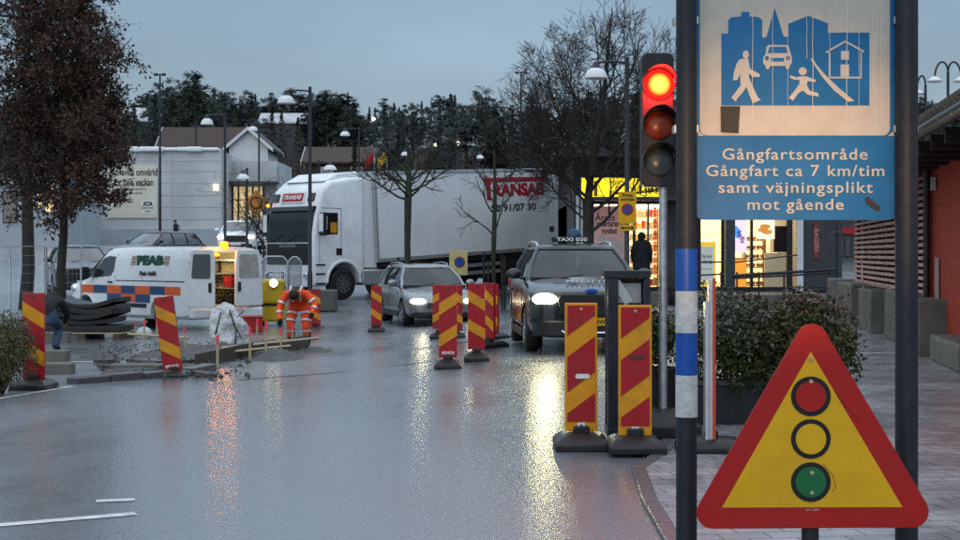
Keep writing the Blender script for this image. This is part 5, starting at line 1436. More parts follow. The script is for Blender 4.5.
def rails(t, G, mat):
    b = B()
    for s in (-1, 1): b.tube([(s * G['wt'] * .93, G['yf1'] + .25, G['zt']), (s * G['wt'] * .95, G['yf1'] + .4, G['zt'] + .06), (s * G['wt'] * .97, .7, G['zt'] + .085), (s * G['wt'] * .95, G['yr1'] - .3, G['zt'] + .06), (s * G['wt'] * .93, G['yr1'] - .12, G['zt'])], .02, 6)
    b.obj('roof_rail', mat, t, smooth=60)
def beam(t, x, y, z, en, tilt=5, col=(1, .92, .55), size=70):
    d = bpy.data.lights.new('headlamp_beam', 'SPOT'); d.energy = en; d.spot_size = R(size); d.spot_blend = .9; d.color = col; d.shadow_soft_size = .06
    o = bpy.data.objects.new('headlamp_beam', d); COL.objects.link(o); o.parent = t; o.location = (x, y, z); o.rotation_euler = (R(90 - tilt), 0, R(180))
    return o

# silver estate car, coming towards us
fwd = Vector((math.sin(R(14)), -math.cos(R(14)), 0))
c0 = Vector((-.82, 35.4, 0)) - fwd * 2.35
t = car('estate_car', 'silver estate car with lit headlights behind the middle marker panels', (c0.x, c0.y, gz(c0.x, c0.y - 1.0)), R(14), 'estate', MT['silver'], None, 'headlight_soft', 'KLR 482')
rails(t, CAR_SPECS['estate']['gh'], MT['silver'])
for s in (-1, 1): beam(t, s * .62, -2.42, .62, 5)
# dark taxi
TAXI_RZ = R(3.0)
fwd = Vector((math.sin(TAXI_RZ), -math.cos(TAXI_RZ), 0))
c0 = Vector((1.65, 22.2, 0)) - fwd * 2.28
t = car('taxi', 'dark blue-grey taxi with bright headlights and a roof sign', (c0.x, c0.y, .0), TAXI_RZ, 'suv', MT['slate_paint'], None, 'headlight', '')
rails(t, CAR_SPECS['suv']['gh'], MT['aluminium'])
for s in (-1, 1): beam(t, s * .66, -2.36, .84, 70, 4)
for ch in t.children:
    if ch.name.startswith('number_plate'):
        ch.data.materials.clear(); ch.data.materials.append(MT['sign_yellow'])
        text('TAX 64W', .095, MT['sign_black'], ch, (0, -2.28 - .043, .34 + .155), FRONT, bold=.002, width=.40)
rs = B(); rs.loft([[(a * .12 * k, -.05 + c * .08 * k, z) for a, c in [(math.cos(i / 12 * 6.283), math.sin(i / 12 * 6.283)) for i in range(12)]] for k, z in ((1.0, 1.72), (1.05, 1.80), (.8, 1.88), (.3, 1.91))])
rs = rs.obj('roof_sign', M('dim_blue_dome', (.02, .06, .12), .4), t, smooth=50)
B().box((-.05, -.13, 1.735), (.66, .05, .085)).obj('roof_sign_bar', MT['black'], rs, bevel=.008)
text('TAXI 020', .075, MT['white_letter'], rs, (-.05, -.157, 1.735), FRONT, bold=.002, width=.50)
tilt_ = math.atan2(.09, .9)
hd = text('MYCITYCAB', .13, MT['aluminium'], t, (.10, -1.80, 1.085), (R(13), 0, 0), bold=.0, width=.85, ext=.003); hd.scale = (1, 1.7, 1)
b = B(); b.prism(circle(0.05, -1.42, .30, 24, .09), 1.10, 1.142, 'xy'); b.obj('bonnet_emblem', MT['aluminium'], t)
b = B(); ellipsoid(b, (.0, -2.275, .95), (.10, .02, .04)); b.obj('maker_badge', MT['band_blue'], t, smooth=60)
# far cars behind the works
t = car('pickup', 'white car with both headlights lit in front of the lit entrance', (at(232.5, 71), 73.2, gz(at(231, 71), 71)), R(4), 'suv', MT['white_paint'], None, 'headlight', '', detail=False)
t = car('estate_car', 'white car without bright lights beside the lorry cab', (at(264, 73), 75, gz(at(262, 73), 73)), R(2), 'estate', MT['white_paint'], None, None, '', detail=False)
t = car('estate_car', 'dark car parked behind the roof of the white van', (at(131, 62), 67, gz(at(131, 62), 63) - .12), R(-30), 'estate', MT['slate_paint'], None, None, '', detail=False)
t = car('utility_car', 'dark grey car behind the wire fence and leafy tree trunk', (at(66, 47), 48.5, gz(at(66, 47), 47) + .1), R(20), 'suv', MT['dark_paint'], None, None, '', detail=False)

# ---- white van with open rear door
VR = R(226)
vt = thing('work_van', 'white work van with orange and blue checks and an open rear door', 'van', (-7.91, 37.19, -.285), VR)
vt.scale = (1.06, 1, 1)
def vring(y, w, zb, zt):
    h = [(0, 0), (.55, 0), (.9, 0), (.985, .05), (1, .14), (1.0, .45), (.985, .62), (.93, .80), (.875, .93), (.80, .98), (.5, .997), (0, 1)]
    p = [(x * w, zb + (zt - zb) * f) for x, f in h]
    return [(x, y, z) for x, z in p] + [(-x, y, z) for x, z in reversed(p[1:-1])]
vs_ = [(-2.68, .74, .34, .80), (-2.62, .88, .28, .96), (-2.35, .96, .25, 1.10), (-1.95, .985, .24, 1.20), (-1.75, .99, .24, 1.30), (-1.0, .99, .24, 1.90), (-.75, .99, .24, 1.955), (-.2, .99, .24, 1.975), (1.2, .99, .24, 1.975), (2.4, .985, .25, 1.965), (2.67, .975, .30, 1.95)]
vb = B().loft([vring(*s) for s in vs_]).obj('body', MT['white_paint'], vt)
wc = []
for y in (-1.72, 1.56):
    wc.append(B().lathe([(.40, -1.3), (.40, -.74)], 32, (0, y, .36), 'x')); wc.append(B().lathe([(.40, .74), (.40, 1.3)], 32, (0, y, .36), 'x'))
wc.append(B().bx(-.86, .86, -.6, 3.0, .55, 1.84))
cut(vb, wc); resharp(vb, 30)
for y in (-1.72, 1.56):
    for s in (-1, 1): wheel(vt, s * .965, y, .345, .225, 8, .62, 'rim')
for y in (-1.72, 1.56):
    b = B()
    n = 18
    for s in (1,):
        pts = [(s * .995, y + math.cos(math.pi * i / n) * .43, .36 + math.sin(math.pi * i / n) * .43) for i in range(n + 1)]
        b.tube(pts, .035, 6)
    b.obj('wheel_arch', MT['white_paint'], vt, smooth=60)
def flank(y0, y1, z0, z1, off=.006, f=.99):
    return None
def vw(z):     # half width of the flank at height z
    return lerp_tab((z - .24) / 1.735, ((0, .9), (.05, .975), (.14, .99), (.45, .99), (.62, .975), (.80, .92), (.93, .866), (1, .8)))
def vside(poly, name, mat, off=.006, parent=vt):
    b = B(); n = len(poly)
    vsx = [(vw(z) + off, y, z) for y, z in poly] + [(vw(z) - .03, y, z) for y, z in poly]
    b.add(vsx, [tuple(range(n)), tuple(reversed(range(n, 2 * n)))] + [(i, (i + 1) % n, (i + 1) % n + n, i + n) for i in range(n)])
    return b.obj(name, mat, parent)
vside([(-1.60, 1.20), (-.62, 1.25), (-.50, 1.38), (-.50, 1.72), (-.80, 1.74), (-1.02, 1.68)], 'side_window', MT['car_glass'], .008)
b = B(); b.add([(-.86, -1.80, 1.29), (.86, -1.80, 1.29), (.74, -1.03, 1.895), (-.74, -1.03, 1.895)], [(0, 1, 2, 3)])
w_ = b.obj('windscreen', MT['car_glass'], vt); w_.location = (0, -.02, .02)
b = B(); r = random.Random(1)
cells = [B(), B()]
for i in range(7):
    for row in (0, 1):
        y1 = 2.34 - i * .62; y0 = y1 - .62; z1 = 1.02 - row * .20; z0 = z1 - .20
        if row and (abs((y0 + y1) / 2 - 1.56) < .62 or y0 < -1.3): continue
        if y0 < -2.1: y0 = -2.1
        cells[(i + row) % 2].add([(.9965, y0, z0), (.9965, y1, z0), (.9965, y1, z1), (.9965, y0, z1), (.98, y0, z0), (.98, y1, z0), (.98, y1, z1), (.98, y0, z1)], [(0, 1, 2, 3), (0, 1, 5, 4), (2, 3, 7, 6), (1, 2, 6, 5), (0, 3, 7, 4)])
cells[0].obj('orange_check', MT['van_orange'], vt); cells[1].obj('blue_check', MT['van_blue'], vt)
B().bx(.975, 1.004, -.95, .95, .50, .60).obj('rub_strip', MT['black'], vt, bevel=.01)
def vtext(body, size, mat, y, z, **k):
    o = text(body, size, mat, vt, (vw(z) + .012, y, z), (R(90 - 5), 0, R(90)), **k); return o
vtext('PEAB', .29, MT['green_letter'], 1.0, 1.62, bold=.022, width=1.12)
vtext('Peab Asfalt', .15, MT['sign_black'], .98, 1.32, bold=.005, shear=.25, width=.72)
b = B()
for s, ya, yb_ in ((-1, .20, .42), (1, 1.58, 1.80)):
    for i in range(5):
        z = 1.52 + i * .048; b.add([(vw(z) + .01, ya, z), (vw(z) + .01, yb_, z), (vw(z + .02) + .01, yb_, z + .026), (vw(z + .02) + .01, ya, z + .026)], [(0, 1, 2, 3)], i % 2)
b.obj('letter_stripes', [MT['orange_sign'], MT['green_letter']], vt)
g = B()
for y in (-.42, -1.70, .72): g.add([(vw(z) + .003, y + d, z) for z in (.45, 1.25, 1.8) for d in (-.006, .006)], [(0, 1, 3, 2), (2, 3, 5, 4)])
g.add([(vw(1.14) + .004, y, 1.14 + d) for y in (-.4, 2.5) for d in (-.012, .012)], [(0, 1, 3, 2)])
g.obj('panel_gap', MT['black'], vt)
B().box((1.01, -.62, 1.10), (.03, .20, .04)).obj('door_handle', MT['black'], vt, bevel=.01)
m = B(); m.box((1.16, -1.50, 1.32), (.20, .12, .30)); m.obj('mirror', MT['black'], vt, bevel=.03)
for s in (-1, 1):
    b = B(); ellipsoid(b, (s * .78, -2.50, .92), (.17, .16, .13)); b.obj('headlight', MT['chrome'], vt, smooth=60)
B().bx(-.95, .95, -2.72, -2.60, .30, .50).obj('front_bumper', MT['black'], vt, bevel=.05)
B().bx(-.96, .96, 2.60, 2.80, .28, .52).obj('rear_bumper', MT['white_paint'], vt, bevel=.05)
b = B(); b.bx(.865, .985, 2.66, 2.705, .85, 1.62).bx(-.985, -.865, 2.66, 2.705, .85, 1.62); b.obj('tail_light', MT['tail'], vt, bevel=.02)
# interior
B().bx(-.84, .84, -.55, 2.6, .552, .57).obj('load_floor', MT['wood'], vt)
B().bx(-.845, -.835, -.5, 2.6, .6, 1.8).obj('ply_lining', M('yellowish_ply', (.55, .46, .26), .6, var=.2, vscale=3), vt)
b = B()
for z in (.95, 1.3, 1.62): b.bx(-.83, -.45, .1, 2.5, z, z + .03)
for y in (.1, 1.3, 2.47): b.bx(-.48, -.45, y, y + .03, .57, 1.8)
b.bx(.45, .83, .8, 2.5, 1.1, 1.13); b.obj('shelf', MT['aluminium'], vt)
r = random.Random(31)
for i in range(14):
    s = r.choice((-1, 1)); z = r.choice((.58, .99, 1.34)) if s < 0 else r.choice((.58, 1.14)); hx_, hy_, hh = r.uniform(.1, .18), r.uniform(.1, .25), r.uniform(.12, .28)
    B().box((s * .64, r.uniform(.4, 2.4), z + hh / 2), (hx_ * 2, hy_ * 2, hh), 0, (0, 0, r.uniform(-.2, .2))).obj('tool_box', MT[('black', 'red_plastic', 'steel', 'yellow_machine')[r.randint(0, 3)]], vt, bevel=.01)
def rear_door(hinge_x, ang, sgn, glass='car_glass'):
    """door leaf reaching from the hinge towards the middle when closed"""
    b = B(); w = .94
    p = rounded([(0, .56), (w, .56), (w - .0, 1.55), (w - .03, 1.88), (.14, 1.88), (.03, 1.45)], .05)
    b.prism([(sgn * x, z) for x, z in p], 0, .06, 'xz')
    d = b.obj('rear_door', MT['white_paint'], vt, bevel=.015); d.location = (hinge_x, 2.69, 0); d.rotation_euler = (0, 0, ang)
    for ya, yb_ in ((.058, .068), (-.008, .002)):
        gq = rounded([(.14, 1.22), (w - .10, 1.22), (w - .10, 1.78), (.22, 1.78)], .06)
        B().prism([(sgn * x, z) for x, z in gq], ya, yb_, 'xz').obj('door_window', MT[glass], d)
    B().box((sgn * (w - .08), .09, 1.02), (.06, .05, .22)).obj('latch', MT['black'], d, bevel=.01)
    B().box((sgn * .40, -.012, .92), (.48, .02, .22)).obj('door_pocket', MT['black'], d, bevel=.02)
    return d
rear_door(.97, R(-88), -1)
rear_door(-.97, R(14), 1, 'fogged')
b = B().lathe([(.10, -.06), (.10, .08), (.07, .12), (.01, .13)], 14, (.0, 2.60, 1.955), 'z'); bc = b.obj('beacon', MT['amber'], vt, smooth=50)
d = bpy.data.lights.new('beacon_glow', 'POINT'); d.energy = 14; d.color = (1, .34, .05); d.shadow_soft_size = .08
o = bpy.data.objects.new('beacon_glow', d); COL.objects.link(o); o.parent = vt; o.location = (.30, 2.95, 1.78)
B().lathe([(.03, 0), (.08, -.03), (.08, -.07), (.02, -.09)], 14, (.25, 2.66, 1.82), 'z').obj('work_lamp', MT['amber'], vt, smooth=50)
d = bpy.data.lights.new('load_lamp', 'POINT'); d.energy = 22; d.color = (1, .85, .5); d.shadow_soft_size = .1
o = bpy.data.objects.new('load_lamp', d); COL.objects.link(o); o.parent = vt; o.location = (.1, 1.6, 1.72)
B().box((.1, 1.6, 1.81), (.5, .12, .03)).obj('load_lamp_strip', MT['headlight_soft'], vt)

# ---- white articulated lorry
LR = R(-45)
lt = thing('lorry', 'white articulated lorry with red lettering on its trailer', 'lorry', (-4.33, 48.5, .06), LR)
prof = [(-2.30, .42), (-2.36, .95), (-2.35, 1.72), (-2.22, 2.55), (-2.12, 2.95), (-1.98, 3.42), (-1.62, 3.72), (-.9, 3.84), (-.28, 3.90), (-.22, 3.5), (-.22, .95), (-.45, .50)]
cb = B().prism(prof, -1.22, 1.22, 'yz').obj('cab', MT['white_paint'], lt)
cb.modifiers.new('bev', 'BEVEL').width = .14; cb.modifiers['bev'].segments = 4; cb.modifiers['bev'].limit_method = 'ANGLE'; cb.modifiers['bev'].angle_limit = R(50)
cut(cb, [B().lathe([(.64, .7), (.64, 1.5)], 36, (0, -1.12, .55), 'x'), B().lathe([(.64, -1.5), (.64, -.7)], 36, (0, -1.12, .55), 'x')]); resharp(cb, 35)
b = B(); n = 20
pts = [(1.225, -1.12 + math.cos(math.pi * i / n) * .67, .55 + math.sin(math.pi * i / n) * .67) for i in range(n + 1)]
b.tube(pts, .05, 6); b.obj('wheel_arch', MT['trailer_paint'], lt, smooth=60)
def fy(z): return lerp_tab(z, ((.42, -2.30), (.95, -2.36), (1.72, -2.35), (2.55, -2.22), (2.95, -2.12), (3.42, -1.98)))
def face(x0, x1, z0, z1, name, mat, off=.012, bevel=.0, parent=lt):
    n = 4; p = [(fy(z0 + (z1 - z0) * i / n) - off, z0 + (z1 - z0) * i / n) for i in range(n + 1)]
    p += [(y + .05 + off, z) for y, z in reversed(p)]
    return B().prism(p, x0, x1, 'yz').obj(name, mat, parent, bevel=bevel)
face(-1.10, 1.10, 1.80, 2.78, 'windscreen', MT['dark_glass'], .014)
b = B()
for x in (-.9, -.1): b.tube([(x, fy(1.82) - .03, 1.82), (x + .62, fy(2.05) - .03, 2.05)], .014, 5)
b.obj('wiper', MT['black'], lt)
face(-1.12, 1.12, 2.79, 2.92, 'sun_visor', MT['dark_paint'], .11)
face(-1.08, 1.08, 1.10, 1.77, 'grille', MT['black'], .02, .02)
for z in (1.2, 1.32, 1.44, 1.56): face(-1.0, 1.0, z, z + .03, 'grille_bar', MT['dark_steel'], .035)
face(-1.16, 1.16, .42, .85, 'bumper', MT['trailer_paint'], .05, .03)
sg = face(-.62, .42, 3.08, 3.34, 'name_board', MT['red_letter'], .05, .01)
text('TRANSAB', .19, MT['white_letter'], sg, (-.10, fy(3.21) - .068, 3.21), (R(90 - 15), 0, 0), bold=.006, width=.86, shear=.2)
face(-.68, .48, 3.04, 3.38, 'name_frame', MT['white_letter'], .04)
for x in (-.98, .80): face(x - .16, x + .16, 3.08, 3.34, 'roof_lamp', MT['dark_paint'], .05, .02)
text('SCANIA', .13, MT['steel'], lt, (0, fy(1.7) - .03, 1.69), FRONT, bold=.002, width=.8, space=1.2)
for s in (-1, 1):
    b = B(); ellipsoid(b, (s * .98, -2.38, .78), (.20, .06, .11)); b.obj('headlight', MT['chrome'], lt, smooth=60)
b = B().add([(1.228, -2.10, 2.02), (1.228, -1.36, 2.06), (1.228, -1.36, 2.72), (1.228, -1.98, 2.72), (1.20, -2.10, 2.02), (1.20, -1.36, 2.06), (1.20, -1.36, 2.72), (1.20, -1.98, 2.72)], [(0, 1, 2, 3), (0, 1, 5, 4), (1, 2, 6, 5), (2, 3, 7, 6), (3, 0, 4, 7)])
b.obj('side_window', MT['dark_glass'], lt)
b = B()
for y, z0, z1 in ((-.95, 2.0, 2.08),): pass
b.add([(1.231, -1.66, 2.10), (1.231, -1.40, 2.10), (1.231, -1.40, 2.42), (1.231, -1.66, 2.42)], [(0, 1, 2, 3)]); b.obj('window_sticker', MT['yellow_refl'], lt)
for s in (-1, 1):
    b = B().box((s * 1.42, -2.10, 2.36), (.22, .14, .72)); b.bx(s * 1.2, s * 1.34, -2.12, -2.06, 2.62, 2.68).bx(s * 1.2, s * 1.34, -2.12, -2.06, 2.06, 2.12)
    m = b.obj('mirror', MT['black'], lt, bevel=.03)
    B().box((s * 1.42, -2.02, 2.40), (.18, .02, .42)).obj('mirror_cap', MT['white_letter'], m)
    B().box((s * 1.42, -2.18, 2.40), (.19, .03, .55)).obj('mirror_shell', MT['white_paint'], m, bevel=.012)
b = B().bx(1.215, 1.229, -1.42, -1.18, 1.40, 1.62); b.obj('fuel_flap', MT['black'], lt, bevel=.02)
g = B()
for pa, pb_ in (((-2.08, 1.2), (-2.08, 1.95)), ((-1.22, 1.35), (-1.22, 2.85)), ((-2.0, 2.86), (-1.22, 2.86))):
    dy, dz = pb_[0] - pa[0], pb_[1] - pa[1]; L_ = math.hypot(dy, dz); ny, nz_ = -dz / L_ * .008, dy / L_ * .008
    g.add([(1.2245, pa[0] + ny, pa[1] + nz_), (1.2245, pa[0] - ny, pa[1] - nz_), (1.2245, pb_[0] - ny, pb_[1] - nz_), (1.2245, pb_[0] + ny, pb_[1] + nz_)], [(0, 1, 2, 3)])
g.obj('panel_gap', MT['black'], lt)
b = B()
for z in (.50, .80, 1.08): b.bx(1.10, 1.235, -2.22, -1.86, z, z + .05)
b.obj('cab_step', MT['black'], lt)
b = B().prism([(-1.75, 3.70), (-1.2, 3.98), (-.35, 4.06), (-.30, 3.80)], -1.0, 1.0, 'yz'); b.obj('wind_deflector', MT['white_paint'], lt, bevel=.06)
b = B(); ellipsoid(b, (-1.30, -2.15, 2.98), (.07, .05, .05)); b.obj('marker_lamp', MT['amber'], lt, smooth=60)
B().bx(1.12, 1.18, -.24, .30, 1.0, 3.85).obj('side_fairing', MT['trailer_paint'], lt, bevel=.02)
B().bx(.25, .9, -.3, .3, .55, 3.3).obj('exhaust_stack', MT['black'], lt, bevel=.05)
wheel(lt, 1.22, -1.12, .51, .32, 10, .55, 'rim'); wheel(lt, -1.22, -1.12, .51, .32, 10, .55, 'rim')
B().bx(-.45, .45, -1.6, 4.0, .55, .95).obj('chassis', MT['black'], lt)
B().bx(.75, 1.20, -.35, 1.2, .45, .98).obj('fuel_tank', MT['aluminium'], lt, bevel=.08)
wheel(lt, 1.22, 2.3, .50, .55, 10, .55, 'dark_steel'); wheel(lt, -1.22, 2.3, .50, .55, 10, .55, 'dark_steel')
TL = 9.0
tb_ = B().bx(-1.27, 1.27, 0, TL, 1.24, 4.05).obj('trailer_box', MT['trailer_paint'], lt, bevel=.02)
tb_.location = (0, .32, 0); tb_.rotation_euler = (R(3.0), 0, 0)
b = B()
for z0, z1 in ((1.17, 1.30), (3.97, 4.075)): b.bx(1.255, 1.295, -.01, TL + .01, z0, z1)
for y in (0, TL): b.bx(1.26, 1.30, y - .05, y + .05, 1.17, 4.075)
b.bx(-1.27, 1.27, -.03, -.001, 1.17, 4.075); b.obj('trailer_frame', MT['aluminium'], tb_, bevel=.008)
B().bx(-1.25, 1.25, 0.1, TL - .05, 1.0, 1.235).bx(-1.1, 1.15, 3.6, 5.5, .42, 1.0).bx(-1.0, 1.0, 5.5, TL - .1, .3, 1.0).obj('trailer_chassis', MT['black'], tb_)
B().bx(1.0, 1.22, 2.9, 3.3, .4, 1.0).obj('landing_leg', MT['dark_steel'], tb_)
b = B()
for z in (.52, .78): b.bx(1.20, 1.24, 3.4, 5.6, z, z + .12)
b.obj('side_guard', MT['aluminium'], tb_)
for y in (6.2, 7.5): wheel(tb_, 1.24, y, .50, .40, 10, .55, 'dark_steel'); wheel(tb_, -1.24, y, .50, .40, 10, .55, 'dark_steel')
b = B()
for i in range(1, 7): b.bx(1.2702, 1.2722, TL * i / 7 - .012, TL * i / 7 + .012, 1.31, 3.96)
b.obj('panel_seam', MT['trailer_paint'], tb_)
b = B()
for i in range(5): b.bx(1.296, 1.31, .6 + i * 1.9, .7 + i * 1.9, 1.20, 1.25)
b.obj('side_marker', MT['yellow_refl'], tb_)
B().bx(1.262, 1.2735, TL - .85, TL - .6, 1.8, 2.0).obj('latch_plate', MT['black'], tb_)
XO = 1.2745
text('RANSAB', .57, MT['red_letter'], tb_, (XO, 6.62, 3.33), SIDE, bold=.030, width=2.60)
b = B(); b.prism([(5.10, 3.66), (5.18, 3.62), (8.0, 3.62), (8.0, 3.56), (8.28, 3.70), (8.0, 3.84), (8.0, 3.78), (5.1, 3.78), (5.1, 3.84), (4.82, 3.71), (5.1, 3.56)], XO, XO + .006, 'yz')
b.prism([(5.03, 3.02), (5.23, 3.02), (5.23, 3.64), (5.03, 3.64)], XO + .001, XO + .007, 'yz')
b.obj('arrow_emblem', MT['red_letter'], tb_)
text('90/91/07 30', .34, MT['black_letter'], tb_, (XO, 6.35, 2.72), SIDE, bold=.008, width=2.25)
# ------------------------------------------------------------------ people
def person(label, loc, rz, J, bones, zones, mats, extra=None, fingers=True, root='pelvis', sub=2):
    """J: joint -> (position, radius); bones: joint pairs; zones: bone -> material slot. One continuous skin."""
    t = thing('person', label, 'person', loc, rz)
    names = list(J); idx = {n: i for i, n in enumerate(names)}
    me = bpy.data.meshes.new('body'); me.from_pydata([J[n][0] for n in names], [(idx[a], idx[b]) for a, b in bones], [])
    o = bpy.data.objects.new('body', me); COL.objects.link(o)
    md = o.modifiers.new('skin', 'SKIN'); md.use_smooth_shade = True
    for i, n in enumerate(names):
        rr = J[n][1]; sv = me.skin_vertices[0].data[i]
        sv.radius = rr if isinstance(rr, tuple) else (rr, rr); sv.use_root = (n == root)
    ss = o.modifiers.new('sub', 'SUBSURF'); ss.levels = sub; ss.render_levels = sub
    bake(o)
    me = o.data
    if fingers:                               # five bent fingers on each hand
        fb = bmesh.new(); fb.from_mesh(me)
        q = B()
        for s in ('l', 'r'):
            h, w = Vector(J['hand_' + s][0]), Vector(J['wrist_' + s][0]); d = (h - w).normalized()
            side = d.cross(Vector((0, 1, 0))).normalized(); nrm = side.cross(d)
            for k, (off, ln) in enumerate(((-.030, .062), (-.010, .075), (.011, .070), (.030, .055))):
                b0 = h + side * off; q.tube([b0, b0 + d * ln * .55 - nrm * .004, b0 + d * ln * .9 - nrm * .03], [.0095, .0088, .007], 6)
            b0 = h - d * .045 + side * (-.038 if s == 'l' else .038); sg = -1 if s == 'l' else 1
            q.tube([b0, b0 + side * sg * .022 + d * .028, b0 + side * sg * .026 + d * .058 - nrm * .012], [.0115, .010, .008], 6)
        tmp = q.mesh('fingers', [], 60); fb.from_mesh(tmp); fb.to_mesh(me); fb.free(); bpy.data.meshes.remove(tmp)
    me.materials.clear()
    for m in mats: me.materials.append(m)
    segs = [(Vector(J[a][0]), Vector(J[b][0]), zones.get((a, b), 0)) for a, b in bones]
    for p in me.polygons:
        c = p.center; best = None
        for a, b, z in segs:
            ab = b - a; tt = max(0, min(1, (c - a).dot(ab) / max(ab.length_squared, 1e-9))); dd = (c - (a + ab * tt)).length
            if best is None or dd < best[0]: best = (dd, z)
        p.material_index = best[1]; p.use_smooth = True
    o.parent = t; o.name = 'body'
    return t
def head_parts(t, J, hair_mat, up, fwd, hat=None, hood=False):
    c = Vector(J['head'][0]); up = Vector(up).normalized(); fwd = Vector(fwd).normalized(); sd = fwd.cross(up)
    f = B(); ellipsoid(f, c + fwd * .098 - up * .02, (.014, .018, .022), 8, 5)
    for s in (-1, 1):
        ellipsoid(f, c + sd * s * .083 - up * .01, (.012, .02, .03), 8, 5)
    f.obj('face_features', MT['skin'], t, smooth=60)
    e_ = B()
    for s in (-1, 1): ellipsoid(e_, c + fwd * .088 + sd * s * .033 + up * .015, (.012, .008, .008), 8, 5)
    ellipsoid(e_, c + fwd * .086 - up * .062, (.022, .008, .006), 8, 5); e_.obj('eyes_and_mouth', MT['sign_black'], t, smooth=60)
    h = B(); ellipsoid(h, c + up * .03 - fwd * .018, (.104, .112, .102), 16, 10)
    return h.obj('hair' if not hat else 'cap', hair_mat, t, smooth=60)
STD_BONES = [('pelvis', 'spine'), ('spine', 'chest'), ('chest', 'neck'), ('neck', 'head'), ('head', 'crown')] + [b for s in 'lr' for b in ((('chest', 'shoulder_' + s)), ('shoulder_' + s, 'elbow_' + s), ('elbow_' + s, 'wrist_' + s), ('wrist_' + s, 'hand_' + s), ('pelvis', 'hip_' + s), ('hip_' + s, 'knee_' + s), ('knee_' + s, 'ankle_' + s), ('ankle_' + s, 'toe_' + s))]
def zones_for(top, trousers, boots, skin, hands):
    z = {}
    for b in STD_BONES:
        a, c = b
        if c in ('spine', 'chest', 'neck') or c.startswith(('shoulder', 'elbow', 'wrist')): z[b] = top
        elif c in ('head', 'crown'): z[b] = skin
        elif c.startswith('hand'): z[b] = hands
        elif c.startswith(('hip', 'knee', 'ankle')): z[b] = trousers
        else: z[b] = boots
    return z
# worker bending over the trench, facing us
J = {'pelvis': ((0, .20, .80), (.17, .13)), 'spine': ((0, .06, .95), (.175, .13)), 'chest': ((0, -.14, 1.02), (.19, .14)), 'neck': ((0, -.30, 1.0), .068), 'head': ((0, -.40, .965), .088), 'crown': ((0, -.455, .915), .070)}
for s, k in (('l', -1), ('r', 1)):
    J['hip_' + s] = ((k * .12, .18, .76), .115); J['knee_' + s] = ((k * .15, .02, .44), .085); J['ankle_' + s] = ((k * .15, .10, .10), .066); J['toe_' + s] = ((k * .17, -.12, .05), .050)
J['shoulder_l'] = ((-.20, -.16, 1.0), .092); J['elbow_l'] = ((-.31, -.22, .74), .066); J['wrist_l'] = ((-.27, -.38, .53), .047); J['hand_l'] = ((-.25, -.42, .46), .040)
J['shoulder_r'] = ((.20, -.16, 1.0), .092); J['elbow_r'] = ((.36, -.18, .80), .066); J['wrist_r'] = ((.33, -.36, .64), .047); J['hand_r'] = ((.31, -.41, .58), .040)
g = ground(298, 347)
wk = person('worker in orange reflective clothing bending over the trench', g, R(-4), J, STD_BONES, zones_for(0, 0, 1, 2, 1), [MT['orange_hi'], MT['black_cloth'], MT['skin']])
head_parts(wk, J, MT['dark_hair'], (0, -.72, .69), (0, -.69, -.72), hat=True)
b = B()
def band(b, p, ax, r, w=.04):
    p, ax = Vector(p), Vector(ax).normalized(); b.tube([p - ax * w / 2, p + ax * w / 2], r, 16, cap=False)
for s, k in (('l', -1), ('r', 1)):
    for tt, rr in ((.45, .108), (.85, .092)):
        a, c = Vector(J['hip_' + s][0]), Vector(J['knee_' + s][0]); band(b, a.lerp(c, tt), c - a, rr + .006)
    a, c = Vector(J['knee_' + s][0]), Vector(J['ankle_' + s][0]); band(b, a.lerp(c, .35), c - a, .088)
    a, c = Vector(J['shoulder_' + s][0]), Vector(J['elbow_' + s][0]); band(b, a.lerp(c, .6), c - a, .083)
    a, c = Vector(J['elbow_' + s][0]), Vector(J['wrist_' + s][0]); band(b, a.lerp(c, .4), c - a, .066)
b.obj('reflective_band', MT['reflective'], wk, smooth=60)
b = B()
for s in (-1, 1): b.tube([(s * .10, .0, 1.10), (s * .105, -.12, 1.155), (s * .10, -.24, 1.12), (s * .09, -.29, 1.0), (s * .085, -.20, .88)], .018, 6)
b.obj('vest_strap', MT['reflective'], wk, smooth=60)
for s, k in (('l', -1), ('r', 1)):
    bt = B(); ellipsoid(bt, (k * .165, -.03, .055), (.062, .145, .055)); bt.tube([(k * .15, .09, .04), (k * .15, .09, .28)], [.07, .08], 12); bt.obj('boot', MT['black_cloth'], wk, smooth=60)
# standing figures
def standing(lean=0, stride=.0, arms=.06):
    J = {'pelvis': ((0, 0, .95), (.16, .12)), 'spine': ((0, -.01 - lean * .2, 1.12), (.16, .12)), 'chest': ((0, -.02 - lean * .5, 1.33), (.18, .125)), 'neck': ((0, -.02 - lean * .8, 1.50), .062), 'head': ((0, -.04 - lean, 1.61), .088), 'crown': ((0, -.03 - lean, 1.68), .074)}
    for s, k in (('l', -1), ('r', 1)):
        J['hip_' + s] = ((k * .10, 0, .90), .115); J['knee_' + s] = ((k * .11, -.03 + k * stride * .5, .50), .08); J['ankle_' + s] = ((k * .11, .02 + k * stride, .09), .058); J['toe_' + s] = ((k * .13, -.14 + k * stride, .04), .045)
        J['shoulder_' + s] = ((k * .20, -.02 - lean * .5, 1.40), .085); J['elbow_' + s] = ((k * .27, .0 - k * stride * .5, 1.12), .062); J['wrist_' + s] = ((k * .25, -.12 - k * stride * .6, .89), .046); J['hand_' + s] = ((k * .245, -.14 - k * stride * .7, .81), .038)
    return J
J = standing(.02, .02)
dp = person('person in a black coat standing at the lit shop door seen from behind', (at(641.5, 43.2), 43.2, FLZ - .02), R(170), J, STD_BONES, zones_for(0, 0, 0, 1, 1), [MT['black_cloth'], MT['skin']])
head_parts(dp, J, MT['dark_hair'], (0, 0, 1), (0, -1, 0))
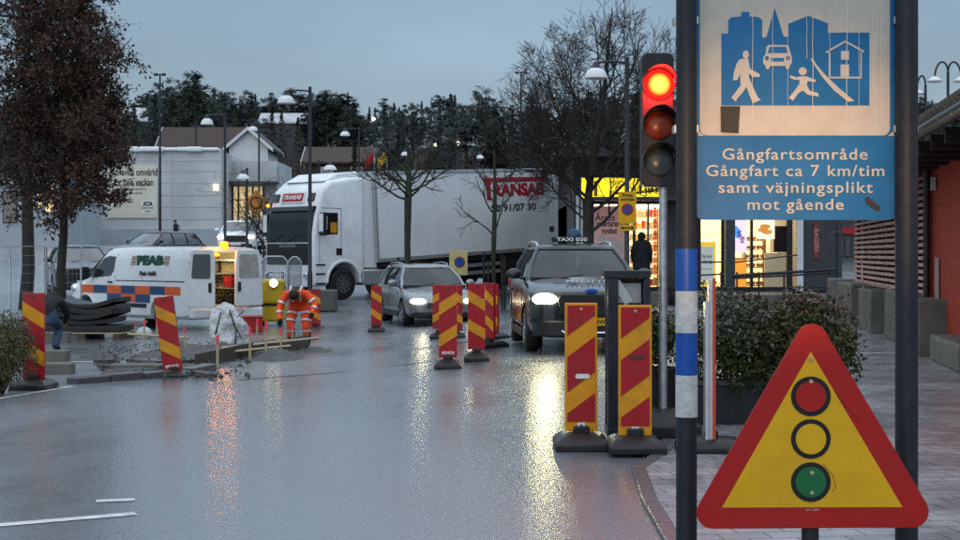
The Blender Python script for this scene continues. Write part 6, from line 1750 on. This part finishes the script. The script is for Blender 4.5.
c = B(); c.loft([[(a * kx, -.02 + b_ * ky, z) for a, b_ in [(math.cos(i / 16 * 6.283), math.sin(i / 16 * 6.283)) for i in range(16)]] for kx, ky, z in ((.25, .20, .62), (.24, .19, .9), (.225, .175, 1.15), (.235, .17, 1.36), (.14, .12, 1.50))])
c.obj('coat', MT['black_cloth'], dp, smooth=60)
ellb = B(); ellipsoid(ellb, (0, .02, 1.60), (.115, .125, .14)); ellb.obj('hood', MT['black_cloth'], dp, smooth=60)
B().bx(at(634, 44) - at(641.5, 43.2) - .3, at(662, 44) - at(641.5, 43.2) + .4, -.9, .75, -.42, -.002)  # (door step is part of the shop plinth)
ds = B().bx(at(632, 43.5), at(664, 43.5), 42.6, 43.99, .0, FLZ - .022); tag(ds.obj('door_step', MT['concrete']), 'concrete step in front of the lit shop door', 'step')
J = standing(.03, .16)
pp = person('pedestrian in a dark coat walking past the white block wall', (at(176, 105), 105, gz(at(176, 105), 105)), R(-75), J, STD_BONES, zones_for(0, 1, 1, 2, 2), [MT['black_cloth'], M('grey_trousers', (.16, .17, .19), .7), MT['skin']])
head_parts(pp, J, MT['dark_hair'], (0, 0, 1), (0, -1, 0))
b = B().box((0, .17, 1.2), (.30, .16, .42)); b.obj('backpack', M('grey_backpack', (.16, .17, .18), .7), pp, bevel=.04)
c = B(); c.loft([[(a * kx, -.02 + b_ * ky, z) for a, b_ in [(math.cos(i / 14 * 6.283), math.sin(i / 14 * 6.283)) for i in range(14)]] for kx, ky, z in ((.22, .19, .80), (.20, .16, 1.1), (.22, .16, 1.36), (.13, .11, 1.50))])
c.obj('coat', MT['black_cloth'], pp, smooth=60)
J = {'pelvis': ((0, .20, .62), (.17, .13)), 'spine': ((0, .08, .78), (.175, .13)), 'chest': ((0, -.10, .90), (.19, .14)), 'neck': ((0, -.26, .93), .068), 'head': ((0, -.37, .93), .088), 'crown': ((0, -.42, .90), .070)}
for s, k in (('l', -1), ('r', 1)):
    J['hip_' + s] = ((k * .12, .16, .58), .115); J['knee_' + s] = ((k * .17, -.16, .42), .085); J['ankle_' + s] = ((k * .15, .08, .10), .066); J['toe_' + s] = ((k * .17, -.12, .05), .050)
    J['shoulder_' + s] = ((k * .20, -.14, .90), .092); J['elbow_' + s] = ((k * .29, -.28, .66), .066); J['wrist_' + s] = ((k * .20, -.46, .50), .047); J['hand_' + s] = ((k * .18, -.50, .44), .040)
lp_ = person('person in dark jacket and blue jeans crouching behind the leftmost marker panel', (at(47.5, 26.5), 26.5, gz(at(47.5, 26.5), 26.5)), R(184), J, STD_BONES, zones_for(0, 1, 2, 3, 3), [MT['black_cloth'], M('blue_jeans', (.035, .06, .11), .7), MT['black_cloth'], MT['skin']])
head_parts(lp_, J, MT['dark_hair'], (0, -.5, .86), (0, -.86, -.5))

# ------------------------------------------------------------------ road works
MT['wet_timber'] = M('dark_wet_board', (.055, .045, .036), .5, var=.4, vscale=9)
# wire fence panels
def fence_panel(label, p0, p1, h=1.95):
    p0, p1 = Vector(p0), Vector(p1); d = p1 - p0; L = d.length; a = math.atan2(d.y, d.x)
    t = thing('wire_fence_panel', label, 'fence', p0, a, 'wire fence panels')
    b = B(); b.tube([(0, 0, .12), (0, 0, h), (L, 0, h), (L, 0, .12), (0, 0, .12)], .021, 8); b.tube([(0, 0, 0), (0, 0, .2)], .02, 8).tube([(L, 0, 0), (L, 0, .2)], .02, 8)
    for k in (1, 2):
        if L > 2: b.tube([(L * k / 3, 0, .12), (L * k / 3, 0, h)], .012, 6)
    b.obj('frame', MT['steel'], t, smooth=60)
    w = B(); n = int(L / .12)
    for i in range(1, n): w.tube([(L * i / n, 0, .14), (L * i / n, 0, h - .02)], .0022, 3, cap=False)
    for i in range(1, 9): w.tube([(0, .004, .12 + (h - .12) * i / 9), (L, .004, .12 + (h - .12) * i / 9)], .0022, 3, cap=False)
    w.obj('wire_mesh', MT['steel'], t, fix=False)
    f = B()
    for x in (0, L): f.box((x, 0, .06), (.26, .62, .13))
    f.obj('foot', MT['concrete'], t, bevel=.02)
def gp3(px, Y): x = at(px, Y); return (x, Y, gz(x, Y))
fence_panel('wire fence panel at the left edge behind the round bush', gp3(-62, 33), gp3(9, 33.3))
fence_panel('wire fence panel between the leftmost panel and the leafy tree trunk', gp3(10, 33.3), gp3(45, 33.8))
fence_panel('wire fence panel ending beside the van bonnet', gp3(46.5, 33.6), gp3(81, 33.2))
# crowd barrier behind the van door
def barrier(label, px0, px1, Y, ztop_py):
    x0, x1 = at(px0, Y), at(px1, Y); t = thing('crowd_barrier', label, 'barrier', (x0, Y, gz((x0 + x1) / 2, Y)), R(6)); L = x1 - x0; h = zat(ztop_py, Y) - gz(x0, Y)
    r0 = .12
    path = [(0, 0, .15), (0, 0, h - r0), (r0, 0, h), (L - r0, 0, h), (L, 0, h - r0), (L, 0, .15), (0, 0, .15)]
    B().tube(path, .022, 8).obj('frame', MT['steel'], t, smooth=60)
    b = B()
    for i in range(1, 14):
        b.tube([(L * i / 14, 0, .17), (L * i / 14, 0, h - .02)], .007, 4)
    for i in range(1, 6): b.tube([(0.0, .008, .15 + (h - .2) * i / 6), (L, .008, .15 + (h - .2) * i / 6)], .006, 4)
    b.obj('mesh_infill', MT['steel'], t)
    f = B()
    for x in (.15, L - .15): f.tube([(x, -.3, .02), (x, 0, .16), (x, .3, .02)], .02, 6)
    f.obj('foot', MT['steel'], t)
barrier('galvanised crowd barrier between the van door and the worker, left one', 262, 287, 40.5, 256.5)
barrier('galvanised crowd barrier with rounded corner just left of the lorry wheel', 288.5, 301, 40.8, 257)
o = B().bx(-.28, .28, -.3, .3, 0, .60).obj('concrete_block', MT['concrete'], None, bevel=.03, loc=gp3(327, 42.5)); tag(o, 'grey concrete block beside the lorry front wheel', 'concrete block')

# stacked curved mats on a pallet
G0 = ground(91, 338)
pal = thing('pallet', 'wooden pallet under the stacked black mats', 'pallet', G0, R(-6))
b = B()
for i in range(7): b.bx(-.85, .85, -.55 + i * .17, -.43 + i * .17, .12, .145)
b.obj('deck_board', MT['wood'], pal)
b = B()
for x in (-.75, 0, .75): b.bx(x - .08, x + .08, -.55, .6, .0, .119)
b.obj('runner', M('dark_wet_timber', (.07, .05, .035), .6, var=.3), pal)
r = random.Random(15); zc = .147
for i, (sag, w, th, dx, lab) in enumerate(((.02, 1.60, .13, .0, 'lowest black rubber mat of the stack, lying flat'), (.08, 1.40, .11, -.08, 'second black mat from the bottom of the stack'), (.16, 1.42, .11, -.02, 'third mat from the bottom, its ends curling up'), (.13, 1.26, .11, .06, 'fourth mat from the bottom of the black stack'), (.17, 1.34, .10, .02, 'topmost curling mat of the black stack'))):
    b = B(); n = 14; tp_, bt_ = [], []
    for k in range(n + 1):
        u = k / n * 2 - 1; z = sag * u * u * .85 + r.uniform(-.006, .006)
        bt_.append((u * w / 2 + dx, z)); tp_.append((u * w / 2 + dx, z + th))
    b.prism(bt_ + tp_[::-1], -.5 + r.uniform(-.06, .04), .5 + r.uniform(-.05, .05), 'xz')
    o = b.obj('rubber_mat', MT['rubber'], None, bevel=.015, loc=G0 + Vector((0, 0, zc)), rot=(0, 0, R(-6 + r.uniform(-4, 4)))); tag(o, lab, 'mat', 'stack of black curling mats')
    zc += th + .006
# kerb stones and dirt
for px, py, L, hh, lab, rz in ((50, 374, .62, .15, 'grey kerb stone lying beside the leftmost marker panel', 4), (46, 361, .70, .17, 'thicker grey kerb stone behind the first kerb stone', 2), (137, 371, .70, .10, 'thin kerb stone at the end of the white stripe', -3), (52, 343, .7, .22, 'kerb stone next to the pallet of mats', 0)):
    g = ground(px, py); o = B().bx(-L / 2, L / 2, -.14, .14, -.03, hh).obj('kerb_stone', MT['concrete'], None, bevel=.02, loc=g, rot=(0, 0, R(rz))); tag(o, lab, 'kerb stone', 'loose kerb stones at the works')
def mound(px0, px1, py0, py1, hmax, seed, nx=46, ny=16):
    a, b_ = ground(px0, py1), ground(px1, py1); c = ground(px0, py0); d = ground(px1, py0); r = random.Random(seed); ph = [r.uniform(0, 6) for _ in range(8)]
    b = B()
    for j in range(ny + 1):
        for i in range(nx + 1):
            u, v = i / nx, j / ny; p = a.lerp(b_, u).lerp(c.lerp(d, u), v)
            env = sstep(min(u, 1 - u) * 5) * sstep(min(v, 1 - v) * 4)
            n_ = .5 + .22 * math.sin(p.x * 3.1 + ph[0]) * math.sin(p.y * 1.1 + ph[1]) + .18 * math.sin(p.x * 7.3 + ph[2] + p.y) + .12 * math.sin(p.x * 15 + ph[3] - p.y * 4) + r.uniform(-.10, .10)
            b.v.append((p.x, p.y, gz(p.x, p.y) - .02 + hmax * env * max(0, n_)))
    for j in range(ny):
        for i in range(nx): k = j * (nx + 1) + i; b.f.append((k, k + 1, k + nx + 2, k + nx + 1)); b.m.append(0)
    return b
mb = mound(150, 312, 344, 363, .22, 3)
q = mound(92, 215, 361, 377, .11, 4); mb.add(q.v, q.f)
q = mound(300, 340, 346, 354, .07, 6, 16, 8); mb.add(q.v, q.f)
q = mound(60, 190, 350, 360, .07, 7, 30, 8); mb.add(q.v, q.f)
tag(mb.obj('dug_gravel', MT['dirt'], smooth=80, fix=False), 'low wet heaps of dug gravel and broken asphalt along the trench', 'gravel', kind='stuff')
cl = B(); r = random.Random(77)
for i in range(520):
    g = ground(100 + 150 * r.random() ** 1.2, r.uniform(344, 381)); s = r.uniform(.008, .028) * (1.8 if r.random() < .06 else 1)
    ellipsoid(cl, g + Vector((0, 0, s * .3 + (.04 if r.random() < .4 else 0))), (s, s * r.uniform(.6, 1), s * r.uniform(.5, .8)), 6, 4, rot=(r.uniform(0, 3), r.uniform(0, 3), 0))
for i in range(12):
    g = ground(r.uniform(98, 205), r.uniform(362, 378)); s = r.uniform(.10, .26)
    pts = [(s * r.uniform(.6, 1) * math.cos(k / 7 * 6.283), s * r.uniform(.5, .9) * math.sin(k / 7 * 6.283)) for k in range(7)]
    th = r.uniform(.03, .06); q = Euler((r.gauss(0, .06), r.gauss(0, .08), r.uniform(0, 6))).to_matrix()
    vs2 = [q @ Vector((x, y, z)) + g + Vector((0, 0, .02)) for z in (0, th) for x, y in pts]
    cl.add(vs2, [tuple(range(7)), tuple(range(7, 14))] + [(k, (k + 1) % 7, (k + 1) % 7 + 7, k + 7) for k in range(7)])
tag(cl.obj('rubble', MT['dirt'], fix=False), 'scattered stones and asphalt lumps around the trench', 'rubble', kind='stuff')
tr = strip(gline((205, 349), (300, 346), 14), .9, .003); tag(tr.obj('trench_bed', MT['strip'], fix=False), kind='structure')
for k, (pa, pb_, lab) in enumerate((((72, 384), (104, 381.5), 'flat kerb slab nearest the bush in the row along the works'), ((106, 381.3), (138, 379), 'second flat kerb slab from the bush in the row along the works'), ((140, 378.8), (168, 376.5), 'third flat kerb slab, ending at the tilted marker panel'), ((186, 375), (212, 371), 'last flat kerb slab, just right of the tilted marker panel'))):
    a_, c_ = ground(*pa), ground(*pb_); d_ = c_ - a_; o = B().bx(0, d_.length, -.10, .10, -.03, .075 + .012 * (k % 2)).obj('kerb_slab', MT['granite'], None, bevel=.012, loc=a_, rot=(0, 0, math.atan2(d_.y, d_.x) + .02 * (k - 1))); tag(o, lab, 'kerb slab', 'flat kerb slabs along the works')
for pa, pb_, lab in (((196, 367), (252, 357.5), 'dark low formwork board left along the trench edge'), ((254, 357), (308, 348), 'dark low formwork board ending at the worker feet')):
    a_, c_ = ground(*pa), ground(*pb_); d_ = c_ - a_; o = B().bx(0, d_.length, -.02, .02, -.03, .19).obj('formwork_board', MT['wet_timber'], None, bevel=.005, loc=a_, rot=(0, 0, math.atan2(d_.y, d_.x))); tag(o, lab, 'board', 'formwork boards at the trench')
# survey stakes and battens
def stake(px, py0, py1, label, lean=0):
    g = ground(px, py1); h = zat(py0, g.y) - g.z
    t = thing('survey_stake', label, 'stake', g, 0, 'survey stakes with pink tops')
    B().box((0, 0, h * .36 - .03), (.034, .034, h * .72 + .06)).obj('shaft', MT['wood'], t); B().box((0, 0, h * .86), (.037, .037, h * .28)).obj('painted_top', MT['pink'], t)
    t.rotation_euler = (0, R(lean), 0)
for px, a, c, lab, ln in ((135, 321, 338, 'leftmost pink-topped stake by the van sill', 0), (144, 319.5, 342, 'taller stake second from the left under the van', 1), (157, 319, 341, 'pink-topped stake in front of the van rear wheel', 0), (185.5, 327, 350, 'stake just right of the tilted marker panel', -2),
                       (217.5, 335, 368, 'thin pale stake standing alone right of the tilted panel', 0), (250, 327, 361, 'pink-topped stake at the left end of the batten frame', 0), (256.5, 319, 343, 'farther pink-topped stake behind the batten frame', 2), (266, 321, 359, 'tall pale stake in the middle of the batten frame', 0),
                       (281, 328, 356, 'short pink stake right of the tall pale one', 0), (293, 323, 350, 'pink-topped stake at the worker knees', -1)):
    stake(px, a, c, lab, ln)
def batten(p0, p1, dz, label):
    a, c = ground(*p0), ground(*p1); z0 = zat(p0[1] - dz, a.y); z1 = zat(p1[1] - dz, c.y)
    o = B().tube([(a.x, a.y, z0), (c.x, c.y, z1)], .026, 4).obj('batten', MT['wood']); tag(o, label, 'batten', 'wooden battens nailed to the stakes')
batten((222, 360), (318, 350), 12, 'upper batten running from the pale stake to the worker feet')
batten((230, 361), (290, 355), 9, 'lower batten in front of the white sack')
batten((128, 343), (188, 347), 9, 'batten on the stakes beneath the white van')
# white sack
g = ground(231, 349); r = random.Random(55)
b = B(); rings = []
for k, (z, rr) in enumerate(((0, .30), (.10, .36), (.25, .34), (.42, .30), (.56, .25), (.68, .20), (.78, .13), (.86, .05))):
    ring = []
    for j in range(20):
        a = j / 20 * 6.283; q = rr * (1 + .20 * math.sin(a * 3 + k * .9) + .12 * math.sin(a * 7 - k * 1.7) + r.uniform(-.06, .06))
        ring.append((q * math.cos(a) * 1.08 - .12 * z, q * math.sin(a) * .85, z + r.uniform(-.02, .02)))
    rings.append(ring)
sk = thing('rubble_sack', 'crumpled white woven sack leaning by the open van door', 'sack', g)
sk_b = b.loft(rings).obj('bag', MT['bag'], sk)
sm_ = sk_b.modifiers.new('sub', 'SUBSURF'); sm_.levels = 3; sm_.render_levels = 3
for sz_, st_ in ((.17, .08), (.06, .025)):
    tx_ = bpy.data.textures.new('crumple', 'VORONOI'); tx_.noise_scale = sz_; tx_.distance_metric = 'DISTANCE'
    dm = sk_b.modifiers.new('crumple', 'DISPLACE'); dm.texture = tx_; dm.strength = st_; dm.mid_level = .45
bake(sk_b); resharp(sk_b, 140)
b = B(); b.tube([(-.30, -.22, .05), (-.22, -.30, .35), (-.15, -.20, .68)], .014, 5).tube([(.12, -.30, .06), (.14, -.30, .36), (.0, -.16, .72)], .014, 5).tube([(.25, -.1, .7), (.05, -.2, .5), (.25, -.28, .2)], .012, 5)
b.obj('strap', MT['black'], sk, smooth=60)
o = B(); ellipsoid(o, (0, 0, .10), (.18, .16, .16)); o = o.obj('sand_pile', MT['bag'], None, smooth=60, loc=ground(144, 339)); tag(o, 'small white plastic bundle on the ground below the van sill', 'bundle')
# yellow machine with a lit headlamp, red box
g = Vector((at(272, 37.5), 37.5, gz(at(272, 37.5), 37.5)))
ym = thing('site_machine', 'small yellow site machine with one bright lamp behind the van door', 'machine', g)
B().bx(-.30, .30, -.35, .6, .10, .52).obj('lower_body', MT['yellow_machine'], ym, bevel=.06)
B().bx(-.27, .27, -.25, .55, .54, 1.15).obj('hood', MT['yellow_machine'], ym, bevel=.08)
B().bx(-.31, .31, -.37, -.34, .50, .56).obj('front_strip', MT['black'], ym)
b = B()
for x in (-.22, .22): b.lathe([(.05, -.06), (.13, -.05), (.14, 0), (.13, .05), (.05, .06)], 16, (x, -.1, .13), 'x')
b.obj('wheel', MT['tyre'], ym, smooth=60)
lm = B().lathe([(.03, -.02), (.105, 0), (.115, .05), (.10, .07)], 18, (.10, -.36, zat(283, 37.1) - g.z), 'y').obj('lamp_housing', MT['black'], ym, smooth=50)
b = B(); ellipsoid(b, (.10, -.44, zat(283, 37.1) - g.z), (.10, .03, .10)); b.obj('lit_lamp', MT['headlight_soft'], lm, smooth=60)
b = B().tube([(-.2, .4, 1.1), (-.2, .75, 1.3), (.2, .75, 1.3), (.2, .4, 1.1)], .02, 6); b.obj('handle', MT['black'], ym, smooth=60)
g = Vector((at(253, 34.5), 34.5, gz(at(253, 34.5), 34.5)))
rbx = thing('tool_chest', 'low red plastic chest beneath the closed van door', 'chest', g, R(10))
B().bx(-.22, .22, -.2, .2, .0, .30).obj('box', MT['red_plastic'], rbx, bevel=.02); B().bx(-.23, .23, -.21, .21, .305, .36).obj('lid', MT['red_plastic'], rbx, bevel=.02)
B().tube([(-.08, -.22, .28), (-.08, -.25, .30), (.08, -.25, .30), (.08, -.22, .28)], .01, 5).obj('handle', MT['black'], rbx)

# ------------------------------------------------------------------ shrubs
def shrub(name, label, base, c, rad, n, mats, seed, size=(.03, .07), cat='shrub', stems=14, split=0, shoots=0):
    r = random.Random(seed); t = thing(name, label, cat, base)
    b = B(); s = B()
    for i in range(stems):
        a = r.uniform(0, 6.28); e_ = Vector((c[0] + rad[0] * .75 * math.cos(a) * r.random(), c[1] + rad[1] * .75 * math.sin(a) * r.random(), c[2] + rad[2] * r.uniform(-.1, .8)))
        s.tube([(c[0] + e_.x * .1, c[1] + r.uniform(-.1, .1) * rad[1], max(.0, c[2] - rad[2])), (e_ + Vector((c[0], c[1], 0))) / 2 , e_], [.014, .009, .004], 4)
    s.obj('stem', MT['bark'], t, fix=False)
    lobes = [(Vector((r.uniform(-.72, .72), r.uniform(-.7, .7), r.uniform(-.35, .62))), r.uniform(.32, .55)) for _ in range(26)]
    for i in range(n):
        lo, lr = r.choice(lobes); v = Vector((r.gauss(0, 1), r.gauss(0, 1), r.gauss(0, 1))).normalized() * lr * (.55 + .45 * r.random() ** .4)
        p = lo + v
        if p.length > 1.12: continue
        p = Vector((c[0] + p.x * rad[0], c[1] + p.y * rad[1], c[2] + p.z * rad[2]))
        if p.z < .01: continue
        lf = leaf(r, p, r.uniform(*size), .55)
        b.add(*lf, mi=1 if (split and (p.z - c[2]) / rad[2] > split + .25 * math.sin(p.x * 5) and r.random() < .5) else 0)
    if shoots:
        for i in range(shoots):
            a = r.uniform(0, 6.28); up_ = r.uniform(.2, 1.0); p0 = Vector((c[0] + rad[0] * .8 * math.cos(a) * r.random() ** .5, c[1] + rad[1] * .8 * math.sin(a), c[2] + rad[2] * r.uniform(-.2, .6)))
            dr = Vector((math.cos(a) * .8, math.sin(a) * .8, up_)).normalized(); L_ = r.uniform(.18, .42)
            for q in range(9):
                b.add(*leaf(r, p0 + dr * L_ * (.35 + .65 * q / 8) + Vector((0, 0, -.10 * (q / 8) ** 2)), r.uniform(*size) * 1.05, .5), mi=1 if split and r.random() < .4 else 0)
    b.obj('foliage', mats, t, fix=False)
    return t
shrub('round_bush', 'rounded green bush cut off by the left edge of the photo', gp3(4, 16.4), (-.05, 0, .42), (.40, .6, .50), 9000, [M('yellow_green_leaves', (.085, .085, .035), .45, var=.6, vscale=7)], 3, (.022, .045))
YP = 13.4
xp0, xp1 = at(676, YP), at(838, YP)
plb = thing('planter', 'long dark planter box carrying the wide shrub', 'planter', ((xp0 + xp1) / 2, YP, .02))
hw = (xp1 - xp0) / 2
b = B().bx(-hw, hw, -.38, -.33, 0, .34).bx(-hw, hw, .33, .38, 0, .34).bx(-hw, -hw + .05, -.33, .33, 0, .34).bx(hw - .05, hw, -.33, .33, 0, .34); b.obj('box', MT['dark_steel'], plb, bevel=.008)
B().bx(-hw + .05, hw - .05, -.33, .33, 0, .30).obj('soil', MT['dirt'], plb)
B().bx(-hw - .02, hw + .02, -.40, -.32, .34, .38).obj('rim', M('wet_grey_timber', (.10, .10, .10), .4, var=.3), plb)
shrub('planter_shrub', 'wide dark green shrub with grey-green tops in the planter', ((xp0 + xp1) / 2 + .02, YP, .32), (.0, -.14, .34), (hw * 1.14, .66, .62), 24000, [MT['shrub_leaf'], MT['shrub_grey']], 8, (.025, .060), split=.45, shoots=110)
pot = thing('plant_pot', 'black pot between the right marker panel and the striped pole', 'pot', (at(661, 13.0), 13.0, .02))
B().lathe([(.10, 0), (.12, .02), (.155, .46), (.165, .47), (.165, .50), (.14, .50), (.13, .44)], 20, (0, 0, 0), 'z').obj('pot_body', MT['black'], pot, smooth=40)
shrub('pot_shrub', 'small dark shrub growing in the black pot', (at(661, 13.0), 13.0, .47), (0, 0, .28), (.20, .2, .30), 2600, [MT['shrub_leaf']], 5, (.025, .055), stems=6)
